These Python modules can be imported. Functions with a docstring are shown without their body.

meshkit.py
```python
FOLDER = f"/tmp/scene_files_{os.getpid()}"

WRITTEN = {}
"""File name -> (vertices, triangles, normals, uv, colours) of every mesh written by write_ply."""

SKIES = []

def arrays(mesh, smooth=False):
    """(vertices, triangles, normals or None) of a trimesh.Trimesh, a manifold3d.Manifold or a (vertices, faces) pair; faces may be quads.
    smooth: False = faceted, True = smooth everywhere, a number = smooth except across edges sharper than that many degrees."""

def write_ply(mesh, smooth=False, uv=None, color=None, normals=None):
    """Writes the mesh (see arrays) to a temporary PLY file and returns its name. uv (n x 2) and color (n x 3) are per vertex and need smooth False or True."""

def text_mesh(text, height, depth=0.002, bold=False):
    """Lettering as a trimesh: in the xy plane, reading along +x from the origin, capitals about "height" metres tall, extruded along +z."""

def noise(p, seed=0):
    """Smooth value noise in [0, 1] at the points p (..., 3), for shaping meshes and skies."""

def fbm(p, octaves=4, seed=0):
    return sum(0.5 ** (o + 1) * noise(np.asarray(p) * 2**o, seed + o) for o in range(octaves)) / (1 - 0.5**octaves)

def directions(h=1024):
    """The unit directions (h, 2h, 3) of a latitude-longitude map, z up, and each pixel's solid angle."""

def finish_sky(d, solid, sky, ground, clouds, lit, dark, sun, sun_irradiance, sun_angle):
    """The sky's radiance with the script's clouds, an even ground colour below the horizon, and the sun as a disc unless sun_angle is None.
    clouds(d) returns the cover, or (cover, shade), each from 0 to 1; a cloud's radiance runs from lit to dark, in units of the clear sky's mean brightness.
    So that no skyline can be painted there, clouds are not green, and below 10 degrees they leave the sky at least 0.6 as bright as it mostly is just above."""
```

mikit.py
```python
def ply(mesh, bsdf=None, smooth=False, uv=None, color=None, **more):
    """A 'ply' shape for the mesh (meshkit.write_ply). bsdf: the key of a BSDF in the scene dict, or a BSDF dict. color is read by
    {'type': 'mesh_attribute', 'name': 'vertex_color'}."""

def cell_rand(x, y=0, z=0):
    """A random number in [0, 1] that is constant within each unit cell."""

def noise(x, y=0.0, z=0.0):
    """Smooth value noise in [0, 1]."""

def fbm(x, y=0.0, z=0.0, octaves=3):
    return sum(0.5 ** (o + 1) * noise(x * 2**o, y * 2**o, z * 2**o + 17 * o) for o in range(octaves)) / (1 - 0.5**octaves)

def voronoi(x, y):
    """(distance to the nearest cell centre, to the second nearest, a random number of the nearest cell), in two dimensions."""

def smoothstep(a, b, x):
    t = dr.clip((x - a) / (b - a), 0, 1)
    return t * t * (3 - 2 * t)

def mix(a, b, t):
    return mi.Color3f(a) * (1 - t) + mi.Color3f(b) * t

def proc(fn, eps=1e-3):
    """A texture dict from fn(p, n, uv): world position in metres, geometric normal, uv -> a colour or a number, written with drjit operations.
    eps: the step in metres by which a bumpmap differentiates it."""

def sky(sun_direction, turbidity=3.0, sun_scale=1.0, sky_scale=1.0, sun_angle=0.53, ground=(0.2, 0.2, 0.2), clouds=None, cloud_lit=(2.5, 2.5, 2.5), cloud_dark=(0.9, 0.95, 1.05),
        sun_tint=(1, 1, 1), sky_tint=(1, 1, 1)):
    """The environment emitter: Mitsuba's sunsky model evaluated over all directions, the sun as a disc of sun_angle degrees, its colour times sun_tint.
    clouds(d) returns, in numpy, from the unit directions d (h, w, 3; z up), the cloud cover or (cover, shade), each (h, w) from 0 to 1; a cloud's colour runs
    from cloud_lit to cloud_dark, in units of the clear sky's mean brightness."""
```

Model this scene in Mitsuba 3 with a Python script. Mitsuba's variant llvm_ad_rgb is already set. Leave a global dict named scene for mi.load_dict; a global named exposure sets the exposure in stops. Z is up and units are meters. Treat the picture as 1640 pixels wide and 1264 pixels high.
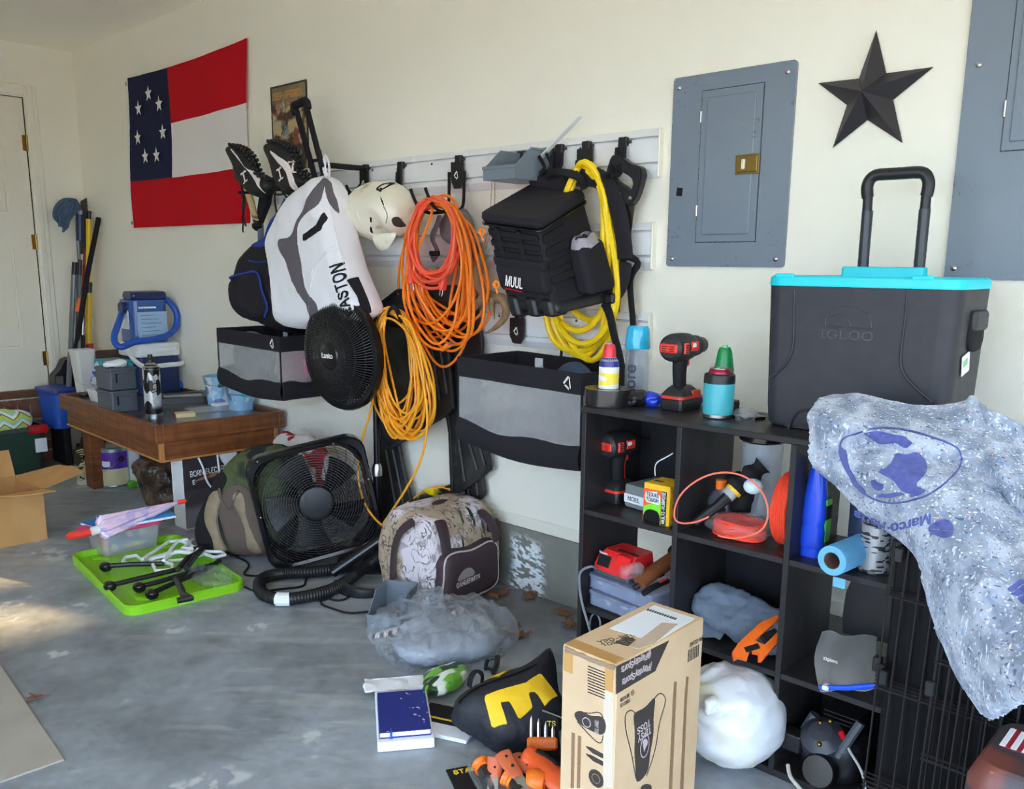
import math, numpy as np, trimesh, mitsuba as mi, drjit as dr, mikit, meshkit, manifold3d as m3
from shapely.geometry import Polygon, LineString, Point, box as sbox
from shapely.ops import unary_union
from scipy.interpolate import CubicSpline
from mikit import noise, fbm, voronoi, smoothstep, mix, cell_rand
T = mi.ScalarTransform4f
scene, labels = {}, {}

# ---------------------------------------------------------------- camera, sky, sun, exposure
FOC, PY = 1394.94, 697.57                       # focal length and principal row, in pixels of the 1640 x 1264 photograph
YAW, PITCH, ROLL = -.747265, .194949, -.0089123
CAM = np.array([0., -2.6, 1.354])
def axes():
    f = np.array([math.sin(YAW)*math.cos(PITCH), math.cos(YAW)*math.cos(PITCH), -math.sin(PITCH)])
    r = np.array([math.cos(YAW), -math.sin(YAW), 0]); d = np.cross(f, r); c, s = math.cos(ROLL), math.sin(ROLL)
    return np.stack([c*r+s*d, -s*r+c*d, f])
AX = axes()
scene['camera'] = {'type': 'perspective', 'fov': math.degrees(2*math.atan(820/FOC)), 'fov_axis': 'x', 'near_clip': .05, 'far_clip': 100.,
    'principal_point_offset_y': -(PY-632)/1264, 'to_world': T().look_at(origin=CAM.tolist(), target=(CAM+AX[2]).tolist(), up=(-AX[1]).tolist())}
SUN = np.array([-.90, -.30, .35])
scene['sky'] = mikit.sky(SUN, turbidity=3.2, sun_scale=.3, sun_angle=1.6, sky_scale=1.0, ground=(.43, .40, .34), sun_tint=(1, .93, .8), sky_tint=(.80, .95, 1.22),
    clouds=lambda d: meshkit.fbm(d*2.2+3.1, 4, 5)*.9, cloud_lit=(1.8, 2.0, 2.2), cloud_dark=(.95, 1.08, 1.22))
exposure = 5.4

# ---------------------------------------------------------------- helpers
def ray(px, py): return AX.T @ np.array([(px-820)/FOC, (py-PY)/FOC, 1])
def Wy(px, py, y=0.): d = ray(px, py); return CAM+d*((y-CAM[1])/d[1])      # the point of a picture position on the plane y
def Fz(px, py, z=0.): d = ray(px, py); return CAM+d*((z-CAM[2])/d[2])
def Lx(px, py, x): d = ray(px, py); return CAM+d*(x/d[0])
def S(r, g, b): return [(c/255/12.92 if c/255 <= .04045 else ((c/255+.055)/1.055)**2.4) for c in (r, g, b)]
def mat(name, col, rough=.5, metal=0., spec=.5, bump=None, **kw):
    if callable(col): bc = mikit.proc(col)
    elif isinstance(col, str): bc = {'type': 'mesh_attribute', 'name': 'vertex_color'}
    else: bc = {'type': 'rgb', 'value': S(*col)}
    b = {'type': 'principled', 'base_color': bc, 'roughness': rough if not callable(rough) else mikit.proc(rough), 'metallic': metal, 'specular': spec, **kw}
    if bump: b = {'type': 'bumpmap', 'tex': mikit.proc(bump[0], bump[2] if len(bump) > 2 else 1e-3), 'scale': bump[1], 'bsdf': b}
    scene['mat_'+name] = {'type': 'twosided', 'bsdf': b}
    return 'mat_'+name
_n = {}
def key(name):
    k = _n.get(name, 0); _n[name] = k+1
    return name if k == 0 else f'{name}_{k:03d}'
def put(k, mesh, m, smooth=35, **kw):
    if isinstance(mesh, list): mesh = cat(*mesh)
    if len(getattr(mesh, 'faces', [1])) == 0: raise ValueError('empty mesh '+k)
    scene[k] = mikit.ply(mesh, m, smooth=smooth, **kw); return k
def thing(name, label, c, group=None):
    k = key(name); labels[k] = {'label': label, 'category': c}
    if group: labels[k]['group'] = group
    return k
def part(par, name, mesh, m, label=None, smooth=35, stuff=False, **kw):
    k = key(par+'__'+name); put(k, mesh, m, smooth, **kw)
    if label: labels.setdefault(k, {})['label'] = label
    if stuff: labels.setdefault(k, {})['kind'] = 'stuff'
    return k
def parts(par, name, ms, m, label=None, **kw): return [part(par, name, q, m, label, **kw) for q in ms]
def solo(name, label, c, mesh, m, group=None, smooth=35, **kw):
    k = thing(name, label, c, group); put(k, mesh, m, smooth, **kw); return k
def struct(name, mesh, m, label=None, smooth=35, **kw):
    k = key(name); put(k, mesh, m, smooth, **kw); labels[k] = {'kind': 'structure'}
    if label: labels[k]['label'] = label
    return k
def tm(v, f): return trimesh.Trimesh(np.asarray(v, float), np.asarray(f, int), process=False)
def cat(*ms): return trimesh.util.concatenate([q for m in ms for q in (m if isinstance(m, (list, tuple)) else [m])])
def mv(m, loc=(0, 0, 0), rot=None, s=None):
    m = m.copy()
    if s is not None: m.vertices = m.vertices*np.asarray(s)
    if rot is not None: m.vertices = m.vertices @ rot.T
    m.vertices = m.vertices+np.asarray(loc, float); return m
def R(ax, deg):
    a = math.radians(deg); c, s = math.cos(a), math.sin(a)
    return np.array({'x': [[1, 0, 0], [0, c, -s], [0, s, c]], 'y': [[c, 0, s], [0, 1, 0], [-s, 0, c]], 'z': [[c, -s, 0], [s, c, 0], [0, 0, 1]]}[ax])
def basis(x, z):          # rotation whose columns are x, y and z, z kept
    z = np.asarray(z, float); z = z/np.linalg.norm(z); x = np.asarray(x, float); x = x-z*(x@z); x /= np.linalg.norm(x)
    return np.stack([x, np.cross(z, x), z], 1)
def hull(p): 
    h = trimesh.Trimesh(np.asarray(p, float)).convex_hull if len(p) < 4 else trimesh.convex.convex_hull(np.asarray(p, float)); return h
def bx(a, b, bev=0.):     # box between two corners, its edges chamfered
    a, b = np.minimum(a, b).astype(float), np.maximum(a, b).astype(float)
    bev = min(bev, .45*float((b-a).min()))
    if bev <= 0:
        m = trimesh.creation.box(extents=b-a); m.apply_translation((a+b)/2); return m
    P = []
    for i in range(8):
        s = [(i >> k) & 1 for k in range(3)]
        c = np.array([b[k] if s[k] else a[k] for k in range(3)]); e = np.array([-1 if s[k] else 1 for k in range(3)])*bev
        for k in range(3):
            q = c+e; q[k] = c[k]; P.append(q)
    return trimesh.convex.convex_hull(np.array(P))
def cbx(sx, sy, sz, bev=0.): return bx((-sx/2, -sy/2, -sz/2), (sx/2, sy/2, sz/2), bev)
def spl(p, n, closed=False):
    p = np.asarray(p, float)
    if closed: p = np.vstack([p, p[:1]])
    d = np.concatenate([[0], np.cumsum(np.linalg.norm(np.diff(p, axis=0), axis=1)+1e-9)])
    c = CubicSpline(d, p, bc_type='periodic' if closed else 'natural')
    return c(np.linspace(0, d[-1], n, endpoint=not closed))
def tube(p, r, n=6, closed=False, caps=True, flat=None, up=None):   # swept circle (or ellipse: flat = (wide, thick) with the wide axis near up)
    p = np.asarray(p, float); N = len(p)
    t = (np.roll(p, -1, 0)-np.roll(p, 1, 0)) if closed else np.gradient(p, axis=0)
    t /= np.linalg.norm(t, axis=1, keepdims=True)+1e-12
    u = np.asarray(up, float) if up is not None else (np.array([0, 0, 1.]) if abs(t[0, 2]) < .9 else np.array([1., 0, 0]))
    U = []
    for k in range(N):
        if up is not None and np.ndim(up) == 1: u = np.asarray(up, float)
        u = u-t[k]*(u@t[k]); u = u/(np.linalg.norm(u)+1e-12); U.append(u)
    U = np.array(U); W = np.cross(t, U); a = np.arange(n)*2*np.pi/n
    r = np.broadcast_to(np.asarray(r, float), (N,))
    k1, k2 = (flat if flat else (1, 1))
    v = p[:, None]+r[:, None, None]*(np.cos(a)[None, :, None]*U[:, None]*k1+np.sin(a)[None, :, None]*W[:, None]*k2)
    i, j = np.meshgrid(np.arange(N if closed else N-1), np.arange(n), indexing='ij'); i2 = (i+1) % N; j2 = (j+1) % n
    q = np.stack([i*n+j, i2*n+j, i2*n+j2, i*n+j2], -1).reshape(-1, 4)[:, ::-1]
    f = np.vstack([q[:, [0, 1, 2]], q[:, [0, 2, 3]]]); v = v.reshape(-1, 3)
    if not closed and caps:
        v = np.vstack([v, p[:1], p[-1:]]); c = np.arange(n)
        f = np.vstack([f, np.stack([c*0+N*n, c, (c+1) % n], 1)[:, ::-1], np.stack([c*0+N*n+1, (N-1)*n+(c+1) % n, (N-1)*n+c], 1)[:, ::-1]])
    m = tm(v, f); 
    return m
def cyl(a, b, r, r2=None, n=16): return tube(np.array([a, b], float), [r, r if r2 is None else r2], n)
def lathe(prof, n=24, ang=360.):     # profile of (radius, z) about z
    prof = np.asarray(prof, float); full = ang >= 360
    a = np.radians(np.linspace(0, ang, n, endpoint=not full)); N = len(prof); A = len(a)
    v = np.stack([prof[:, None, 0]*np.cos(a), prof[:, None, 0]*np.sin(a), np.repeat(prof[:, 1:2], A, 1)], -1).reshape(-1, 3)
    i, j = np.meshgrid(np.arange(N-1), np.arange(A if full else A-1), indexing='ij'); j2 = (j+1) % A
    q = np.stack([i*A+j, i*A+j2, (i+1)*A+j2, (i+1)*A+j], -1).reshape(-1, 4)
    m = tm(v, np.vstack([q[:, [0, 1, 2]], q[:, [0, 2, 3]]])); return m
def ext(poly, d, holes=None):        # polygon in xy extruded along +z
    if not hasattr(poly, 'geom_type'): poly = Polygon(poly, holes or [])
    if not poly.is_valid: poly = poly.buffer(0)
    return cat([trimesh.creation.extrude_polygon(g, d, engine='earcut') for g in getattr(poly, 'geoms', [poly]) if g.area > 1e-10])
def onwall(m, x=0, y=0, z=0): return mv(m, (x, y, z), np.array([[1, 0, 0], [0, 0, -1], [0, 1, 0.]]))   # xy drawing upright facing -y, its depth towards -y
def oncam(m, o, xdir, zdir=(0, 0, 1)):  # xy drawing with its x axis along xdir and y axis along zdir
    x = np.asarray(xdir, float); x = x/np.linalg.norm(x); y = np.asarray(zdir, float); y = y-x*(x@y); y /= np.linalg.norm(y)
    return mv(m, o, np.stack([x, y, np.cross(x, y)], 1))
def grid(P):                          # (nu, nv, 3) points to a sheet
    P = np.asarray(P, float); a, b = P.shape[:2]; i, j = np.meshgrid(np.arange(a-1), np.arange(b-1), indexing='ij')
    q = np.stack([i*b+j, (i+1)*b+j, (i+1)*b+j+1, i*b+j+1], -1).reshape(-1, 4)
    return tm(P.reshape(-1, 3), np.vstack([q[:, [0, 1, 2]], q[:, [0, 2, 3]]]))
def thick(P, t):                      # closed sheet of thickness t from a grid of points
    P = np.asarray(P, float); du = np.gradient(P, axis=0); dv = np.gradient(P, axis=1); n = np.cross(du, dv); n /= np.linalg.norm(n, axis=-1, keepdims=True)+1e-12
    A, B = P+n*t/2, P-n*t/2; a, b = P.shape[:2]; m1 = grid(A); m2 = grid(B); m2.faces = m2.faces[:, ::-1]
    e = [i*b for i in range(a)], [i*b+b-1 for i in range(a)], list(range(b)), [(a-1)*b+j for j in range(b)]
    f = []; N = a*b
    for s, L in zip((1, -1, -1, 1), e):
        for p, q in zip(L[:-1], L[1:]): f += [[p, q, q+N], [p, q+N, p+N]] if s > 0 else [[p, q+N, q], [p, p+N, q+N]]
    return tm(np.vstack([m1.vertices, m2.vertices]), np.vstack([m1.faces, m2.faces+N, f]))
def loft(loops, caps=True):           # closed loops of equal length, joined one to the next
    L = np.asarray(loops, float); N, n = L.shape[:2]; i, j = np.meshgrid(np.arange(N-1), np.arange(n), indexing='ij'); j2 = (j+1) % n
    q = np.stack([i*n+j, i*n+j2, (i+1)*n+j2, (i+1)*n+j], -1).reshape(-1, 4); v = L.reshape(-1, 3); f = np.vstack([q[:, [0, 1, 2]], q[:, [0, 2, 3]]])
    if caps:
        v = np.vstack([v, L[0].mean(0), L[-1].mean(0)]); c = np.arange(n)
        f = np.vstack([f, np.stack([c*0+N*n, (c+1) % n, c], 1), np.stack([c*0+N*n+1, (N-1)*n+c, (N-1)*n+(c+1) % n], 1)])
    return tm(v, f)
def rrect(w, h, r, n=6):               # rounded rectangle loop, centred
    r = min(r, w/2-1e-6, h/2-1e-6); o = []
    for k, (cx, cy) in enumerate(((w/2-r, h/2-r), (-w/2+r, h/2-r), (-w/2+r, -h/2+r), (w/2-r, -h/2+r))):
        for i in range(n+1):
            a = math.pi/2*(k+i/n); o.append((cx+r*math.cos(a), cy+r*math.sin(a)))
    return np.array(o)
def lift(loop, z): return np.column_stack([loop, np.full(len(loop), z)])
def rbox(w, d, h, r, e=.01, n=5):      # upright box with rounded plan corners and softened top and bottom edges, base at z=0
    L = []
    for z, k in ((0, e), (e*.3, e*.3), (e, 0), (h-e, 0), (h-e*.3, e*.3), (h, e)): L.append(lift(rrect(w-2*k, d-2*k, max(r-k, .001), n), z))
    return loft(L)
def superq(rx, ry, rz, p=2.6, nu=28, nv=18):   # pillow-like closed body
    u = np.linspace(0, 2*np.pi, nu, endpoint=False); v = np.linspace(-np.pi/2+.02, np.pi/2-.02, nv); e = 2/p
    sg = lambda x: np.sign(x)*np.abs(x)**e
    return loft([np.column_stack([rx*sg(np.cos(b))*sg(np.cos(u)), ry*sg(np.cos(b))*sg(np.sin(u)), np.full(nu, rz*sg(np.sin(b)))]) for b in v])
def rough(m, amp, sc, seed=0, oct=3):  # pushes vertices along their normals by noise
    m = m.copy(); m.vertices = m.vertices+np.array(m.vertex_normals)*((meshkit.fbm(np.array(m.vertices)*sc+seed*7.3, oct, seed)-.5)*2*amp)[:, None]; return m
def crumple(m, amp, sc, seed=0):       # sharp creases, as in thin film
    m = m.copy(); p = np.array(m.vertices)*sc+seed*5.1; n = sum((1-np.abs(2*meshkit.noise(p*2**o, seed+o)-1))*.55**o for o in range(4))/2; m.vertices = m.vertices+np.array(m.vertex_normals)*((n-.55)*2*amp)[:, None]; return m
def fine(m, n=1):
    for _ in range(n): m = m.subdivide()
    return m
def text(s, h, o, xdir, zdir=(0, 0, 1), d=.0015, bold=False, center=False, w=None):
    m = meshkit.text_mesh(s, h, d, bold)
    if w: m.vertices[:, 0] *= w/max(m.vertices[:, 0].max(), 1e-6)
    if center: m.vertices[:, 0] -= m.vertices[:, 0].mean()
    return oncam(m, o, xdir, zdir)
rng = np.random.default_rng(7)

def PW(l, y): return [tuple(Wy(a, b, y)[[0, 2]]) for a, b in l]      # outline on a plane parallel to the wall, as (x, z)
def plate(l, y, d): return onwall(ext(Polygon(PW(l, y)), d), 0, y, 0)  # that outline as a plate d thick in front of y
class Frame:                           # a drawing plane standing in the room: origin, x axis, z axis, out = towards the viewer's side
    def __init__(s, o, x=(1, 0, 0), z=(0, 0, 1)):
        s.o = np.asarray(o, float); s.x = np.asarray(x, float)/np.linalg.norm(x); z = np.asarray(z, float); z = z-s.x*(s.x@z); s.z = z/np.linalg.norm(z); s.n = np.cross(s.x, s.z)
    def uv(s, l):
        o = []
        for a, b in l:
            d = ray(a, b); q = CAM+d*(((s.o-CAM)@s.n)/(d@s.n))-s.o; o.append((q@s.x, q@s.z))
        return np.array(o)
    def w(s, u, v, h=0.): return s.o+np.multiply.outer(u, s.x)+np.multiply.outer(v, s.z)+np.multiply.outer(h, s.n)
    def place(s, m): return mv(m, s.o, np.stack([s.x, s.z, s.n], 1))
def smooth_loop(l, n=80, k=None): return spl(l, n, True)
def tri_poly(poly, res):
    from scipy.spatial import Delaunay
    from shapely import contains_xy, distance, points
    x0, y0, x1, y1 = poly.bounds; gx, gy = np.meshgrid(np.arange(x0, x1, res), np.arange(y0, y1, res*.87)); gx = gx+((np.arange(len(gx)) % 2)*res/2)[:, None]
    g = np.column_stack([gx.ravel(), gy.ravel()]); g = g[contains_xy(poly.buffer(-res*.45), g[:, 0], g[:, 1])]
    B = []
    for rg in [poly.exterior, *poly.interiors]:
        n = max(6, int(rg.length/res)); B += [rg.interpolate(t, normalized=True).coords[0] for t in np.linspace(0, 1, n, endpoint=False)]
    B = np.array(B); P = np.vstack([B, g]); t = Delaunay(P).simplices; c = P[t].mean(1); t = t[contains_xy(poly, c[:, 0], c[:, 1])]
    a, b, c = P[t[:, 0]], P[t[:, 1]], P[t[:, 2]]; ar = (b-a)[:, 0]*(c-a)[:, 1]-(b-a)[:, 1]*(c-a)[:, 0]
    t = np.where((ar > 0)[:, None], t, t[:, ::-1])[np.abs(ar) > 1e-9]
    d = distance(points(P), poly.boundary); d[:len(B)] = 0
    return P, t, d
def dome(d, H, r): q = np.clip(d/r, 0, 1); return H*np.sqrt(np.maximum(1-(1-q)**2, 0))
class Puff:                            # a soft body: outline in a frame, domed in front and behind
    def __init__(s, fr, outline, front, back, r=.06, res=.015, wr=.0, wsc=12, seed=0, bumps=()):
        s.fr, s.poly, s.H, s.r, s.wr, s.wsc, s.seed, s.bumps = fr, (outline if hasattr(outline, 'geom_type') else Polygon(outline)).buffer(0), front, r, wr, wsc, seed, bumps
        P, t, d = tri_poly(s.poly, res); N = len(P)
        f = s.h(P, d); b = -dome(d, back, min(r, back*1.2))
        v = np.vstack([fr.w(P[:, 0], P[:, 1], f), fr.w(P[:, 0], P[:, 1], b)]); s.mesh = tm(v, np.vstack([t, t[:, ::-1]+N])); s.mesh.merge_vertices()
    def h(s, P, d=None):
        from shapely import distance, points
        P = np.asarray(P, float)
        if d is None: d = distance(points(P), s.poly.boundary)
        h = dome(d, s.H, s.r); w = np.clip(d/s.r, 0, 1)
        for (x, y, rx, ry, a) in s.bumps: h = h+a*w*np.exp(-((P[:, 0]-x)/rx)**2-((P[:, 1]-y)/ry)**2)
        if s.wr: h = h+s.wr*w*(meshkit.fbm(np.column_stack([P*s.wsc, np.full(len(P), s.seed*3.7)]), 3, s.seed)-.5)*2
        return h
    def at(s, l):                      # picture positions to the drawing coordinates of the front surface that is seen there
        o = []
        for a, b in l:
            d = ray(a, b); h = 0.
            for _ in range(7):
                q = CAM+d*(((s.fr.o+s.fr.n*h-CAM)@s.fr.n)/(d@s.fr.n))-s.fr.o; u = np.array([q@s.fr.x, q@s.fr.z]); h = .5*h+.5*float(s.h(u[None])[0])*float(__import__('shapely').contains_xy(s.poly, *u))
            o.append(u)
        return np.array(o)
    def drape(s, outline, off=.002, t=None, res=.012, puff=0., r=.02):   # a piece lying on the front of the body
        poly = (outline if hasattr(outline, 'geom_type') else Polygon(outline)).buffer(0).intersection(s.poly.buffer(-.001)); ms = []
        for g in getattr(poly, 'geoms', [poly]):
            if g.area < 1e-6: continue
            P, f, d = tri_poly(g, min(res, max(.002, math.sqrt(g.area)/5))); h = s.h(P)+off+(dome(d, puff, r) if puff else 0); N = len(P); tt = t or off
            v = np.vstack([s.fr.w(P[:, 0], P[:, 1], h), s.fr.w(P[:, 0], P[:, 1], h-tt-(dome(d, puff, r) if puff else 0))])
            e = trimesh.Trimesh(np.column_stack([P, P[:, 0]*0]), f, process=False); ed = np.sort(e.edges, 1); u, ix, ct = np.unique(ed, axis=0, return_index=True, return_counts=True)
            bd = e.edges[ix[ct == 1]]; side = np.vstack([np.column_stack([bd[:, 0], bd[:, 1]+N, bd[:, 1]])[:, ::-1][:, [0, 1, 2]], np.column_stack([bd[:, 0], bd[:, 0]+N, bd[:, 1]+N])[:, ::-1]]) if len(bd) else np.zeros((0, 3), int)
            ms.append(tm(v, np.vstack([f, f[:, ::-1]+N, side])))
        return cat(ms)
    def line(s, pts, rad=.003, n=40, off=0., closed=False, sides=6):
        p = spl(pts, n, closed); return tube(s.fr.w(p[:, 0], p[:, 1], s.h(p)+off), rad, sides, closed)
    def lettering(s, txt, h, at, ang=0, bold=True, w=None, off=.002):
        m = meshkit.text_mesh(txt, h, .001, bold); 
        if w: m.vertices[:, 0] *= w/m.vertices[:, 0].max()
        m = tm(*trimesh.remesh.subdivide_to_size(m.vertices, m.faces, max(.008, h*.25)))
        a = math.radians(ang); p = m.vertices[:, :2] @ np.array([[math.cos(a), math.sin(a)], [-math.sin(a), math.cos(a)]])+np.asarray(at); 
        return tm(s.fr.w(p[:, 0], p[:, 1], s.h(p)+off+m.vertices[:, 2]), m.faces)

def warp(m, c):                        # unit-cube mesh into the box with corners c[(a, b, c)] given as 8 points: a along x, b away from the viewer, c up
    m = m.copy(); c = np.asarray(c, float).reshape(2, 2, 2, 3); p = m.vertices; a, b, h = p[:, :1], p[:, 1:2], p[:, 2:3]; L = lambda u, v, t: u*(1-t)+v*t
    m.vertices = L(L(L(c[0, 0, 0], c[1, 0, 0], a), L(c[0, 1, 0], c[1, 1, 0], a), b), L(L(c[0, 0, 1], c[1, 0, 1], a), L(c[0, 1, 1], c[1, 1, 1], a), b), h); return m
def ubox(a0, a1, b0, b1, c0, c1, r=.0, e=.0, n=5):   # rounded block inside the unit cube
    if r <= 0: return fine(bx((a0, b0, c0), (a1, b1, c1), e), 2)
    L = []; w, d = a1-a0, b1-b0
    for z, k in ((c0, e), (c0+e*.3, e*.3), (c0+e, 0), ((c0+c1)/2, 0), (c1-e, 0), (c1-e*.3, e*.3), (c1, e)): L.append(lift(rrect(w-2*k, d-2*k, max(r-k, .002), n)+((a0+a1)/2, (b0+b1)/2), z))
    return loft(L)
# ---------------------------------------------------------------- materials
WHITE = mat('wall_paint', lambda p, n, uv: mi.Color3f(*S(238, 234, 220))*(.95+.05*fbm(p.x*1.3, p.z*1.3, p.y*1.3)), .75, spec=.3, bump=(lambda p, n, uv: fbm(p.x*120, p.z*120, p.y*120, 2), .0009))
def floor_col(p, n, uv):
    a = fbm(p.x*1.1, p.y*1.1, 3.); b = fbm(p.x*5, p.y*5, 1., 4); c = fbm(p.x*30+p.y*8, p.y*30, 2., 3); st = fbm(p.x*3+p.y*2.2, p.y*16-p.x*14, 9., 4)
    base = mix(S(118, 123, 127), S(154, 161, 167), smoothstep(.3, .7, a*.5+b*.5))
    base = mix(base, S(92, 86, 78), .7*smoothstep(.5, .75, fbm(p.x*.9+7, p.y*.9, 5.)))
    base = mix(base, S(176, 178, 176), .45*smoothstep(.52, .74, st)*smoothstep(.38, .6, a))
    base = mix(base, S(205, 206, 203), .55*smoothstep(.68, .76, b)*smoothstep(.42, .55, c))
    return base*(.88+.24*c)
CONCRETE = mat('concrete', floor_col, lambda p, n, uv: .34+.3*fbm(p.x*4, p.y*4, 0.), spec=.5, bump=(lambda p, n, uv: fbm(p.x*40, p.y*40, 0., 4), .0035))
def curb_col(p, n, uv):
    b = fbm(p.x*9, p.z*9, p.y*9, 4)
    c = mix(S(108, 108, 100), S(142, 141, 132), b); q = dr.maximum(dr.abs(p.x+2.31)/.10, dr.abs(p.z-.10)/.13)
    return mix(c, S(226, 230, 234), smoothstep(1.15, .6, q+.5*(fbm(p.x*14, p.z*14, 0., 3)-.5))*smoothstep(.42, .56, fbm(p.x*55+p.z*30, p.z*90, 0., 3)))
CURB = mat('curb_concrete', curb_col, .85, spec=.3, bump=(lambda p, n, uv: fbm(p.x*60, p.z*60, p.y*60, 3), .002))
def wood_col(p, n, uv):
    g = fbm(p.x*4+p.z*1.2, p.y*4, p.z*60, 4); s = fbm(p.x*40, p.y*40, p.z*8, 2)
    return mix(S(98, 54, 26), S(128, 74, 38), smoothstep(.25, .75, g*.6+s*.4))
WOOD = mat('stained_wood', wood_col, .45, spec=.45)
TRIM = mat('white_trim', (232, 228, 214), .45, spec=.4)
DOORW = mat('door_white', (232, 226, 210), .4, spec=.4)
PVC = mat('slat_white', (222, 223, 224), .4, spec=.4)
PVCLINE = mat('slat_groove', (120, 120, 120), .6)
BLACK = mat('black_plastic', (26, 26, 29), .42)
BLACKM = mat('black_matte', (24, 24, 27), .75, spec=.3)
BLACKG = mat('black_gloss', (18, 18, 20), .18)
STEEL = mat('steel', (190, 190, 192), .3, 1.)
BRASS = mat('brass', (150, 118, 58), .35, 1.)
GREYMETAL = mat('panel_grey', lambda p, n, uv: mix(S(112, 123, 136), S(122, 132, 144), fbm(p.x*3, p.z*3, 1.))*(1-.3*smoothstep(.86, .9, noise(p.x*130, p.z*130, 3.))*smoothstep(.6, .75, noise(p.x*9, p.z*9, 8.))), .42, spec=.45)
WPAPER = mat('white_paper', (225, 228, 232), .7)
GRIME = mat('dark_line', (60, 56, 46), .8)

# ---------------------------------------------------------------- the room
XL, XR, YB, ZC = -6.558, 2.3, -4.2, 2.75
struct('floor', bx((XL-.2, YB-.1, -.15), (XR+.12, .12, 0)), CONCRETE, 'stained grey concrete garage floor', smooth=False)
ZS = .275
struct('wall_back', bx((XL-.2, 0, ZS), (XR+.12, .12, ZC)), WHITE, 'cream white painted garage wall', smooth=False)
struct('trim_1', bx((XL, -.006, ZS-.002), (XR, .0, ZS+.048), .002), TRIM, 'white skirting strip along the foot of the painted wall')
struct('baseboard_back', bx((XL, -.012, 0), (XR, .11, ZS-.003)), CURB, 'grey concrete kerb below the painted wall', smooth=False)
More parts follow.
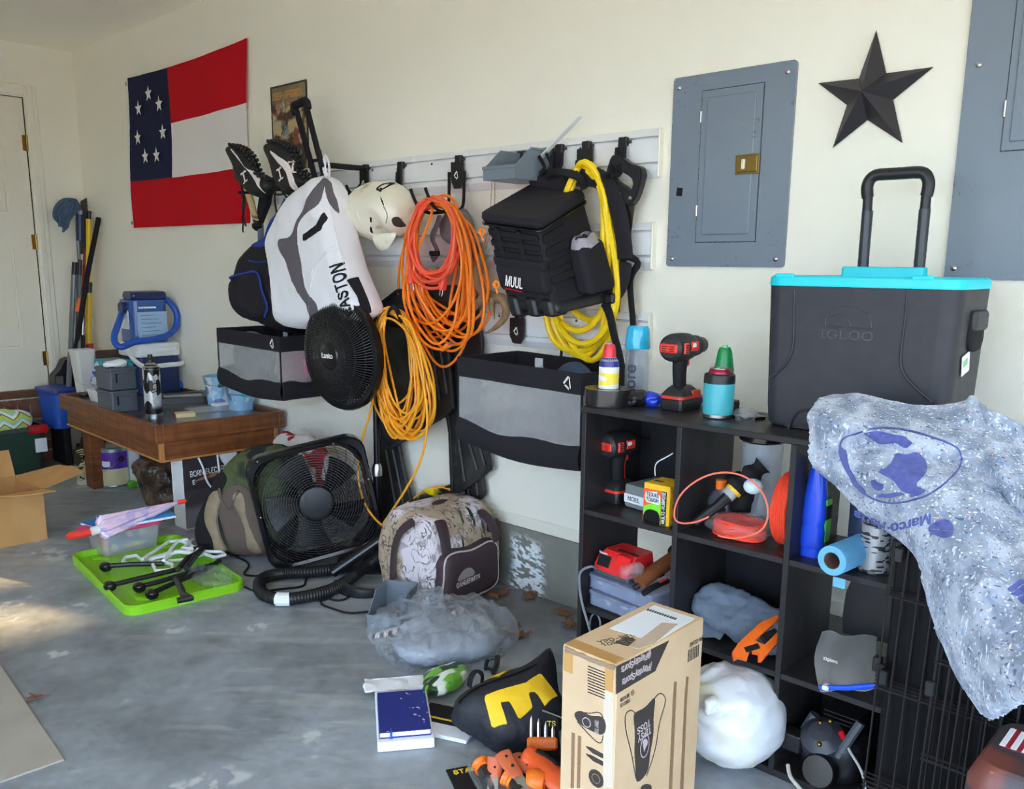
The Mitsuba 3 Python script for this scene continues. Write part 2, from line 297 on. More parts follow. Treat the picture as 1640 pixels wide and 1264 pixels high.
# left wall with the house door opening
DY0, DY1, DZ0, DZ1 = -1.15, -.336, .462, 2.411       # opening: y from DY0 to DY1
WY0, WY1, WZ0, WZ1 = -2.88, -2.22, .84, 1.32         # small side window, out of the picture, through which the sun falls
struct('wall_left', [bx((XL-.12, DY1, 0), (XL, .0, ZC)), bx((XL-.12, DY0, DZ1), (XL, DY1, ZC)), bx((XL-.12, WY1, 0), (XL, DY0, ZC)), bx((XL-.12, YB, 0), (XL, WY0, ZC)), bx((XL-.12, WY0, 0), (XL, WY1, WZ0)), bx((XL-.12, WY0, WZ1), (XL, WY1, ZC)), bx((XL-.12, DY0, 0), (XL, DY1, DZ0-.05))], WHITE, 'painted end wall with the white door', smooth=False)
struct('wall_front', [bx((XL-.2, YB-.1, 0), (-2.5, YB, ZC)), bx((2.2, YB-.1, 0), (XR+.12, YB, ZC)), bx((-2.5, YB-.1, 2.3), (2.2, YB, ZC))], WHITE, smooth=False)
struct('wall_right', [bx((XR, -1.0, 0), (XR+.12, .12, ZC)), bx((XR, YB, 2.3), (XR+.12, -1.0, ZC)), bx((XR, YB, 0), (XR+.12, YB+.15, 2.3))], WHITE, smooth=False)
struct('ceiling', bx((XL-.2, YB-.1, ZC), (XR+.12, .12, ZC+.1)), WHITE, smooth=False)
struct('window_1', [bx((XL-.09, WY0, WZ0), (XL-.03, WY0+.03, WZ1)), bx((XL-.09, WY1-.03, WZ0), (XL-.03, WY1, WZ1)), bx((XL-.09, WY0, WZ0), (XL-.03, WY1, WZ0+.03)), bx((XL-.09, WY0, WZ1-.03), (XL-.03, WY1, WZ1)), bx((XL-.08, WY0, 1.05), (XL-.04, WY1, 1.15)), bx((XL-.08, -2.49, 1.10), (XL-.04, WY1, WZ1)), bx((XL-.08, WY0, WZ0), (XL-.04, -2.47, 1.08))], TRIM)
# house door
d = struct('door_1', bx((XL-.055, DY0+.004, DZ0), (XL-.012, DY1-.006, DZ1-.004), .002), DOORW, 'white panelled house door')
for (ya, yb, za, zb) in ((DY1-.35, DY1-.12, 1.62, 2.12), (DY1-.35, DY1-.12, .72, 1.45), (DY0+.12, DY0+.34, 1.62, 2.12), (DY0+.12, DY0+.34, .72, 1.45)):
    fr = ext(Polygon([(ya, za), (yb, za), (yb, zb), (ya, zb)]).difference(Polygon([(ya+.03, za+.03), (yb-.03, za+.03), (yb-.03, zb-.03), (ya+.03, zb-.03)])), .006)
    part(d, 'raised_panel', cat(mv(fr, (XL-.012, 0, 0), np.array([[0, 0, 1], [1, 0, 0], [0, 1, 0.]])), bx((XL-.013, ya+.045, za+.045), (XL-.006, yb-.045, zb-.045), .004)), DOORW)
for z in (2.12, 1.47, .67):
    part(d, 'hinge', cat(cyl((XL-.004, DY1-.004, z-.05), (XL-.004, DY1-.004, z+.05), .007, n=8), bx((XL-.011, DY1-.03, z-.05), (XL-.009, DY1-.004, z+.05))), BRASS)
part(d, 'seal', bx((XL-.02, DY1-.0065, DZ0), (XL-.0115, DY1-.0005, DZ1)), GRIME)
part(d, 'seal', bx((XL-.02, DY0, DZ1-.004), (XL-.0115, DY1, DZ1+.0005)), GRIME)
for n_, (a, b) in enumerate((((XL, DY1, DZ0-.05), (XL+.018, DY1+.078, DZ1+.078)), ((XL, DY0-.078, DZ0-.05), (XL+.018, DY0, DZ1+.078)), ((XL, DY0, DZ1), (XL+.018, DY1, DZ1+.078)))):
    c = cat(bx(a, b, .004), bx(np.array(a)+(0, .012, 0) if n_ < 2 else np.array(a)+(0, 0, .012), np.array(b)+(.007, -.03, 0) if n_ < 2 else np.array(b)+(.007, 0, -.03), .004))
    struct('trim_2', c, TRIM, 'white door casing')
struct('trim_3', bx((XL-.05, DY0-.08, DZ0-.05), (XL+.035, DY1+.03, DZ0), .004), mat('threshold_wood', (100, 66, 42), .6), 'dark wooden door threshold')
# brick step under the door: rowlock course on top of running bricks
MORTAR = mat('mortar', (150, 138, 122), .9)
BR = [mat('brick_red', (112, 66, 56), .85), mat('brick_dark', (92, 66, 62), .85), mat('brick_brown', (104, 72, 64), .85)]
step = struct('trim_4', bx((XL, -1.75, 0), (XL+.24, DY1+.02, .395)), MORTAR, 'brick step below the house door', smooth=False)
for k in range(17):
    y = DY1+.005-k*.079
    part(step, 'brick', bx((XL+.05, y-.066, .301), (XL+.255, y, .405), .004), BR[k*7 % 3 if k % 4 else 0])
for row in range(4):
    for k in range(6):
        y = DY1+.012-k*.225-(row % 2)*.11
        part(step, 'brick', bx((XL+.05, max(y-.21, -1.74), .222-row*.073), (XL+.252, y, .284-row*.073), .004), BR[(k*5+row*2) % 3])
# ---------------------------------------------------------------- on the wall: flag, poster, star, panels, slat rails
RED = mat('flag_red', (190, 14, 30), .8, spec=.2); NAVY = mat('flag_navy', (32, 36, 66), .8, spec=.2); FWH = mat('flag_white', (226, 222, 220), .8, spec=.2)
def flagpt(u, v):           # u along the flag from the heading, v up from the hem
    a, b, c, e = np.array([-5.705, 2.470]), np.array([-4.292, 2.487]), np.array([-4.362, 1.557]), np.array([-5.764, 1.560])
    p = ((1-u)*(1-v))[..., None]*e+(u*(1-v))[..., None]*c+(u*v)[..., None]*b+((1-u)*v)[..., None]*a
    p[..., 1] -= .02*np.sin(np.pi*u)*v
    y = -.014-.006*np.sin(u*23+v*3)*(.3+.7*(1-v))-.006*np.sin(v*6+u*4)
    return np.stack([p[..., 0], y, p[..., 1]], -1)
def cloth(u0, u1, v0, v1, n=26, m=20):
    u, v = np.meshgrid(np.linspace(u0, u1, n), np.linspace(v0, v1, m), indexing='ij'); return thick(flagpt(u, v), .0015)
fl = thing('flag', 'red, white and navy cloth flag with seven white stars pinned to the wall', 'flag')
UC = .385
part(fl, 'canton', cloth(0, UC, .316, 1), NAVY, 'navy blue canton')
for v0, v1, u0, m_ in ((.66, 1, UC, RED), (.316, .66, UC, FWH), (0, .316, 0, RED)): part(fl, 'stripe', cloth(u0, 1, v0, v1), m_)
part(fl, 'heading', cloth(-.024, 0, 0, 1, 4), FWH, 'white heading strip')
for v in (.035, .965):
    p = flagpt(np.array(-.012), np.array(v)); part(fl, 'grommet', mv(lathe([(.006, 0), (.011, .001), (.011, .003), (.006, .003), (.006, 0)], 12), p+(0, -.001, 0), R('x', 90)), BRASS)
for (px, py) in ((239, 150), (256, 167), (223, 174), (262, 212), (222, 221), (234, 251), (252, 249)):
    q = Wy(px, py, -.022); pts = [(.047*(1 if k % 2 == 0 else .4)*math.sin(k*math.pi/5), .047*(1 if k % 2 == 0 else .4)*math.cos(k*math.pi/5)) for k in range(10)]
    part(fl, 'star', onwall(ext(pts, .0012), q[0], -.0275, q[2]), FWH)
# poster
def poster_col(p, n, uv):
    u, v = p.x*9, p.z*9; a = fbm(u*2.2, v*2.2, 4., 4); b = fbm(u*3+9, v*3, 1., 3); c = voronoi(u*2.6, v*2.2)[2]
    col = mix(S(66, 44, 34), S(176, 158, 120), smoothstep(.42, .62, a)); col = mix(col, S(88, 120, 128), smoothstep(.6, .7, b)*.8)
    col = mix(col, S(150, 60, 52), smoothstep(.62, .68, fbm(u*2, v*2, 8., 3))*.7); col = mix(col, S(206, 196, 170), smoothstep(.8, .95, c)*smoothstep(.45, .6, a)*.8)
    return mix(col, S(120, 108, 84), smoothstep(2.12, 2.16, p.z)*.8)
po = thing('poster', 'small aged wall poster with a western riding scene behind the black pull handle', 'poster')
part(po, 'print', onwall(ext([(-4.098, 1.80), (-3.79, 1.80), (-3.79, 2.218), (-4.098, 2.218)], .004), 0, -.001, 0), mat('poster_print', poster_col, .5))
part(po, 'frame', onwall(ext(Polygon([(-4.102, 1.796), (-3.786, 1.796), (-3.786, 2.222), (-4.102, 2.222)]).difference(sbox(-4.094, 1.804, -3.794, 2.214)), .006), 0, -.001, 0), mat('poster_edge', (58, 46, 38), .6))
part(po, 'title', text('DEEP-SPRINGS', .034, (-4.085, -.0055, 2.155), (1, 0, 0), w=.26, bold=True), mat('poster_title', (196, 140, 70), .6), 'tan lettering')
# barn star
so = [PW([q], -.008)[0] for q in ((1403, 48), (1419, 117), (1495, 107), (1430, 160), (1445, 229), (1389, 192), (1333, 237), (1356, 168), (1310, 133), (1375, 125.5))]
sc_ = np.mean(so, 0); V = [(x, -.006, z) for x, z in so]+[(sc_[0]-.006, -.062, sc_[1]+.004), (sc_[0], -.006, sc_[1])]
V = np.array(V); F = []
for k in range(10): F += [[k, 10, (k+1) % 10], [k, (k+1) % 10, 11]]
solo('barn_star', 'black five-pointed metal barn star hung above the tall pull handle', 'wall star', tm(V, F), mat('star_black', (50, 46, 50), .5, .3), smooth=False)
# electrical panels
ep = thing('electrical_panel', 'grey breaker panel with a small door and brass latch on the wall', 'breaker panel')
x0, x1, z0, z1 = -1.686, -1.258, 1.349, 1.957
part(ep, 'cover', onwall(ext(Polygon(rrect(x1-x0, z1-z0, .012)+((x0+x1)/2, (z0+z1)/2)), .010), 0, 0, 0), GREYMETAL)
dd = part(ep, 'door', cat(onwall(ext(sbox(-1.573, 1.430, -1.360, 1.903), .003), 0, -.010, 0), bx((-1.551, -.018, 1.452), (-1.381, -.012, 1.881), .004)), GREYMETAL)
part(ep, 'door_gap', onwall(ext(sbox(-1.576, 1.427, -1.357, 1.906).difference(sbox(-1.5735, 1.4295, -1.3595, 1.9035)), .0012), 0, -.010, 0), mat('panel_gap', (62, 68, 76), .6))
part(dd, 'latch', cat(bx((-1.432, -.024, 1.642), (-1.362, -.017, 1.690), .002), bx((-1.438, -.0205, 1.636), (-1.356, -.0165, 1.696), .001)), mat('latch_bronze', (136, 112, 58), .35, .7), 'brass latch')
part(dd, 'latch_switch', bx((-1.414, -.029, 1.651), (-1.402, -.022, 1.681), .002), mat('cream', (226, 216, 190), .5))
for z in (1.53, 1.825): part(dd, 'hinge', cyl((-1.575, -.013, z-.017), (-1.575, -.013, z+.017), .0045, n=8), STEEL)
for (x, z) in ((-1.663, 1.925), (-1.285, 1.925), (-1.663, 1.375), (-1.285, 1.375)): part(ep, 'screw', mv(lathe([(0, .006), (.004, .0055), (.0075, .003), (.008, 0)], 10)[0] if False else lathe([(.0001, .006), (.004, .0055), (.0075, .003), (.008, 0)], 10), (x, -.010, z), R('x', 90)), STEEL)
part(ep, 'tape_square', oncam(cbx(.022, .026, .001), (-1.645, -.0108, 1.594), (1, 0, -.12)), BLACKM, 'black square of tape')
bp = thing('electrical_panel', 'large grey breaker panel at the right edge beside the black barn star', 'breaker panel')
part(bp, 'cover', bx((-.787, -.010, 1.322), (-.30, -.0005, 2.36)), GREYMETAL)
dd = part(bp, 'door', cat(bx((-.679, -.013, 1.652), (-.42, -.009, 2.26)), bx((-.662, -.018, 1.672), (-.44, -.012, 2.24), .004)), GREYMETAL)
part(bp, 'door_gap', onwall(ext(sbox(-.682, 1.649, -.417, 2.263).difference(sbox(-.6795, 1.6515, -.4195, 2.2605)), .0012), 0, -.010, 0), 'mat_panel_gap')
for z in (1.755, 2.1): part(dd, 'hinge', cyl((-.681, -.013, z-.02), (-.681, -.013, z+.02), .0045, n=8), STEEL)
for (x, z) in ((-.755, 1.872), (-.764, 1.352), (-.33, 1.352), (-.33, 1.872)): part(bp, 'screw', mv(lathe([(.0001, .006), (.004, .0055), (.0075, .003), (.008, 0)], 10), (x, -.010, z), R('x', 90)), STEEL)
# slat rails
def rail(x0, x1, z1, label, joint):
    h = .165; z = lambda f: z1-h*f
    prof = [(0, z(0)), (-.008, z(0)), (-.026, z(.15)), (-.028, z(.17)), (-.004, z(.175)), (-.004, z(.215)), (-.026, z(.22)), (-.027, z(.68)), (-.004, z(.685)), (-.004, z(.72)), (-.026, z(.73)), (-.026, z(.83)), (-.008, z(1)), (0, z(1))]
    k = thing('wall_slat_rail', label, 'slat rail')
    for a, b in ((x0, joint-.001), (joint+.001, x1)):
        m = ext(prof, b-a); part(k, 'slat_panel', mv(m, (a, 0, 0), np.array([[0, 0, 1], [1, 0, 0], [0, 1, 0.]])), PVC, smooth=20)
    for x in np.arange(x0+.1, x1, .4): part(k, 'screw', mv(lathe([(.0001, .003), (.004, .0025), (.0055, 0)], 8), (x, -.027, z(.27)), R('x', 90)), mat('screw_dark', (90, 84, 78), .5, .6) if 'mat_screw_dark' not in scene else 'mat_screw_dark')
    part(k, 'end_cap', bx((x1, -.027, z(.98)), (x1+.007, 0, z(.02)), .003), TRIM)
    return k
rail(-4.16, -1.728, 1.808, 'topmost white slatted storage rail on the wall', -3.0)
rail(-4.16, -1.742, 1.499, 'white slatted rail at the middle of three, behind the helmet and cords', -3.0)
rail(-4.16, -1.742, 1.190, 'lowest white slatted rail, just above the mesh baskets', -3.0)
# ---------------------------------------------------------------- hooks on the rails
def logo(o, h=.03): return [oncam(ext(Polygon(q), .0012), o, (1, 0, 0)) for q in ([(0, h*.55), (-h*.5, -h*.05), (-h*.38, -h*.16), (.002, h*.33)], [(-h*.36, -h*.25), (h*.1, -h*.6), (h*.08, -h*.4), (-h*.22, -h*.18)], [(h*.06, h*.5), (h*.2, -h*.5), (h*.3, -h*.4), (h*.14, h*.45)])]
def wallhook(label, x, ztop, plate_h, prongs=(), w=.07, mark=True, group=None):
    k = thing('wall_hook', label, 'hook', group)
    part(k, 'clip', [bx((x-.018, -.045, ztop-.03), (x+.018, -.026, ztop), .003), bx((x+.015, -.043, ztop-.022), (x+.03, -.028, ztop-.012), .002)], BLACK)
    pl = Polygon([(-w/2, 0), (w/2, 0), (w/2, -plate_h*.7), (w/4, -plate_h), (-w/4, -plate_h), (-w/2, -plate_h*.7)])
    part(k, 'plate', onwall(ext(pl, .008), x, -.040, ztop-.026), BLACK)
    if mark: part(k, 'emblem', logo((x, -.0495, ztop-.026-plate_h*.5)), FWH, 'white arrow emblem')
    for p in prongs: part(k, 'prong', tube(spl(p, 26), .0065, 8), BLACKM)
    return k
LIT = 1.785
def U(x, z1, zb, out, tip, sx=0): return [(x, -.05, z1), (x, -.052, zb+.05), (x+sx*.3, -.06, zb+.012), (x+sx*.6, -.12, zb-.01), (x+sx, -out*.8, zb), (x+sx, -out, zb+tip)]
wallhook('black two-pronged wall hook holding the red and orange extension cords', -2.685, LIT, .105, [U(-2.728, 1.72, 1.565, .26, .075), U(-2.640, 1.72, 1.565, .26, .075)])
wallhook('black wall hook holding the yellow hose above the black cooler pack', -2.024, LIT, .105, [U(-2.055, 1.72, 1.64, .13, .03), U(-1.995, 1.72, 1.64, .13, .03)])
wallhook('slim black hook between the grey bins and the yellow hose', -2.150, LIT, .075, [U(-2.168, 1.75, 1.69, .13, .045), U(-2.125, 1.75, 1.69, .14, .05)], .03, False)
wallhook('slim black hook holding the hand saw', -1.863, LIT, .09, [U(-1.880, 1.75, 1.66, .09, .03), U(-1.846, 1.75, 1.66, .09, .03)], .03, False)
wallhook('small black hook behind the white batting helmet', -3.05, LIT, .08, [U(-3.06, 1.74, 1.66, .12, .03)], .03, False)
k = wallhook('long black bar hook carrying the white bat bag', -3.300, 1.79, .12, [[(-3.325, -.05, 1.70), (-3.325, -.09, 1.665), (-3.33, -.14, 1.66), (-3.33, -.16, 1.69)], [(-3.275, -.05, 1.70), (-3.275, -.09, 1.665), (-3.28, -.14, 1.66), (-3.28, -.16, 1.69)]], .06, True)
part(k, 'bar', [tube([(-3.30, -.03, 1.772), (-3.20, -.34, 1.757)], .012, 8), tube(spl([(-3.20, -.335, 1.75), (-3.20, -.35, 1.78), (-3.20, -.36, 1.815)], 8), .012, 8)], BLACKM)
k = wallhook('black two-arm hook carrying the black sports shoes', -3.90, 1.79, .06, [], .05, False)
for dx in (-.16, .14): part(k, 'arm', tube(spl([(-3.90, -.04, 1.75), (-3.90+dx*.8, -.12, 1.70), (-3.90+dx, -.24, 1.69)], 14), .007, 8), BLACKM)
wallhook('black emblem hook holding the right-hand mesh basket', -2.345, 1.168, .10, [], .075)
wallhook('black emblem hook holding the left-hand mesh basket', -3.62, 1.168, .10, [], .075)
k = wallhook('black hook holding the yellow-orange extension cord', -3.02, 1.168, .05, [U(-3.0, 1.13, 1.09, .20, .05), U(-2.95, 1.13, 1.09, .20, .05)], .05, False)
k = wallhook('black double hook low on the wall beside the right-hand mesh basket', -2.66, 1.16, .09, [U(-2.68, 1.1, 1.02, .09, .03), U(-2.64, 1.1, 1.02, .09, .03)], .05, False)
# ---------------------------------------------------------------- hanging things, left group
BAGW = mat('bag_white', (228, 226, 230), .7, spec=.3, bump=(lambda p, n, uv: fbm(p.x*22, p.z*22, p.y*22, 3), .006)); BAGG = mat('bag_grey', (96, 90, 96), .75, spec=.3)
FAB = mat('black_fabric', (34, 32, 38), .8, spec=.25, sheen=.3, bump=(lambda p, n, uv: fbm(p.x*30, p.z*30, p.y*30, 3), .004)); BLUEF = mat('blue_fabric', (34, 60, 150), .7)
BRMESH = mat('brown_mesh', (92, 80, 78), .8)
fe = Frame((0, -.30, 0)); fe_ = Frame((0, -.375, 0))
bag = thing('bat_bag', 'white and grey upright bat bag with black lettering hanging from the bar hook', 'sports bag')
P = Puff(fe, smooth_loop(fe.uv([(526, 281), (505, 290), (478, 312), (456, 348), (442, 385), (447, 425), (453, 470), (460, 518), (478, 527), (530, 522), (575, 517), (600, 500), (594, 478), (576, 436), (560, 385), (548, 335), (536, 294)]), 90), .10, .10, .085, .016, .012, 14, 3)
part(bag, 'body', P.mesh, BAGW, smooth=60)
part(bag, 'side_band', P.drape(spl(P.at([(527, 281), (518, 286), (503, 303), (490, 328), (477, 352), (472, 367), (464, 380), (447, 388), (449, 400), (456, 413), (466, 440), (482, 474), (497, 505), (505, 524), (520, 521), (508, 489), (494, 471), (485, 440), (481, 413), (477, 389), (477, 363), (484, 349), (496, 338), (513, 323), (522, 297), (534, 312), (541, 330), (554, 380), (560, 384), (548, 335), (536, 294)]), 150), .004), BAGG, 'dark grey curved band', smooth=60)
part(bag, 'emblem', P.drape(P.at([(486.5, 376), (508, 360), (511, 354), (535, 340.5), (540, 351), (515, 364), (516, 368), (487, 387)]), .005), BLACKM, 'black stepped emblem')
a, a2 = P.at([(570, 503), (553, 420)]); part(bag, 'lettering', P.lettering('EASTON', .045, a, math.degrees(math.atan2(*(a2-a)[::-1])), w=float(np.linalg.norm(a2-a)), off=.005), BLACKM, 'black lettering')
part(bag, 'corner_guard', P.drape(P.at([(569.7, 448), (577, 443), (584, 450), (597, 486), (599, 500), (588, 508), (579, 489), (577, 474)]), .008), BLACKM)
parts(bag, 'seam', [P.line(P.at(l), .0022, 30, .002) for l in ([(497, 500), (500, 450), (512, 420), (545, 398)], [(500, 460), (502, 430), (516, 411), (547, 393)], [(520, 300), (528, 330), (540, 380), (552, 430)])], BAGW)
part(bag, 'top_loop', tube(spl([Wy(524, 284, -.33), Wy(519, 266, -.335), Wy(523, 252, -.345), Wy(527, 266, -.34), Wy(527, 284, -.335)], 20), .012, 8, flat=(1, .4)), BAGW)
hd = part(bag, 'pull_handle', [tube([Wy(475, 178, -.20), Wy(506, 290, -.24)], .0135, 8), tube([Wy(490, 168, -.20), Wy(520, 285, -.24)], .0135, 8), tube([Wy(500, 258, -.23), Wy(511, 256, -.23)], .007, 6)], BLACKM, 'black telescoping handle')
part(hd, 'grip', tube(spl([Wy(473, 182, -.2), Wy(471, 171, -.2), Wy(480, 166, -.2), Wy(490, 162, -.2), Wy(493, 174, -.2)], 16), .018, 8), BLACKM)
# navy and black bat pack
fb = Frame((0, -.16, 0)); fb_ = Frame((0, -.23, 0))
bp2 = thing('backpack', 'small black and blue backpack hanging left of the white bat bag', 'backpack')
P = Puff(fb, smooth_loop(fb.uv([(425, 384), (410, 396), (397, 414), (390, 436), (383, 450), (383, 470), (387, 492), (397, 508), (420, 517), (450, 530), (475, 530), (490, 500), (485, 440), (470, 395), (446, 380)]), 70), .10, .06, .09, .014, .006, 16, 5)
part(bp2, 'body', P.mesh, FAB, smooth=60)
part(bp2, 'front_pocket', P.drape(smooth_loop(P.at([(384, 448), (400, 437), (416, 440), (422, 464), (431, 494), (428, 507), (398, 501), (386, 485)]), 50), .004, puff=.025, r=.04), FAB, smooth=60)
part(bp2, 'piping', P.line(P.at([(383.5, 447), (401, 436.5), (417, 439), (423, 463), (432, 493), (428, 508)]), .006, 60, .012), BLUEF, 'blue piping')
part(bp2, 'yoke', P.drape(smooth_loop(P.at([(416, 389), (436, 386), (447, 393), (452, 420), (458, 452), (453, 455), (444, 425), (438, 397), (414, 396)]), 50), .006), BLUEF, 'blue yoke strip', smooth=60)
part(bp2, 'back_pad', P.drape(smooth_loop(P.at([(436, 454), (447, 440), (459, 470), (461, 488), (441, 490)]), 40), .005), BRMESH, 'brown ribbed pad')
part(bp2, 'zip', P.line(P.at([(399, 417), (415, 420), (432, 418)]), .003, 30, .003), BLUEF)
parts(bp2, 'strap', [tube(spl([Wy(424, 386, -.12), Wy(430, 365, -.14), Wy(447, 340, -.18), Wy(456, 322, -.2)], 20), .016, 8, flat=(1, .3)), tube(spl([Wy(400, 412, -.12), Wy(392, 422, -.12), Wy(387, 432, -.12)], 8), .004, 6)], BLUEF)
# bats
k = thing('baseball_bat', 'bat with a beige taped handle standing out of the blue pack under the shoes', 'bat')
a, b = Wy(396, 300, -.14), Wy(411, 358, -.14)
part(k, 'handle', tube(np.linspace(a, b, 8), np.linspace(.021, .015, 8), 10), mat('tape_beige', lambda p, n, uv: mix(S(206, 180, 132), S(40, 36, 34), smoothstep(.5, .56, dr.abs(dr.sin(p.z*150+p.x*60)))*smoothstep(1.60, 1.56, p.z)), .8), 'beige tape wrap')
part(k, 'knob', tube([b, b+(.004, 0, -.02), b+(.006, 0, -.028)], [.024, .026, .014], 12), BLACKM)
part(k, 'barrel', tube(np.linspace(b+(.004, .02, 0), Wy(418, 392, -.12), 5), .016, 8), mat('grey_web', (92, 104, 122), .6))
k = thing('baseball_bat', 'black bat beside the taped one, under the hanging shoes', 'bat')
part(k, 'barrel', tube([Wy(428, 302, -.10), Wy(424, 325, -.1), Wy(414, 362, -.11)], [.033, .032, .018], 12), BLACKM); part(k, 'knob', tube([Wy(414, 362, -.11), Wy(412.5, 368, -.11)], [.024, .022], 10), BLACK)
# shoes
RUB = mat('shoe_rubber', (24, 24, 26), .6, bump=(lambda p, n, uv: noise(p.x*160, p.z*160, p.y*160), .003)); SHW = mat('shoe_white', (226, 214, 212), .6)
def shoe(label, y, outline, swoosh, marks, studs):
    f = Frame((0, y, 0)); k = thing('turf_shoe', label, 'shoe', None); P = Puff(f, smooth_loop(f.uv(outline), 80), .045, .045, .05, .011, .003, 30, 2)
    part(k, 'upper', P.mesh, RUB, smooth=60); part(k, 'side_stripe', P.drape(spl(P.at(swoosh), 60, True), .003), SHW, 'white side stripe', smooth=60)
    for (mx, my, an) in marks:
        c = P.at([(mx, my)])[0]; s = .017; q = []
        for sg in (-1, 1): q += [ext(Polygon([(-.022, sg*.020), (.022, sg*.020), (.018, sg*.028), (.008, sg*.028), (0, sg*.024), (-.008, sg*.028), (-.018, sg*.028)]), .001)]
        q += [bx((-.005, -.02, 0), (.005, .02, .001))]; m = mv(cat(q), (0, 0, 0), R('z', an)); uv_ = m.vertices[:, :2]+c
        part(k, 'emblem', tm(f.w(uv_[:, 0], uv_[:, 1], P.h(uv_)+.0035+m.vertices[:, 2]), m.faces), SHW)
    s = spl(f.uv(studs), 15); st = []
    for i, (u, v) in enumerate(s):
        for w_ in (-.022, 0, .022): st.append(mv(trimesh.creation.icosphere(1, .009), f.w(u, v, w_)))
    part(k, 'stud', st, RUB, stuff=True)
    return k, f
sh, f1 = shoe('black sports shoe with a white stripe hung toe up beside the flag', -.25, [(367.5, 237), (376, 232), (388.5, 237), (400, 247), (407, 260), (411, 273), (423, 284), (435.5, 289), (437, 301), (430, 313), (421, 316), (408, 314), (391, 298), (384, 289.6), (380, 271), (373, 255)],
    [(370, 238), (383, 254), (397, 271), (417, 288), (430, 311), (422.7, 308), (407, 287), (386, 260)], [(392, 284, 24)], [(374, 232), (389, 237), (400, 247), (407, 259), (412, 273), (423, 284), (435, 288)])
parts(sh, 'lace', [tube(spl([Wy(386, 296, -.24), Wy(389, 320, -.24), Wy(388, 345, -.24), Wy(390, 372, -.24)], 20)+np.array([.004*math.sin(i*1.3) for i in range(20)])[:, None]*(1, 0, 0), .004, 6), tube(spl([Wy(386, 296, -.23), Wy(392, 322, -.23), Wy(390, 350, -.23), Wy(394, 362, -.23)], 20), .004, 6)], mat('lace_black', (30, 26, 28), .8))
sh, f1 = shoe('black sports shoe with a white stripe hung toe up in front of the poster', -.27, [(428.4, 233), (434, 228), (448, 227), (462.5, 234), (474, 247), (479, 268), (492, 284), (497, 292), (485, 305), (474, 312), (465, 314), (452.6, 302), (444, 287), (439, 267), (432, 250)],
    [(433, 242), (445.5, 250), (462.5, 262.5), (468, 278), (474, 295), (482.5, 306), (477, 307), (464, 294), (458, 275), (440, 253)], [(450, 279, 18), (472, 268, 8)], [(436, 227), (448, 227), (462, 234), (474, 247), (480, 268), (492, 283), (497, 291)])
parts(sh, 'lace', [tube(spl([Wy(438, 310, -.24), Wy(446, 312, -.24), Wy(455, 308, -.24), Wy(447, 300, -.24), Wy(440, 312, -.24), Wy(443, 340, -.22), Wy(442, 378, -.2)], 30), .0045, 6), tube(spl([Wy(452, 306, -.25), Wy(460, 316, -.25), Wy(468, 308, -.25)], 12), .005, 6)], 'mat_lace_black')
# batting helmet
HEL = mat('helmet_white', lambda p, n, uv: mix(S(224, 218, 198), S(176, 160, 120), smoothstep(.62, .85, fbm(p.x*14, p.z*14, p.y*14, 4))), .25, spec=.5, clearcoat=.5, clearcoat_gloss=.8)
fh = Frame((0, -.13, 0)); fh_ = Frame((0, -.25, 0)); hm = thing('batting_helmet', 'scuffed white batting helmet hanging from the top rail', 'helmet')
P = Puff(fh, smooth_loop(fh.uv([(568.7, 340), (573, 318), (583, 302), (598, 292), (616, 289), (636, 293), (650, 304), (658.5, 322), (661, 346), (656, 368), (645, 380), (636, 375), (628, 381), (612, 388), (596, 384), (583, 375), (573, 359)]), 80), .15, .05, .17, .012)
part(hm, 'shell', P.mesh, HEL, smooth=60)
bl = smooth_loop(fh.uv([(598, 380), (612, 378), (630, 374), (634, 378), (628, 388), (623, 398), (614, 402), (604, 399), (599, 390)]), 40)
g = Polygon(bl); Pb = Puff(Frame((0, -.205, 0), z=(0, -.25, 1)), Frame((0, -.205, 0), z=(0, -.25, 1)).uv([(596, 376), (612, 374), (636, 372), (632, 382), (627, 390), (622, 398), (613, 402), (604, 398), (599, 390)]), .012, .012, .03, .01)
part(hm, 'bill', Pb.mesh, HEL, smooth=60)
for q in ([(610, 315), (613, 322), (615.5, 329), (613.5, 328), (610.5, 321)], [(593, 348), (595.5, 349), (595.5, 357), (593, 355)], [(593, 363), (596, 365), (597.5, 374), (594, 372)]): part(hm, 'vent', P.drape(P.at(q), .0015), BLACKM, 'black vent slot')
part(hm, 'vent_groove', P.line(P.at([(614, 330), (620, 345), (618, 358)]), .0025, 20, 0), mat('helmet_shade', (150, 142, 120), .5))
q = smooth_loop(P.at([(645, 351), (650, 348), (653, 355), (652, 364), (647, 364), (644.5, 357)]), 24); part(hm, 'ear_hole', P.drape(q, .002), mat('hole_brown', (58, 48, 42), .8), 'dark ear hole')
part(hm, 'emblem', P.lettering('Q', .036, P.at([(600, 304)])[0], -8, w=.044, off=.003), BLACKM, 'black emblem')
part(hm, 'edge_trim', P.line(P.at([(572, 335), (577, 352), (590, 372), (600, 378)]), .003, 30, .001), HEL)
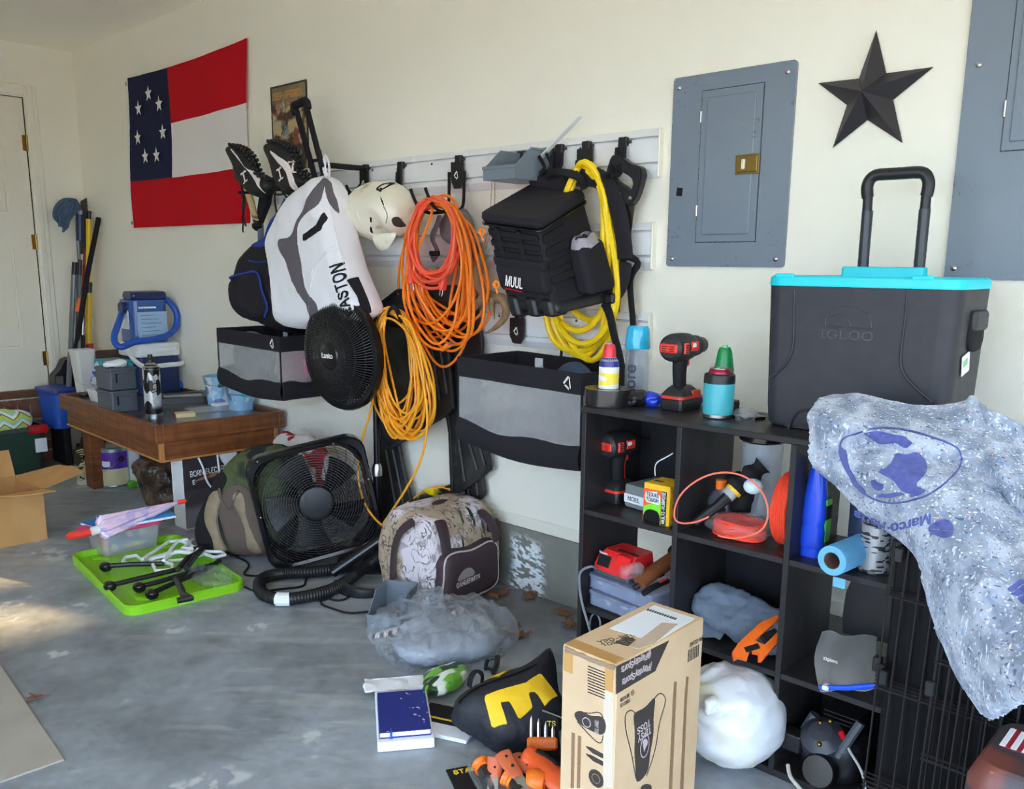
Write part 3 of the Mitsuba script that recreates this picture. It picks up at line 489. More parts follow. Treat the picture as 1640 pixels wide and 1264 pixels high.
# ---------------------------------------------------------------- cords
def coil(tpl, loops, y0, y1, jit, seed, rad, tail=(), head=(), n=64, sides=6, top=1):
    r_ = np.random.default_rng(seed); t = np.array(tpl, float); c = t.mean(0); pts = []
    for k in range(loops):
        w_ = t+(t-t[0])*r_.normal(0, .05)+np.linspace(0, 1, len(t))[:, None]*0
        ang = np.linspace(0, 2*np.pi, len(t), endpoint=False); am = np.sin(ang/2)**2
        w_ = w_+am[:, None]*(r_.normal(0, jit, 2))+(w_-c)*(np.clip(r_.normal(-.18, .16, 2), -.5, .05))*(.25+.75*am[:, None])*(1, .7)+r_.normal(0, jit*.16, w_.shape)+(1-am)[:, None]*r_.normal(0, 2., 2)*(1, .6)
        y = y0+(y1-y0)*r_.random(); dy = r_.normal(0, .02)
        pts += [(p[0], p[1], y+dy*math.sin(a)+.012*math.sin(2*a+k)) for p, a in zip(w_, ang)]
    pts = list(head)+pts+list(tail); q = np.array([Wy(a, b, y) for a, b, y in pts]); return tube(spl(q, len(pts)*5), rad, sides)
ORA = mat('cord_orange', (245, 130, 30), .4); REDO = mat('cord_coral', (238, 92, 62), .4); YEL = mat('cord_amber', (244, 168, 40), .4); HOSEY = mat('hose_yellow', (246, 208, 20), .38)
def plug(par, o, dirv, m, s=1.):
    z = np.asarray(dirv, float)/np.linalg.norm(dirv); B = basis((0, 1, 0.1), z)
    p = part(par, 'plug', mv(loft([lift(rrect(a*s, b*s, .3*a*s), h*s) for a, b, h in ((.012, .012, -.012), (.014, .014, 0), (.026, .02, .01), (.028, .022, .03), (.026, .02, .036))]), o, B), m)
    part(p, 'prong', [mv(bx((x*s-.001, -.003, .035*s), (x*s+.001, .003, .055*s)), o, B) for x in (-.006, .006)]+[mv(cyl((0, .006, .035*s), (0, .006, .057*s), .002, n=6), o, B)], STEEL)
k = thing('extension_cord', 'orange extension cord coiled on the hook, behind the coral one', 'extension cord')
part(k, 'cord', coil([(694, 318), (722, 330), (742, 365), (752, 420), (754, 480), (744, 530), (716, 552), (684, 530), (662, 490), (652, 440), (655, 390), (668, 345)], 19, -.25, -.10, 15, 11, .0058, tail=[(690, 330, -.2), (660, 420, -.24), (646, 470, -.25), (660, 520, -.25), (690, 556, -.25), (708, 560, -.25)]), ORA)
plug(k, Wy(711, 559, -.25), Wy(722, 550, -.25)-Wy(711, 559, -.25), ORA)
k = thing('extension_cord', 'coral red extension cord coiled over the front of the two-pronged hook', 'extension cord')
part(k, 'cord', coil([(692, 316), (716, 326), (732, 360), (736, 400), (726, 440), (702, 458), (676, 452), (658, 420), (655, 380), (664, 345), (676, 325)], 12, -.27, -.18, 5, 5, .0062, tail=[(672, 330, -.25), (655, 400, -.26), (660, 440, -.26), (690, 462, -.26), (712, 458, -.26)]), REDO)
for o, t_ in (((657, 437), (659, 450)), ((711, 446), (708, 462))): plug(k, Wy(*o, -.262), Wy(*t_, -.262)-Wy(*o, -.262), mat('plug_red', (232, 76, 58), .45) if 'mat_plug_red' not in scene else 'mat_plug_red', 1.25)
k = thing('extension_cord', 'amber extension cord coiled on the lower hook, its end trailing to the floor', 'extension cord')
part(k, 'cord', coil([(628, 496), (648, 510), (664, 545), (676, 590), (682, 640), (672, 682), (646, 700), (622, 680), (608, 640), (602, 590), (602, 540), (610, 508)], 23, -.31, -.19, 10, 23, .0052,
    head=[(612, 842, -.28), (592, 820, -.26), (576, 780, -.24), (574, 740, -.24), (584, 690, -.26), (597, 640, -.28), (602, 570, -.28), (612, 515, -.27)],
    tail=[(650, 530, -.3), (675, 600, -.31), (684, 660, -.31), (676, 730, -.31), (655, 775, -.3), (632, 812, -.28), (612, 842, -.26), (640, 815, -.1), (660, 800, -.05), (690, 782, -.04), (720, 784, -.04), (740, 800, -.05)]), YEL)
part(k, 'cord_strap', tube(spl([Wy(622, 500, -.31), Wy(634, 494, -.33), Wy(640, 506, -.31), Wy(628, 512, -.22)], 16, True), .010, 6, True, flat=(1, .35)), BLACKM)
plug(k, Wy(686, 786, -.06), Wy(706, 790, -.06)-Wy(686, 786, -.06), mat('plug_yellow', (246, 214, 30), .4), 1.5)
k = thing('air_hose', 'bright yellow hose coiled on the hook behind the black cooler pack', 'hose')
part(k, 'hose', coil([(938, 262), (956, 280), (972, 330), (982, 400), (984, 470), (972, 530), (938, 562), (900, 545), (882, 500), (884, 420), (896, 340), (914, 285)], 7, -.10, -.045, 11, 8, .0115, n=70, sides=8), HOSEY)
# antler
ANT = mat('antler', lambda p, n, uv: mix(S(110, 84, 58), S(164, 138, 104), fbm(p.x*40, p.z*40, p.y*40, 3)), .6)
an = thing('deer_antler', 'brown forked deer antler hanging beside the black cooler pack', 'antler')
def px_tube(l, r_, y, n=24): q = np.array([Wy(a, b, y if np.ndim(y) == 0 else y[i]) for i, (a, b) in enumerate(l)]); return tube(spl(q, n), np.interp(np.linspace(0, 1, n), np.linspace(0, 1, len(r_)), r_), 9)
part(an, 'beam', px_tube([(774, 408), (766, 432), (767, 453), (777, 469), (793, 477), (806, 480), (811, 498), (802, 517), (778, 534)], [.020, .021, .022, .023, .022, .018, .014, .010, .003], -.13, 50), ANT, smooth=60)
part(an, 'tine', px_tube([(788, 476), (788, 492), (792, 511)], [.015, .013, .003], -.15), ANT, smooth=60); part(an, 'tine', px_tube([(780, 470), (768, 484), (757, 500)], [.021, .017, .004], -.16), ANT, smooth=60)
part(an, 'string', [tube([Wy(788, 288, -.05), Wy(784, 360, -.08), Wy(770, 415, -.12)], .0018, 5), tube([Wy(793, 288, -.05), Wy(792, 360, -.08), Wy(774, 412, -.12)], .0018, 5)], mat('twine', (160, 146, 112), .8))
# grey hopper bin
BIN = mat('bin_grey', (112, 122, 132), .45)
def hopper(name, label, w_, d_, h_, M, o, m, cat_='storage bin', lip=.42):
    k = thing(name, label, cat_); t = .0035
    prof = Polygon([(0, 0), (-d_, 0), (-d_, h_*lip), (-d_*.93, h_*lip+.004), (-d_*.55, h_), (0, h_)])
    def side(x): return mv(ext(prof, t), (x, 0, 0), np.array([[0, 0, 1], [1, 0, 0], [0, 1, 0.]]))
    rim = [bx((-w_/2-.004, -.004, h_-.008), (w_/2+.004, .004, h_), .002)]+[bx((s*w_/2-.004, -d_*.55, h_-.008), (s*w_/2+.004, 0, h_), .002) for s in (-1, 1)]+[bx((-w_/2-.004, -d_-.004, h_*lip-.012), (w_/2+.004, -d_+.003, h_*lip), .002)]
    ribs = [bx((s*w_/2+(t if s > 0 else -t*2)-(t if s > 0 else -t), y0-.003, h_*.12), (s*w_/2+(t if s > 0 else -t), y0+.003, h_*.72)) for s in (-1, 1) for y0 in (-d_*.25, -d_*.5)]
    sh_ = cat(bx((-w_/2, -d_, 0), (w_/2, 0, t)), bx((-w_/2, -t, 0), (w_/2, 0, h_)), side(-w_/2), side(w_/2-t), bx((-w_/2, -d_, 0), (w_/2, -d_+t, h_*lip)), *ribs)
    part(k, 'tub', mv(sh_, o, M), m); parts(k, 'rim', [mv(q, o, M) for q in rim], m); return k
o = Wy(838, 292, -.045); hb = hopper('storage_bin', 'grey open-fronted plastic bin hung on the top rail above the cooler pack', .155, .20, .115, np.eye(3), (-2.265, -.04, 1.652), BIN)
parts(hb, 'hanger', [bx((-2.36, -.045, 1.655), (-2.32, -.026, 1.775), .003), bx((-2.22, -.045, 1.66), (-2.18, -.026, 1.775), .003)], BLACK)
solo('paint_stick', 'white flat stick poking up out of the hanging grey bin', 'stick', oncam(cbx(.34, .026, .004, .001), Wy(880, 238, -.1), Wy(906, 211, -.1)-Wy(880, 238, -.1), (0, 1, .05)), WPAPER)
# hand saw
hs = thing('hand_saw', 'hand saw with a black closed grip hanging from the top rail', 'saw')
g = Polygon(smooth_loop(PW([(974, 286), (979, 262), (985, 250), (993, 249), (1017, 264), (1030, 269), (1033, 277), (1030, 295), (1021, 320), (1016, 327), (991, 320), (981, 306)], -.06), 70)).difference(Polygon(smooth_loop(PW([(985, 278), (989, 272), (1000, 276), (1015, 286), (1017, 290), (1013, 305), (1005, 300), (995, 293)], -.06), 40)))
part(hs, 'grip', [onwall(ext(g, .026), 0, -.048, 0), onwall(ext(g.buffer(-.006), .034), 0, -.044, 0)], BLACK)
part(hs, 'blade', plate([(986, 308), (1018, 322), (1010, 380), (1002, 420), (992, 500), (984, 505), (982, 420), (983, 350)], -.059, .0022), mat('saw_steel', (104, 94, 82), .38, .85))
for q in ((981, 294), (1009, 317), (992, 311)): c = Wy(*q, -.08); part(hs, 'rivet', mv(lathe([(.0001, .004), (.006, .003), (.007, 0)], 10), c, R('x', 90)), STEEL)
# ---------------------------------------------------------------- black cooler pack
pk = thing('cooler_backpack', 'large square black cooler backpack with white lettering hanging on the wall', 'backpack')
C8 = [[[(-2.125, -.36, 1.225), (-2.20, -.40, 1.522)], [(-2.105, -.07, 1.275), (-2.245, -.07, 1.648)]], [[(-1.884, -.36, 1.213), (-1.927, -.40, 1.488)], [(-1.862, -.07, 1.262), (-2.0, -.07, 1.612)]]]
C8 = np.array(C8, float)
def W8(m): return warp(m, C8)
part(pk, 'body', W8(ubox(.03, .97, .02, .98, 0, .93, .08, .05)), FAB, smooth=50)
part(pk, 'lid', W8(ubox(-.02, 1.02, -.02, 1.0, .90, 1.02, .10, .05)), FAB, smooth=50)
part(pk, 'zip_line', W8(ubox(-.025, 1.03, -.03, 1.0, .885, .905, .1, .005)), BLACKG)
for i, c in enumerate((.80, .68, .56)): part(pk, 'webbing', W8(ubox(.08, .92, -.012, .03, c-.035, c+.035, 0, .008)), BLACKM)
for a in (.25, .62): part(pk, 'webbing', W8(ubox(a-.035, a+.035, -.022, .03, .5, .86, 0, .006)), BLACKM)
for c in (.78, .62, .46, .3): part(pk, 'side_webbing', W8(ubox(.96, 1.004, .05, .45, c-.04, c+.04, 0, .006)), BLACKM)
part(pk, 'lower_pocket', W8(ubox(.10, .96, -.075, .10, .14, .46, .05, .06)), FAB, smooth=50)
part(pk, 'pocket_flap', W8(ubox(.08, .97, -.05, .06, .43, .53, .03, .02)), FAB, smooth=50)
part(pk, 'side_pocket', W8(ubox(.93, 1.22, .42, .90, .06, .56, .09, .05)), FAB, smooth=50)
LIN = mat('liner_silver', (176, 172, 186), .4, .3, bump=(lambda p, n, uv: fbm(p.x*60, p.z*60, p.y*60, 3), .006))
lo = []
for k in range(7):
    t = k/6; lo.append(np.array([[1.075+(.15-.07*t+.01*math.sin(3*a+k))*math.cos(a), .66+(.24-.10*t)*math.sin(a)*(1+.06*math.sin(5*a)), .54+.10*math.sin(t*math.pi*.55)+.012*math.sin(4*a+k)] for a in np.linspace(0, 2*np.pi, 28, endpoint=False)]))
part(pk, 'pocket_liner', W8(loft(lo, False)), LIN, 'crumpled silver pocket liner', smooth=60)
part(pk, 'pocket_opening', W8(mv(cyl((1.075, .66, .56), (1.075, .66, .575), .1, n=16), (0, 0, 0))), BLACKM)
part(pk, 'cord_lock', W8(mv(cyl((0, 0, 0), (.0, .05, .05), .035, n=8), (1.13, .60, .60))), BLACKG)
for i, a in enumerate((.2, .55, .85)): part(pk, 'moulded_foot', W8(ubox(a-.10, a+.10, -.03, .25, -.17+.02*i, .08, .06, .04)), BLACK)
part(pk, 'moulded_base', W8(ubox(.06, .98, .02, .95, -.10, .04, .08, .04)), BLACK)
a_ = W8(tm([(.26, -.085, .235)], [[0, 0, 0]])).vertices[0]; part(pk, 'lettering', text('MUUL', .034, a_+(0, -.004, -.004), (1, -.02, -.13), (0.1, -.05, 1), w=.082, bold=True), FWH, 'white lettering')
part(pk, 'underline', oncam(bx((0, 0, 0), (.08, .004, .001)), a_+(.002, -.004, -.016), (1, -.02, -.13), (0.1, -.05, 1)), RED, 'thin red line of print')
for q in ((772, 366, 774, 386), (795, 450, 797, 470)):
    part(pk, 'zip_pull', tube(spl([Wy(q[0], q[1], -.41), Wy(q[0]-5, q[1]+5, -.41), Wy(q[0], q[1]+11, -.41), Wy(q[0]+4, q[1]+5, -.41), Wy(q[0], q[1]+1, -.41), Wy(q[2], q[3], -.4)], 20), .0035, 6), ORA, 'orange cord zip pull')
part(pk, 'top_handle', tube(spl([Wy(866, 294, -.09), Wy(880, 280, -.12), Wy(905, 277, -.15), Wy(928, 285, -.12), Wy(936, 302, -.09)], 24), .014, 8, flat=(1, .5)), BLACKM)
part(pk, 'top_yoke', W8(ubox(.05, .8, .86, 1.02, .99, 1.14, .05, .04)), FAB, smooth=50)
part(pk, 'shoulder_strap', tube(spl([Wy(930, 283, -.08), Wy(962, 288, -.08), Wy(985, 322, -.08), Wy(998, 380, -.08), Wy(1000, 430, -.08), Wy(990, 460, -.08), Wy(968, 485, -.09)], 36), .034, 10, flat=(1, .32), up=(0, 0, 1)), FAB)
part(pk, 'side_strap', tube(spl([Wy(1000, 408, -.07), Wy(1012, 413, -.07), Wy(1022, 421, -.065), Wy(1017, 431, -.06), Wy(1011, 443, -.06), Wy(1010, 475, -.05), Wy(1014, 530, -.05), Wy(1010, 590, -.05)], 36), .013, 8, flat=(1, .25), up=(1, 0, 0)), BLACKM)
part(pk, 'hanging_strap', tube(spl([Wy(968, 485, -.10), Wy(975, 500, -.11), Wy(982, 530, -.12), Wy(992, 570, -.12), Wy(998, 610, -.12)], 24), .016, 8, flat=(1, .22), up=(1, 0, 0)), BLACKM)
part(pk, 'buckle', cat(bx(Wy(979, 478, -.10)-.018, Wy(979, 478, -.10)+.018, .006)), BLACK)
# grey tool half hidden behind the cords
gt = thing('power_tool', 'grey and dark power tool hanging half hidden behind the orange cords', 'tool')
f = Frame((0, -.06, 0)); P = Puff(f, smooth_loop(f.uv([(728, 335), (744, 334), (754, 350), (757, 368), (750, 385), (730, 395), (712, 380), (712, 350)]), 40), .05, .03, .05, .015); part(gt, 'guard', P.mesh, mat('tool_grey', (120, 118, 116), .45, .2), smooth=60)
part(gt, 'motor', bx(Wy(752, 388, -.05)+(0, 0, 0), Wy(768, 430, -.05)+(.02, -.07, 0), .01), mat('tool_dark', (62, 62, 68), .5)); part(gt, 'shoe_plate', bx(Wy(706, 428, -.05), Wy(760, 458, -.05)+(0, -.03, 0), .006), mat('tool_tan', (176, 150, 130), .5, .3))
part(gt, 'strap', tube(spl([Wy(704, 345, -.15), Wy(698, 365, -.16), Wy(693, 385, -.15), Wy(700, 400, -.14), Wy(692, 416, -.13)], 16), .014, 8, flat=(1, .3), up=(1, 0, 0)), BAGG)
part(gt, 'cable_clip', bx(Wy(692, 402, -.16), Wy(706, 410, -.16)+(0, -.02, 0), .004), BLACKM)
# ---------------------------------------------------------------- mesh baskets
MESHM = mat('net_grey', (172, 172, 174), .6, spec=.3)
def basket(label, x0, x1, y0, y1, zt, zb, sag, gx, seed):
    k = thing('mesh_basket', label, 'basket'); band, base = .072, .085
    zs = lambda x, y: zb-sag*math.sin(np.clip((x-x0)/(x1-x0), 0, 1)*np.pi)*(1 if y < (y0+y1)/2 else .3)+gx*(x-x0)
    ztp = lambda x: zt+gx*.4*(x-x0)
    faces = [((x0, y0), (x1, y0)), ((x1, y0), (x1, y1)), ((x1, y1), (x0, y1)), ((x0, y1), (x0, y0))]
    for i, (a, b) in enumerate(faces):
        t = np.linspace(0, 1, 22); X = a[0]+(b[0]-a[0])*t; Y = a[1]+(b[1]-a[1])*t; nx, ny = (b[1]-a[1]), -(b[0]-a[0]); L = math.hypot(nx, ny); nx, ny = nx/L, ny/L
        top = np.array([ztp(x) for x in X]); bot = np.array([zs(x, y) for x, y in zip(X, Y)]); wob = .006*np.sin(t*11+i+seed)
        m0, m1 = top-band, bot+base+.012*np.sin(t*9+seed)*(np.sin(t*np.pi))
        def strip(za, zb_, n=5, bulge=0.):
            s = np.linspace(0, 1, n); return np.stack([np.stack([X+nx*(wob*.4+bulge*np.sin(np.pi*q)), Y+ny*(wob*.4+bulge*np.sin(np.pi*q)), za+(zb_-za)*q], -1) for q in s], 1)
        part(k, 'rim_band', thick(strip(top, m0), .006), FAB, smooth=50); part(k, 'base_band', thick(strip(m1, bot, 7, .012), .005), FAB, smooth=50)
        G = lambda u, v: np.stack([np.interp(u, t, X), np.interp(u, t, Y), np.interp(u, t, m0)*(1-v)+np.interp(u, t, m1)*v], -1)-np.stack([0*u, 0*u, 0*u], -1)
        n_, p_ = max(20, int(L/.0058)), 36; V = []; F_ = []
        for uu in (np.arange(n_)+.5)/n_:
            q = G(np.array([uu-.18/n_, uu+.18/n_, uu+.18/n_, uu-.18/n_]), np.array([0, 0, 1, 1.])); b0 = len(V); V += list(q); F_ += [[b0, b0+1, b0+2], [b0, b0+2, b0+3]]
        for vv in (np.arange(p_)+.5)/p_:
            u = np.linspace(0, 1, 12); A, B = G(u, u*0+vv-.18/p_), G(u, u*0+vv+.18/p_); b0 = len(V); V += list(A)+list(B)
            for j in range(11): F_ += [[b0+j, b0+j+1, b0+j+13], [b0+j, b0+j+13, b0+j+12]]
        part(k, 'net_panel', tm(V, F_), MESHM, 'grey net side', smooth=False, stuff=True)
        part(k, 'corner_seam', tube([(a[0], a[1], ztp(a[0])-band), (a[0], a[1], zs(*a)+base)], .004, 6), BLACKM)
    n = 12; gxx, gyy = np.meshgrid(np.linspace(x0+.004, x1-.004, n), np.linspace(y0+.004, y1-.004, n), indexing='ij'); part(k, 'floor_panel', thick(np.stack([gxx, gyy, np.vectorize(zs)(gxx, gyy)+.004], -1), .004), FAB, smooth=50)
    part(k, 'emblem', logo((x1-.055, y0-.006, ztp(x1)-.034), .042), FWH, 'white arrow emblem')
    part(k, 'size_tag', bx((x0+.10, y1-.006, ztp(x0)-.065), (x0+.14, y1-.003, ztp(x0)-.02)), WPAPER, 'white tag')
    part(k, 'hanger', tube(spl([((x0+x1)/2-.06, y1+.0, zt-.06), ((x0+x1)/2-.05, y1-.002, zt+.04), ((x0+x1)/2, y1-.002, zt+.055), ((x0+x1)/2+.05, y1-.002, zt+.04), ((x0+x1)/2+.06, y1, zt-.06)], 24), .006, 6), BLACK); return k
basket('black-banded grey mesh basket above the wooden table', -4.125, -3.555, -.36, -.035, 1.02, .735, .02, -.045, 1)
basket('black-banded grey mesh basket on the wall left of the cube shelf', -2.352, -1.763, -.36, -.035, 1.012, .70, .025, -.045, 2)
solo('cushion', 'grey oval cushion inside the left mesh basket', 'cushion', mv(superq(.17, .045, .125, 2.2), (-3.93, -.28, .885)), mat('cushion_grey', (112, 112, 114), .8), smooth=60)
solo('cloth_bundle', 'crumpled pink bundle inside the left mesh basket', 'cloth', mv(rough(superq(.12, .06, .12, 2.1, 36, 24), .03, 14, 3), (-3.67, -.22, .86)), mat('pink_cloth', (206, 128, 142), .8), smooth=60)
solo('ball', 'yellow-green ball low in the left mesh basket', 'ball', mv(trimesh.creation.icosphere(3, .033), (-3.62, -.25, .735)), mat('ball_yellow', (176, 178, 70), .8), smooth=True)
HAZE = 'mat_haze_plastic'; scene[HAZE] = {'type': 'blendbsdf', 'weight': .08, 'a': {'type': 'thindielectric', 'int_ior': 1.35}, 'b': {'type': 'twosided', 'bsdf': {'type': 'principled', 'base_color': {'type': 'rgb', 'value': S(214, 222, 232)}, 'roughness': .12, 'specular': .9, 'clearcoat': 1.0}}}
solo('plastic_bag', 'crumpled clear plastic package inside the right mesh basket', 'plastic bag', mv(rough(superq(.17, .09, .12, 2.6, 48, 30), .05, 15, 8), (-2.16, -.21, .83)), HAZE, smooth=35)
solo('fabric_pouch', 'dark blue pouch showing above the band in the right mesh basket', 'pouch', mv(rough(superq(.10, .05, .13, 2.4), .015, 12, 2), (-1.98, -.14, .875), R('y', 14)), mat('navy_pouch', (62, 78, 104), .6), smooth=60)
# ---------------------------------------------------------------- black rubber floor mats hung behind the cords
MATR = mat('mat_rubber', lambda p, n, uv: mix(S(30, 30, 31), S(54, 52, 50), smoothstep(.4, .75, fbm(p.x*9, p.z*9, p.y*5, 4))), .55, bump=(lambda p, n, uv: noise(p.x*90, p.z*90, 0.), .002))
def floormat(label, y, outline, ribs, n=90, tilt=0):
    k = thing('floor_mat', label, 'floor mat'); l = np.array(PW(outline, y)); g = Polygon(l).buffer(-.012).buffer(.012)
    part(k, 'sheet', onwall(ext(g, .008), 0, y, 0), MATR); p = np.array(g.exterior.coords)[:-1]; p = p if Polygon(p).exterior.is_ccw else p[::-1]
    e = g.buffer(-.007).exterior; q = np.array([e.interpolate(t, normalized=True).coords[0] for t in np.linspace(0, 1, n, endpoint=False)])
    part(k, 'rim', tube(np.column_stack([q[:, 0], np.full(n, y-.011), q[:, 1]]), .0085, 6, True), MATR)
    for r_ in ribs:
        w_ = np.array(PW(r_, y)); part(k, 'rib', tube([(w_[0, 0], y-.009, w_[0, 1]), (w_[1, 0], y-.009, w_[1, 1])], .012, 6, flat=(1, .6), up=(0, -1, 0)), MATR)
    return k
floormat('black rubber car mat behind the amber cord', -.075, [(592, 500), (640, 462), (672, 470), (700, 500), (722, 560), (730, 655), (714, 668), (628, 720), (610, 700), (603, 640)], [((690, 520), (708, 640)), ((702, 515), (720, 630)), ((678, 540), (694, 650))])
floormat('long black rubber car mat with its corner showing under the right mesh basket', -.045, [(668, 430), (762, 462), (776, 548), (770, 640), (790, 752), (726, 802), (722, 690), (700, 560)], [((752, 700), (768, 752)), ((765, 690), (780, 745)), ((738, 700), (748, 770))])
floormat('narrow black rubber mat standing behind the fan pole', -.055, [(606, 700), (640, 700), (652, 760), (668, 828), (640, 846), (608, 842)], [((622, 720), (640, 822)), ((632, 715), (652, 815))])
floormat('black rubber mat low on the wall behind the camouflage bag', -.025, [(736, 770), (776, 760), (780, 792), (772, 800), (700, 808), (660, 796), (690, 790)], [((752, 772), (755, 796)), ((766, 768), (769, 792))])
# ---------------------------------------------------------------- pedestal fan
pf = thing('pedestal_fan', 'round black pedestal fan in front of the left mesh basket', 'fan')
N_ = np.array([.06, -1, -.03]); N_ /= np.linalg.norm(N_); BF = basis((1, 0, 0), N_); FC = np.array([-3.072, -.36, .966])
def FL(m): return mv(m, FC, BF)
Rf = .235
part(pf, 'rim', FL(lathe([(Rf-.004, -.022), (Rf+.008, -.018), (Rf+.010, 0), (Rf+.004, .016), (Rf-.014, .022), (Rf-.018, .016), (Rf-.008, .004), (Rf-.010, -.018), (Rf-.004, -.022)], 56)), BLACKG)
prof = lambda r_: .018+.052*(1-((r_-.05)/(Rf-.05))**2)
def spokes(n, pr, w_, r0, r1, tw=0.):
    V = []; F_ = []
    rr = np.linspace(r0, r1, 7)
    for k in range(n):
        a = 2*np.pi*k/n; b0 = len(V)
        for r_ in rr:
            aa = a+tw*(r_-r0)/(r1-r0); c, s = math.cos(aa), math.sin(aa); z = pr(r_)
            for (dx, dz) in ((-w_, -.003), (w_, -.003), (w_, .003), (-w_, .003)): V.append((r_*c-dx*s, r_*s+dx*c, z+dz))
        for i in range(6):
            for j in range(4):
                p, q = b0+i*4+j, b0+i*4+(j+1) % 4; F_ += [[p, q, q+4], [p, q+4, p+4]]
    return tm(V, F_)
part(pf, 'front_grille', FL(spokes(110, prof, .0019, .055, Rf-.008, .12)), BLACK, 'radial grille bars', stuff=True, smooth=False)
for r_ in (.10, .15, .195): part(pf, 'grille_ring', FL(mv(lathe([(r_-.0018, -.0025), (r_+.0018, -.0025), (r_+.0018, .0025), (r_-.0018, .0025), (r_-.0018, -.0025)], 48), (0, 0, prof(r_)))), BLACK)
cap = part(pf, 'hub_cap', FL(lathe([(.0001, .082), (.04, .081), (.056, .077), (.064, .068), (.066, .060), (.06, .055)], 32)), BLACKG)
part(cap, 'lettering', mv(text('Lasko', .020, (-.036, -.008, .0822), (1, 0, 0), (0, 1, 0), .0012, True, w=.072), FC, BF), FWH, 'white lettering')
rear = lambda r_: -.02-.09*(1-(r_/Rf)**2)
part(pf, 'rear_grille', FL(spokes(70, rear, .0022, .05, Rf-.004, .3)), BLACK, 'rear grille bars', stuff=True, smooth=False)
part(pf, 'motor', FL(lathe([(.0001, -.20), (.05, -.195), (.07, -.17), (.075, -.10), (.06, -.06), (.0001, -.06)], 24)), BLACK)
for k in range(5):
    a = np.linspace(-.42, .42, 7); rr = np.linspace(.04, .20, 7); G = np.array([[(r_*math.cos(x+k*1.2566+.6*r_*2), r_*math.sin(x+k*1.2566+.6*r_*2), -.01+.055*x*(1-.2*r_)) for x in a] for r_ in rr]); part(pf, 'blade', FL(thick(G, .003)), mat('fan_blade', (16, 16, 18), .4) if 'mat_fan_blade' not in scene else 'mat_fan_blade', smooth=60)
px_ = (-3.06, -.195)
part(pf, 'neck', cat(bx((px_[0]-.03, px_[1]-.04, .86), (px_[0]+.03, px_[1]+.02, .99), .012)), BLACK)
part(pf, 'pole', cyl((*px_, .42), (*px_, .90), .0135, n=14), BLACKG); part(pf, 'lower_pole', cyl((*px_, .03), (*px_, .44), .019, n=14), BLACKG)
part(pf, 'collar', lathe([(.016, .415), (.024, .42), (.024, .455), (.017, .475), (.0155, .475)], 16) if False else mv(lathe([(.016, -.03), (.024, -.025), (.024, .01), (.017, .03), (.0155, .03)], 16), (*px_, .43)), STEEL, 'metal height collar')
part(pf, 'base', mv(lathe([(.0001, .035), (.04, .032), (.16, .018), (.19, .01), (.19, 0), (.0001, 0)], 40), (*px_, 0)), BLACK)
# ---------------------------------------------------------------- box fan
bf = thing('box_fan', 'black square box fan leaning on the floor between the duffel and the camouflage bag', 'fan')
BX = np.stack([(.491, .85, .19), (-.119, -.15, .981)], 1); BX = np.column_stack([BX, np.cross(BX[:, 0], BX[:, 1])]); BO = np.array([-3.205, -.43, .302]); s_ = .522
def BL(m): return mv(m, BO, BX)
out = Polygon(rrect(s_, s_, .075, 8)); inn = Polygon(rrect(s_-.045, s_-.045, .12, 10))
part(bf, 'housing', BL(loft([lift(rrect(s_-.014, s_-.014, .07, 8), -.055), lift(rrect(s_, s_, .075, 8), -.05), lift(rrect(s_, s_, .075, 8), .04), lift(rrect(s_-.012, s_-.012, .072, 8), .05), lift(rrect(s_-.04, s_-.04, .10, 8), .046), lift(rrect(s_-.055, s_-.055, .13, 8), .02), lift(rrect(s_-.06, s_-.06, .15, 8), -.055)], False)), BLACKG, smooth=40)
def inside(r_, a):
    h = (s_-.05)/2; return min(r_, h/max(abs(math.cos(a)), abs(math.sin(a))) if max(abs(math.cos(a)), abs(math.sin(a))) > .78 else h*1.22)
V = []; ms = []
for i, r_ in enumerate(np.linspace(.075, .31, 22)):
    aa = np.linspace(0, 2*np.pi, 65)[:-1]; lim = np.array([inside(9, a) for a in aa]); ok = lim >= r_
    z = .046-.03*(r_/.31)**2*0
    if ok.all(): ms.append(mv(lathe([(r_-.0011, -.0011), (r_+.0011, -.0011), (r_+.0011, .0011), (r_-.0011, .0011), (r_-.0011, -.0011)], 56), (0, 0, z)))
    else:
        j = 0; idx = np.where(ok)[0]
        for g_ in np.split(idx, np.where(np.diff(idx) > 1)[0]+1):
            if len(g_) > 2: ms.append(tube([(r_*math.cos(aa[q]), r_*math.sin(aa[q]), z) for q in g_], .0012, 4))
part(bf, 'grille_ring', BL(cat(ms)), mat('grille_wire', (58, 58, 62), .3, .4), 'concentric grille wires', stuff=True, smooth=False)
ms = []
for k in range(36):
    a = 2*np.pi*k/36; rr = np.linspace(.07, 1, 8); p = []
    for t in np.linspace(0, 1, 9):
        aa = a+.55*t; L_ = inside(9, aa); r_ = .07+(min(L_, .31)-.07)*t; p.append((r_*math.cos(aa), r_*math.sin(aa), .044))
    ms.append(tube(p, .0013, 4))
part(bf, 'grille_spoke', BL(cat(ms)), 'mat_grille_wire', 'curved grille wires', stuff=True, smooth=False)
part(bf, 'hub', BL(lathe([(.0001, .058), (.06, .057), (.074, .052), (.078, .043), (.07, .03)], 32)), BLACK)
for k in range(5):
    a = np.linspace(-.36, .36, 7); rr = np.linspace(.05, .215, 7); G = np.array([[(r_*math.cos(x+k*1.2566+.5+r_), r_*math.sin(x+k*1.2566+.5+r_), -.005+.07*x) for x in a] for r_ in rr]); part(bf, 'blade', BL(thick(G, .003)), 'mat_fan_blade', smooth=60)
part(bf, 'motor', BL(cyl((0, 0, -.05), (0, 0, .0), .06, n=20)), BLACK)
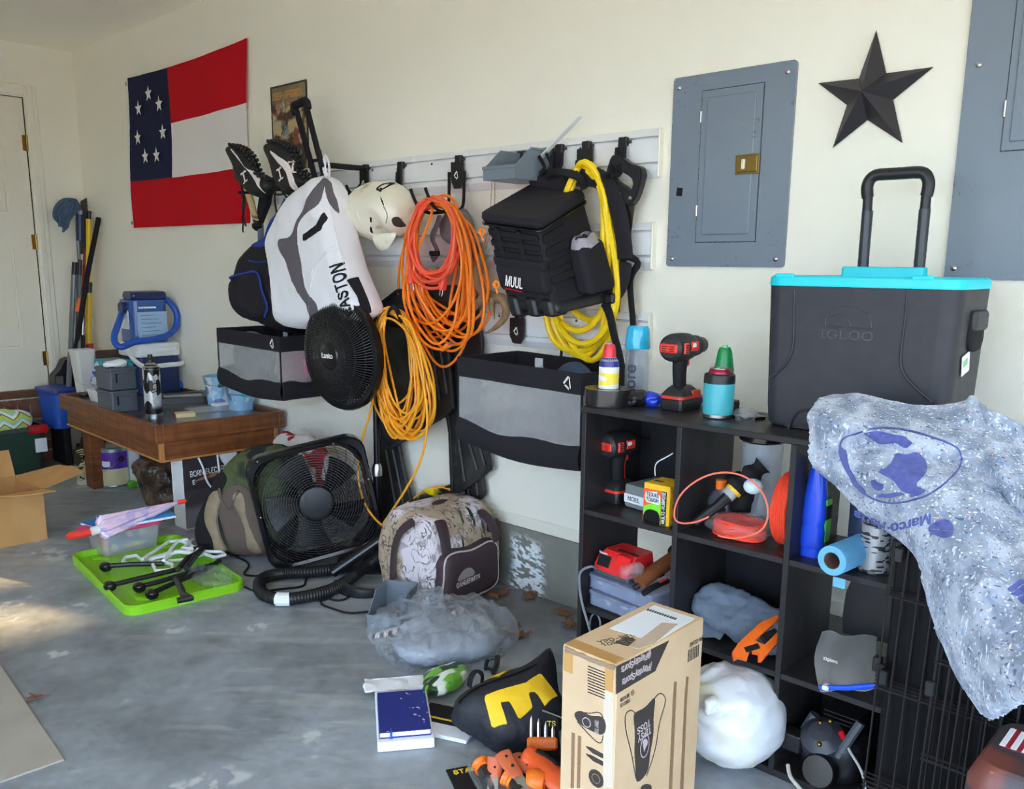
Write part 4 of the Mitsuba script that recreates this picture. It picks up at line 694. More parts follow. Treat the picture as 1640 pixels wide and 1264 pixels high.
for sx, sy in ((-.2, .245), (.13, .245), (-.245, .0), (-.1, -.245), (.16, -.245), (.245, .05)): part(bf, 'screw', BL(mv(trimesh.creation.icosphere(1, .005), (sx, sy, .047))), STEEL)
# ---------------------------------------------------------------- wooden table by the wall
tb = thing('wooden_table', 'low brown wooden table with a dark sunken top along the wall', 'table')
TA = math.radians(-3.0); TX = np.array([math.cos(TA), math.sin(TA), 0]); TY = np.array([-math.sin(TA), math.cos(TA), 0]); TO = np.array([-4.098, -.729, 0]); TM = np.column_stack([TX, TY, (0, 0, 1)])
def TL(m): return mv(m, TO, TM)
Lt, Dt, Zt = 1.43, .70, .561
for a, b in (((-Lt, 0, .473), (0, .035, Zt)), ((-Lt, Dt-.035, .473), (0, Dt, Zt)), ((-.035, .035, .473), (0, Dt-.035, Zt)), ((-Lt, .035, .473), (-Lt+.035, Dt-.035, Zt))): part(tb, 'top_rail', TL(bx(a, b, .004)), WOOD)
for a, b in (((-Lt+.03, .03, .38), (-.03, .055, .474)), ((-Lt+.03, Dt-.055, .38), (-.03, Dt-.03, .474)), ((-.055, .055, .38), (-.03, Dt-.055, .474)), ((-Lt+.03, .055, .38), (-Lt+.055, Dt-.055, .474))): part(tb, 'apron', TL(bx(a, b, .003)), WOOD)
LW = mat('light_wood', (176, 120, 66), .5)
for a, b in (((-Lt+.025, .024, .370), (-.025, .06, .381)), ((-.06, .06, .370), (-.024, Dt-.04, .381)), ((-.05, .026, .38), (-.026, .05, .474)), ((-.05, Dt-.05, .38), (-.026, Dt-.028, .474))): part(tb, 'bead', TL(bx(a, b, .002)), LW, 'pale wooden bead')
part(tb, 'top_panel', TL(bx((-Lt+.035, .035, .525), (-.035, Dt-.035, .545))), mat('table_top', lambda p, n, uv: mix(S(40, 38, 38), S(70, 68, 66), fbm(p.x*8, p.y*8, 0.)), .18, spec=.6))
for x, y in ((-1.25, .12), (-1.25, .58), (-.22, .42), (-.22, .60)): part(tb, 'leg', TL(bx((x-.055, y-.045, 0), (x+.055, y+.045, .48), .006)), WOOD)
ZT = .545
def boxX(x, l, r_, t, b, depth, r=.01, e=.006, taper=0.):   # block whose face towards +x is seen between these picture positions
    y0, y1 = Lx(l, (t+b)/2, x)[1], Lx(r_, (t+b)/2, x)[1]; z1, z0 = Lx((l+r_)/2, t, x)[2], Lx((l+r_)/2, b, x)[2]
    m = rbox(depth, y1-y0, z1-z0, r, e)
    if taper: k = 1-taper*(1-m.vertices[:, 2:3]/(z1-z0)); m.vertices[:, :2] *= k
    return mv(m, (x-depth/2, (y0+y1)/2, z0)), (y0, y1, z0, z1)
def ontop(q, z): return np.array(q, float)
NAVYP = mat('navy_plastic', (34, 48, 92), .4); WHP = mat('white_plastic', (226, 226, 224), .4); BLUEP = mat('blue_plastic', (36, 82, 176), .4); TEAL = mat('teal_card', (28, 160, 172), .55); DGREY = mat('dark_grey_plastic', (74, 78, 86), .45)
# cooler with ice-therapy unit on it
cx = -5.22; y0, y1 = Lx(222, 590, cx)[1], Lx(291, 590, cx)[1]; z1 = Lx(256, 549, cx)[2]; zl = z1-.085
ck = thing('cooler', 'navy cooler with a white lid and swing handle at the back of the wooden table', 'cooler')
part(ck, 'body', mv(rbox(.26, y1-y0-.01, zl-ZT, .03, .008), (cx-.135, (y0+y1)/2, ZT)), NAVYP); part(ck, 'lid', mv(rbox(.29, y1-y0+.015, z1-zl, .04, .014), (cx-.135, (y0+y1)/2, zl)), WHP)
part(ck, 'lid_step', mv(rbox(.02, (y1-y0)*.55, .03, .005, .004), (cx+.012, (y0+y1)/2+.03, zl+.03)), WHP)
zh = Lx(265, 583, cx)[2]; part(ck, 'handle', tube(spl([(cx-.15, y1+.012, zh+.05), (cx-.04, y1+.018, zh+.01), (cx+.02, y1, zh), (cx+.024, (y0+y1)/2, zh-.006), (cx+.02, y0+.02, zh-.002), (cx-.05, y0-.014, zh+.05), (cx-.12, y0-.014, zh+.10)], 40), .011, 8, flat=(1.4, .8)), WHP)
ju = thing('water_jug', 'blue ice therapy jug with a blue hose on top of the navy cooler', 'jug'); jx = cx-.03
ya, yb = Lx(212, 510, jx)[1], Lx(271, 510, jx)[1]; zj = Lx(240, 480, jx)[2]
part(ju, 'body', mv(rbox(.2, yb-ya, zj-z1, .045, .012), (jx-.1, (ya+yb)/2, z1)), mat('jug_blue', (44, 84, 150), .15, clearcoat=.6)); 
part(ju, 'front_label', bx((jx-.001, ya+.03, z1+.02), (jx+.002, yb-.015, z1+(zj-z1)*.72), .001), mat('label_pale', (150, 178, 204), .5), 'pale blue printed label')
for i in range(6): part(ju, 'label_line', bx((jx+.0021, ya+.05, z1+.045+i*.024), (jx+.003, yb-.05-.02*(i % 3), z1+.050+i*.024)), mat('label_print', (110, 136, 170), .6) if 'mat_label_print' not in scene else 'mat_label_print')
part(ju, 'brand_print', bx((jx+.0005, ya+.04, z1+(zj-z1)*.80), (jx+.0025, ya+.15, z1+(zj-z1)*.84)), WHP)
part(ju, 'side_label', bx((jx-.17, ya-.002, z1+(zj-z1)*.32), (jx-.05, ya+.001, z1+(zj-z1)*.75)), WPAPER)
part(ju, 'handle', mv(rbox(.15, (yb-ya)*.98, .055, .028, .02), (jx-.08, (ya+yb)/2+.005, zj-.005)), mat('jug_navy', (28, 36, 84), .2)); part(ju, 'cap', mv(cyl((0, 0, 0), (0, -.03, 0), .035), (jx-.09, ya, zj-.05)), NAVYP)
part(ju, 'hose', tube(spl([(jx-.05, yb+.01, zj+.0), Lx(280, 495, jx), Lx(284, 512, jx+.01), Lx(279, 528, jx+.03), Lx(262, 540, jx+.06), Lx(235, 545, jx+.08), Lx(205, 552, jx+.09), Lx(192, 556, jx+.09), Lx(184, 548, jx+.06), Lx(186, 528, jx+.02), (jx-.12, ya-.01, zj-.08)], 60), .019, 10), BLUEP, 'blue foam hose')
# boxes, bins and small things on the table
mb, (a, b, c, d_) = boxX(-5.28, 176, 216, 579, 632, .22, .004, .003)
tk = thing('carton', 'teal product box behind the stacked grey bins on the table', 'box'); part(tk, 'box', mb, TEAL)
part(tk, 'side_band', bx((-5.281, b-.075, c), (-5.2785, b-.035, d_-.002)), DGREY); part(tk, 'print', bx((-5.2805, a+.02, d_-.10), (-5.278, a+.055, d_-.05)), WHP); part(tk, 'print', mv(lathe([(.0001, .001), (.045, .001), (.045, 0)], 20), (-5.2795, a+.10, d_-.13), R('y', 90)), mat('pale_teal', (170, 212, 222), .6))
part(tk, 'top_flap', bx((-5.5, a, d_), (-5.28, b, d_+.004)), mat('teal_grey', (110, 150, 156), .6))
zb = ZT
for i, lab in enumerate(('lower of two stacked dark grey plastic bins on the wooden table', 'upper of two stacked dark grey plastic bins, under a white tissue')):
    m_, (a, b, c, d_) = boxX(-4.70, 179, 222, 630, 660, .19, .012, .006, .05); h_ = .122; m_ = mv(rbox(.19, b-a, h_-.002, .012, .006), (-4.795, (a+b)/2, ZT+i*h_))
    k = thing('storage_bin', lab, 'storage bin'); part(k, 'tub', m_, DGREY); part(k, 'rim', mv(rbox(.20, b-a+.012, .016, .014, .004), (-4.795, (a+b)/2, ZT+i*h_+h_-.020)), DGREY); part(k, 'slot', bx((-4.7005, a+.03, ZT+i*h_+.04), (-4.699, a+.04, ZT+i*h_+.09)), BLACKM); part(k, 'latch', bx((-4.702, (a+b)/2-.03, ZT+i*h_+h_-.035), (-4.694, (a+b)/2+.03, ZT+i*h_+h_-.012), .003), DGREY)
solo('tissue', 'white tissue on top of the stacked grey bins', 'tissue', mv(rough(superq(.05, .06, .022, 2., 24, 14), .02, 25, 4), (-4.75, (a+b)/2-.02, ZT+2*h_+.014)), WPAPER, smooth=50)
wb = Fz(137, 632, ZT); k = thing('waste_bin', 'tall off-white plastic bin at the far end of the table', 'bin')
OFFW = mat('off_white_plastic', (206, 202, 196), .45); L_ = [lift(rrect(.085+.035*t, .085+.035*t, .02), .27*t) for t in np.linspace(0, 1, 6)]+[lift(rrect(.115, .115, .02), .27), lift(rrect(.08, .08, .02), .02)]
part(k, 'tub', mv(loft(L_), wb+(-.05, .02, 0)), OFFW); part(k, 'rim', mv(loft([lift(rrect(.128, .128, .022), .258), lift(rrect(.128, .128, .022), .272), lift(rrect(.116, .116, .02), .272), lift(rrect(.116, .116, .02), .258)], False), wb+(-.05, .02, 0)), OFFW)
o = Fz(160, 643, ZT); k = thing('food_tub', 'small white tub with a raised flap lid on the table corner', 'tub'); part(k, 'tub', mv(loft([lift(rrect(.09, .11, .02), 0), lift(rrect(.11, .135, .02), .06), lift(rrect(.12, .145, .022), .063), lift(rrect(.12, .145, .022), .068), lift(rrect(.10, .125, .02), .066)]), o+(-.04, .03, 0)), WHP); part(k, 'lid', mv(bx((-.055, -.07, 0), (.055, .07, .004), .002), o+(-.05, -.03, .085), R('x', -24)), OFFW)
solo('remote', 'flat black gadget lying beside the off-white bin', 'gadget', mv(rbox(.05, .14, .018, .012, .005), Fz(140, 632, ZT)+(.06, 0, 0), R('z', 20)), BLACK)
# spray can
o = Fz(247, 666, ZT); k = thing('spray_can', 'black and silver spray can standing at the near corner of the table', 'can'); rc = .043
part(k, 'body', mv(lathe([(.0001, 0), (rc, .002), (rc, .255), (rc-.004, .262), (rc-.012, .272), (.018, .278), (.0001, .278)], 28), o), mat('can_black', lambda p, n, uv: mix(S(24, 24, 28), S(196, 198, 202), smoothstep(.53, .57, fbm(p.y*30, p.z*20, p.x*30, 2))*smoothstep(.58, .62, p.z)*smoothstep(.82, .78, p.z)), .25, .3))
part(k, 'shoulder', mv(lathe([(rc+.0005, .248), (rc-.004, .264), (.02, .280), (.018, .284)], 28), o), STEEL); part(k, 'nozzle', mv(lathe([(.018, .28), (.018, .300), (.013, .305), (.012, .325), (.0001, .327)], 16), o), BLACK); part(k, 'base_ring', mv(lathe([(rc+.001, 0), (rc+.0015, .012), (rc, .014)], 28), o), STEEL)
part(k, 'label_panel', mv(lathe([(rc+.0008, .05), (rc+.0008, .235)], 8, 60), o, R('z', -165)), WPAPER, 'white text panel')
part(k, 'lettering', text('PBlast', .045, o+(rc+.001, -.0, .07), (0, 0, 1), (.65, -.75, 0), .001, True, w=.15), WHP, 'white lettering')
# cloths, tray, cards, buckets
solo('cloth', 'crumpled blue cloth bag on the table next to the cooler', 'cloth', mv(rough(superq(.09, .12, .035, 2, 40, 20), .03, 14, 6), Fz(285, 624, ZT)+(-.03, -.02, .03)), mat('cloth_blue', (44, 110, 190), .6), smooth=50)
solo('cloth', 'crumpled mint green cloth beside the blue cloth on the table', 'cloth', mv(rough(superq(.08, .09, .035, 2, 40, 20), .03, 16, 9), Fz(308, 622, ZT)+(-.0, .03, .03)), mat('cloth_mint', (140, 214, 196), .6), smooth=50)
tx, ty = Fz(258, 646, ZT), Fz(352, 640, ZT); c_ = (tx+ty)/2+(-.09, .0, 0); v_ = (ty-tx)/np.linalg.norm(ty-tx); B_ = basis(v_, (0, 0, 1)); wid = np.linalg.norm(ty-tx)
k = thing('picture_frame', 'dark wooden picture frame lying flat on the table', 'picture frame'); part(k, 'frame', mv(ext(sbox(-wid/2, -.13, wid/2, .13).difference(sbox(-wid/2+.05, -.08, wid/2-.05, .08)), .03), c_, B_), mat('frame_dark', (44, 38, 36), .35)); part(k, 'print', mv(bx((-wid/2+.045, -.085, .005), (wid/2-.045, .085, .02)), c_, B_), mat('print_grey', (176, 186, 190), .25), 'pale sheet under glass'); part(k, 'backing', mv(bx((-wid/2+.01, -.12, .0), (wid/2-.01, .12, .006)), c_, B_), BLACKM)
o = Fz(295, 668, ZT); k = thing('card_box', 'small cream and red card box at the front of the table', 'box'); part(k, 'box', mv(bx((-.035, -.05, 0), (.035, .05, .022), .002), o+(-.01, .01, 0), R('z', -20)), mat('card_cream', (206, 184, 140), .6)); part(k, 'end_label', mv(bx((-.036, -.0515, .003), (.036, -.049, .019)), o+(-.01, .01, 0), R('z', -20)), RED)
solo('sheet', 'grey glossy sheet lying on the table beside the card box', 'sheet', mv(bx((-.10, -.12, 0), (.10, .12, .003)), Fz(335, 657, ZT)+(-.02, .03, 0), R('z', -8)), mat('sheet_grey', (130, 132, 134), .2)); solo('paper', 'small white folded paper against the blue bucket', 'paper', mv(bx((-.03, -.06, 0), (.03, .06, .012), .003), Fz(355, 651, ZT)+(-.02, .02, .003), R('z', 6)), WPAPER)
TIN = mat('bucket_blue', lambda p, n, uv: mix(mix(S(150, 192, 222), S(214, 228, 240), smoothstep(.5, .6, fbm(p.y*22, p.z*22, p.x*22, 3))), S(70, 92, 168), smoothstep(.62, .66, fbm(p.y*16+4, p.z*16, p.x*16, 2))*.8), .3, .2)
def bucket(label, o, r0, r1, h, pail):
    k = thing('tin_bucket', label, 'bucket'); part(k, 'tub', mv(lathe([(.0001, .002), (r0, 0), (r1, h), (r1+.004, h+.003), (r1-.002, h+.001), (r0-.002, .006), (.0001, .006)], 30), o), TIN)
    part(k, 'bail', tube(spl([o+(0, -r1-.002, h-.015), o+(.03, -r1-.012, h*.8), o+(r1+.01, -.03, h*.72), o+(r1+.012, .02, h*.74), o+(.03, r1+.008, h*.85), o+(0, r1+.002, h-.015)], 24), .002, 6), STEEL); part(k, 'grip', cyl(o+(r1+.010, -.045, h*.72), o+(r1+.012, .03, h*.74), .009, n=10), pail); return k
o = Fz(384, 657, ZT); bucket('light blue tin bucket on the near right end of the table', o+(-.03, .03, 0), .066, .083, .125, mat('bucket_grip', (40, 178, 206), .4)); bucket('light blue tin bucket against the wall, half behind the mesh basket', Fz(357, 641, ZT)+(.1, -.08, 0), .06, .08, .16, mat('grip_green', (56, 104, 84), .5))
solo('picture_frame', 'dark brown board leaning in the corner behind the teal box', 'board', mv(bx((-.01, -.10, 0), (.01, .10, .26), .003), np.array([-5.50, Lx(184, 600, -5.50)[1], ZT+.002]), R('y', -4)), mat('board_brown', (70, 50, 36), .4)); solo('package', 'blue and white crinkled package beside the teal box', 'package', mv(rough(superq(.05, .07, .10, 2.2, 30, 20), .02, 22, 5), Lx(165, 605, -5.45)), mat('pack_blue', lambda p, n, uv: mix(S(200, 206, 222), S(40, 78, 168), smoothstep(.48, .54, fbm(p.y*18, p.z*30, p.x*10, 2))), .4), smooth=50)
# ---------------------------------------------------------------- poles in the corner
def poleX(name, label, c, segs, x0=-6.42, r=.013):      # segs: (material, part name, picture polyline, radius factor)
    k = thing(name, label, c)
    for pn, m_, l, rf in segs: part(k, pn, tube([Lx(a, b, x0+(.0 if len(q) == 0 else q[0])) for a, b, *q in l], r*rf, 10), m_)
    return k
GM = mat('pole_grey', (116, 122, 130), .4, .4); YP = mat('pole_yellow', (232, 190, 30), .4)
mp = poleX('mop', 'mop with a blue string head standing upside down in the corner', 'mop', [('pole', GM, [(124.5, 385), (127.5, 425), (126, 640, .3)], .9), ('neck', NAVYP, [(127, 342), (128, 386)], 1.9)], -6.40)
MOPB = mat('mop_blue', (74, 96, 122), .95, bump=(lambda p, n, uv: noise(p.x*90, p.z*90, p.y*90), .004)); r_ = np.random.default_rng(3); ms = []
for i in range(46):
    s0 = r_.uniform(-1, 1); a0 = Lx(124+5*s0, 334+3*r_.random(), -6.40+.05*r_.random()); drop = r_.uniform(.6, 1.15); lx_ = 118-r_.uniform(0, 32)
    ms.append(tube(spl([a0, Lx(118+4*s0-8*r_.random(), 325-r_.random()*4, -6.38+.05*r_.random()), Lx(lx_+6, 328-4*r_.random(), -6.36+.06*r_.random()), Lx(lx_-4*r_.random(), 345, -6.36+.06*r_.random()), Lx(92+r_.random()*20, 345+22*drop*r_.random()+3, -6.37+.06*r_.random())], 14), .0095, 5))
part(mp, 'strings', ms, MOPB, 'blue cotton strings', stuff=True); part(mp, 'collar', tube([Lx(126.5, 337, -6.40), Lx(127, 344, -6.40)], .036, 12, flat=(1, .5)), mat('collar_pale', (150, 166, 190), .4))
shv = thing('shovel', 'dark flat-bladed shovel with a red shaft in the corner behind the mop', 'shovel'); q = [Lx(a, b, -6.47) for a, b in ((129, 322), (138, 317), (140, 345), (139, 400), (136, 406), (128, 407), (126, 360))]
q2 = np.array([(p[1], p[2]) for p in q]); part(shv, 'blade', mv(ext(Polygon(q2), .012), (-6.47, 0, 0), np.array([[0, 0, 1], [1, 0, 0], [0, 1, 0.]])), mat('blade_dark', (60, 58, 54), .5)); part(shv, 'shaft', tube([Lx(137, 402, -6.46), Lx(133, 470, -6.44), Lx(131, 640, -6.3)], .014, 8), mat('shaft_red', (146, 28, 34), .45))
poleX('pole_tool', 'yellow-handled pole with black grips standing in the corner', 'long tool', [('grip', BLACK, [(142.5, 338), (142, 352)], 1.3), ('shaft', YP, [(142, 351), (142.5, 400), (141, 452)], 1.5), ('grip', BLACK, [(143.5, 452), (142.5, 470)], 1.5), ('lower_shaft', YP, [(142.5, 469), (141.5, 552)], 1.75), ('base', mat('pole_red', (196, 40, 36), .4), [(143, 550), (144, 574)], 2.2), ('shaft_end', BLACK, [(144, 573), (145, 680)], 1.2)], -6.36, .012)
k = poleX('pole', 'long black pole with an orange sticker leaning against the wall', 'pole', [('shaft', BLACKM, [(158, 349, -.02), (140, 440, -.0), (122, 556, .04), (112, 660, .10)], 1.25)], -6.27, .0135); part(k, 'sticker', tube([Lx(128.5, 478, -6.29), Lx(125.5, 500, -6.27)], .0185, 10), mat('sticker_orange', (240, 110, 50), .5), 'orange sticker')
poleX('pole', 'grey pole with a black tip, leftmost in the corner', 'pole', [('tip', BLACK, [(119.5, 420), (118.5, 441)], 1.3), ('shaft', GM, [(118.5, 440), (115, 520), (110, 625, .2)], 1.35)], -6.33); poleX('pole', 'dark grey pole just right of the leftmost grey pole', 'pole', [('tip', BLACK, [(128, 416), (127, 440)], 1.2), ('shaft', DGREY, [(127, 439), (124, 530), (120, 640, .2)], 1.15)], -6.38); poleX('broom', 'thin silver broom handle with a black sleeve behind the off-white bin', 'broom', [('shaft', STEEL, [(133, 480), (132.5, 540)], .6), ('sleeve', BLACK, [(132, 538), (132, 640, .2)], 1.3)], -6.34)
dp = thing('dustpan', 'black long-handled dustpan in the corner by the door', 'dustpan'); q = [(88, 602), (97, 592), (104, 577), (113, 573), (116, 640), (90, 640)]; q2 = np.array([Lx(a, b, -6.30)[1:] for a, b in q]); part(dp, 'pan', mv(ext(Polygon(q2), .10), (-6.40, 0, 0), np.array([[0, 0, 1], [1, 0, 0], [0, 1, 0.]])), BLACK); part(dp, 'flap', bx(Lx(89, 603, -6.29), Lx(104, 632, -6.285), .003), mat('flap_grey', (92, 92, 86), .6))
rb, (a, b, c, d_) = boxX(-6.0, 86, 128, 625, 688, .3, .05, .012, .12); k = thing('recycling_bin', 'bright blue plastic bin behind the far end of the table', 'bin'); part(k, 'tub', rb, BLUEP); part(k, 'rim', mv(rbox(.33, b-a+.03, .03, .055, .006), (-6.15, (a+b)/2, d_-.025)), mat('rim_blue', (28, 56, 140), .4)); part(k, 'stand', bx((-6.27, a+.06, 0), (-6.03, b-.06, c+.01), .01), BLACKM)
# ---------------------------------------------------------------- on the floor, left
CARD = mat('cardboard', lambda p, n, uv: mix(S(176, 128, 76), S(200, 156, 102), fbm(p.x*14+p.y*14, p.z*3, p.y*5, 3)), .8, spec=.2); CARD2 = mat('cardboard_pale', lambda p, n, uv: mix(S(200, 168, 130), S(216, 188, 152), fbm(p.x*10, p.z*10, p.y*10, 3)), .75, spec=.25)
ob = thing('cardboard_box', 'open brown cardboard box with spread flaps at the left edge', 'box'); X1 = -4.478; Y1 = -1.135; Y0 = -1.62; X0 = -4.86; H_ = Lx(67, 784, X1)[2]
for a, b in (((X1-.005, Y0, 0), (X1, Y1, H_)), ((X0, Y0, 0), (X0+.005, Y1, H_)), ((X0, Y1-.005, 0), (X1, Y1, H_)), ((X0, Y0, 0), (X1, Y0+.005, H_))): part(ob, 'wall', bx(a, b), CARD)
part(ob, 'bottom', bx((X0, Y0, .002), (X1, Y1, .006)), CARD)
def flap(pts, t=.005): 
    a, b, c, d_ = [np.array(p, float) for p in pts]; u = np.linspace(0, 1, 8)[:, None, None]; v = np.linspace(0, 1, 8)[None, :, None]; return thick((1-u)*(1-v)*a+u*(1-v)*b+u*v*c+(1-u)*v*d_+np.array([0, 0, .012])*np.sin(u*5)*v, t)
part(ob, 'flap', flap([(X1, Y0, H_), (X1, Y1, H_), Lx(88, 783, X1+.13), (X1+.13, Y0, H_+.02)]), CARD); part(ob, 'flap', flap([(X1, Y1, H_), (X0, Y1, H_), Lx(95, 741, X0+.02), Lx(133, 757, X1-.06)]), CARD); part(ob, 'flap', flap([(X0, Y0, H_), (X0, Y1, H_), (X0-.06, Y1+.0, H_+.14), (X0-.06, Y0, H_+.14)]), CARD)
tt = thing('storage_tote', 'dark green storage tote with red latches in front of the brick step', 'tote'); GRN = mat('tote_green', (34, 62, 50), .45); a = Lx(86, 745, -5.98)[1]
part(tt, 'tub', mv(loft([lift(rrect(.25, .56, .03), .0), lift(rrect(.29, .62, .04), .285), lift(rrect(.26, .59, .03), .285), lift(rrect(.23, .54, .03), .02)]), (-6.12, a-.34, 0)), GRN); part(tt, 'rim', mv(loft([lift(rrect(.29, .62, .04), .27), lift(rrect(.32, .65, .05), .275), lift(rrect(.32, .65, .05), .30), lift(rrect(.28, .61, .04), .30)], False), (-6.12, a-.34, 0)), mat('tote_rim', (58, 66, 62), .45)); part(tt, 'latch', mv(rbox(.05, .12, .05, .01, .008), (-5.985, a-.075, .255)), RED, 'red latch'); part(tt, 'label', bx((-5.978, a-.10, .13), (-5.973, a-.03, .22)), WPAPER)
def chev(p, n, uv):
    t = p.z*1.+dr.abs((p.y*9-dr.floor(p.y*9))-.5)*.085; k = (t*16)-dr.floor(t*16)
    return dr.select(k < .36, mi.Color3f(*S(196, 208, 84)), dr.select(k < .46, mi.Color3f(*S(60, 66, 70)), dr.select(k < .78, mi.Color3f(*S(228, 232, 226)), mi.Color3f(*S(150, 204, 192)))))
solo('blanket', 'folded green and white zigzag blanket on top of the green tote', 'blanket', mv(rough(superq(.14, .29, .075, 3, 44, 24), .02, 9, 4), (-6.10, a-.36, .335)), mat('zigzag_cloth', chev, .9), smooth=60)
CAMOS = mat('sneaker_camo', lambda p, n, uv: mix(mix(S(150, 146, 118), S(196, 192, 168), fbm(p.y*20, p.z*30, p.x*20, 3)), S(40, 42, 36), smoothstep(.56, .6, fbm(p.x*30+9, p.z*40, p.y*30, 3))), .8)
def sneaker(label, o, ang, m, L_=.30):
    k = thing('sneaker', label, 'shoe'); B = R('z', ang); S_ = []
    for t in np.linspace(0, 1, 14):
        w_ = .035+.014*math.sin(t*math.pi)+.006*(t > .6); h_ = .105-.03*t if t < .42 else .095-.075*(t-.42)/.58; h_ *= (1 if .03 < t < .97 else .7); a = np.linspace(0, 2*np.pi, 20, endpoint=False); e = .75
        S_.append(np.column_stack([np.full(20, (t-.5)*L_), w_*np.sign(np.cos(a))*np.abs(np.cos(a))**e*(.6 if t in (0, 1) else 1), .022+h_/2+h_/2*np.sign(np.sin(a))*np.abs(np.sin(a))**e]))
    part(k, 'upper', mv(loft(S_), o, B), m, smooth=60); so = Polygon(smooth_loop([(-.15, -.03), (-.05, -.036), (.06, -.048), (.14, -.03), (.152, 0), (.14, .034), (.06, .045), (-.05, .036), (-.145, .03), (-.155, 0)], 50)); part(k, 'sole', mv(ext(so, .03), o, B), mat('sole_white', (206, 204, 198), .6) if 'mat_sole_white' not in scene else 'mat_sole_white')
    for i in range(4): part(k, 'lace', mv(tube([(.0+i*.022, -.035, .098-i*.012), (.005+i*.022, 0, .112-i*.012), (.0+i*.022, .035, .098-i*.012)], .005, 6), o, B), mat('lace_pale', (200, 196, 150), .8) if 'mat_lace_pale' not in scene else 'mat_lace_pale')
    part(k, 'collar', mv(loft([np.column_stack([-.095+.05*np.cos(q), .03*np.sin(q), np.full(16, z)]) for q in [np.linspace(0, 2*np.pi, 16, endpoint=False)] for z in (.10, .128)], False), o, B), BLACKM)
sneaker('camouflage sneaker on the floor beside the table leg', Fz(124, 772)+(-.02, .07, 0), -28, CAMOS); sneaker('dark camouflage sneaker behind the other one, by the green tote', Fz(100, 752)+(-.02, .14, 0), -20, mat('sneaker_dark', (66, 60, 50), .8))
solo('cloth_bundle', 'dark maroon bundle in the shadows left of the table leg', 'bundle', mv(rough(superq(.14, .12, .13, 2.2, 36, 24), .05, 9, 5), (-6.02, -.24, .14)), mat('maroon_cloth', (62, 42, 42), .9), smooth=60); k = thing('plastic_tub', 'small bright blue tub on the floor behind the table leg', 'tub'); part(k, 'tub', mv(lathe([(.0001, 0), (.08, 0), (.10, .14), (.105, .15), (.10, .15), (.09, .02), (.0001, .02)], 24), (-5.80, -.17, 0)), BLUEP)
# paint can, white carton, brown bag, paper shopping bag
o = Fz(183, 781)+(-.10, .045, 0); r0 = .107; h0 = .245; k = thing('paint_can', 'metal paint can with a purple label on the floor by the table leg', 'paint can')
part(k, 'can', mv(lathe([(.0001, 0), (r0, 0), (r0+.003, .004), (r0, .01), (r0, h0-.01), (r0+.004, h0-.005), (r0, h0), (r0-.012, h0), (r0-.014, h0-.008), (.0001, h0-.008)], 40), o), mat('can_metal', (168, 176, 186), .3, .8)); th = math.degrees(math.atan2(-.55, .83))
part(k, 'label', mv(lathe([(r0+.0012, .012), (r0+.0012, h0*.46)], 30, 165), o, R('z', th-105)), mat('label_cream', (212, 200, 160), .5)); part(k, 'label_band', mv(lathe([(r0+.0012, h0*.46), (r0+.0012, h0*.88)], 30, 165), o, R('z', th-105)), mat('label_purple', (84, 36, 150), .45), 'purple band')
c_, s_ = math.cos(math.radians(th-45)), math.sin(math.radians(th-45))
def oncan(m, ang): m = m.copy(); x = m.vertices[:, 0]/r0+math.radians(ang); rr = r0+.0016+m.vertices[:, 2]; m.vertices = np.column_stack([rr*np.cos(x), rr*np.sin(x), m.vertices[:, 1]]); return mv(m, o)
part(k, 'lettering', oncan(mv(meshkit.text_mesh('ACRYL', .028, .001, True), (0, h0*.56, 0)), th-80), WPAPER, 'white lettering'); part(k, 'seal', oncan(fine(bx((-.02, h0*.52, 0), (.02, h0*.66, .001)), 2), th-8), WPAPER); part(k, 'bail', tube([o+np.array([r0*1.03*math.cos(math.radians(a)), r0*1.03*math.sin(math.radians(a)), z]) for a, z in ((th+38, h0*.7), (th+15, h0*.56), (th-15, h0*.42), (th-45, h0*.3), (th-75, h0*.27))], .0025, 6), STEEL); part(k, 'bail_ear', mv(mv(lathe([(.0001, .004), (.018, .003), (.02, 0)], 16), (0, 0, 0), R('y', 90)), o+(r0*math.cos(math.radians(th+38)), r0*math.sin(math.radians(th+38)), h0*.7), R('z', th+38)), BLACKM)
k = thing('carton', 'slim white carton standing behind the paint can', 'box'); part(k, 'box', mv(bx((-.05, -.045, 0), (.05, .045, .25), .002), Fz(212, 782)+(-.06, .08, 0)), WPAPER); part(k, 'print', mv(bx((.0495, -.02, .17), (.051, .03, .22)), Fz(212, 782)+(-.06, .08, 0)), BLUEP)
solo('plastic_piece', 'small bright green plastic piece on the floor beside the paint can', 'plastic piece', mv(rbox(.05, .05, .035, .012, .006), Fz(205, 781)+(0, .03, 0)), mat('cap_green', (96, 186, 40), .4))
BROWNB = mat('brown_plastic', lambda p, n, uv: mix(S(58, 44, 36), S(104, 82, 64), smoothstep(.4, .7, fbm(p.x*16, p.z*16, p.y*16, 4))), .3, bump=(lambda p, n, uv: fbm(p.x*30, p.z*30, p.y*30, 4), .02))
solo('leaf_bag', 'crumpled shiny brown bag on the floor under the table', 'bag', mv(rough(superq(.20, .17, .17, 2.3, 60, 40), .06, 9, 8, 4), (-4.66, -.40, .155)), BROWNB, smooth=50)
bg = thing('paper_bag', 'dark printed paper shopping bag with white sides and rope handle by the table', 'paper bag'); bx1 = -4.125; yl = Lx(299, 850, bx1)[1]; zt_ = Lx(292, 731, bx1)[2]; yr = yl+.30; lean = .03
bgp = lambda y, z, o=0.: np.array([bx1+o, y, z])
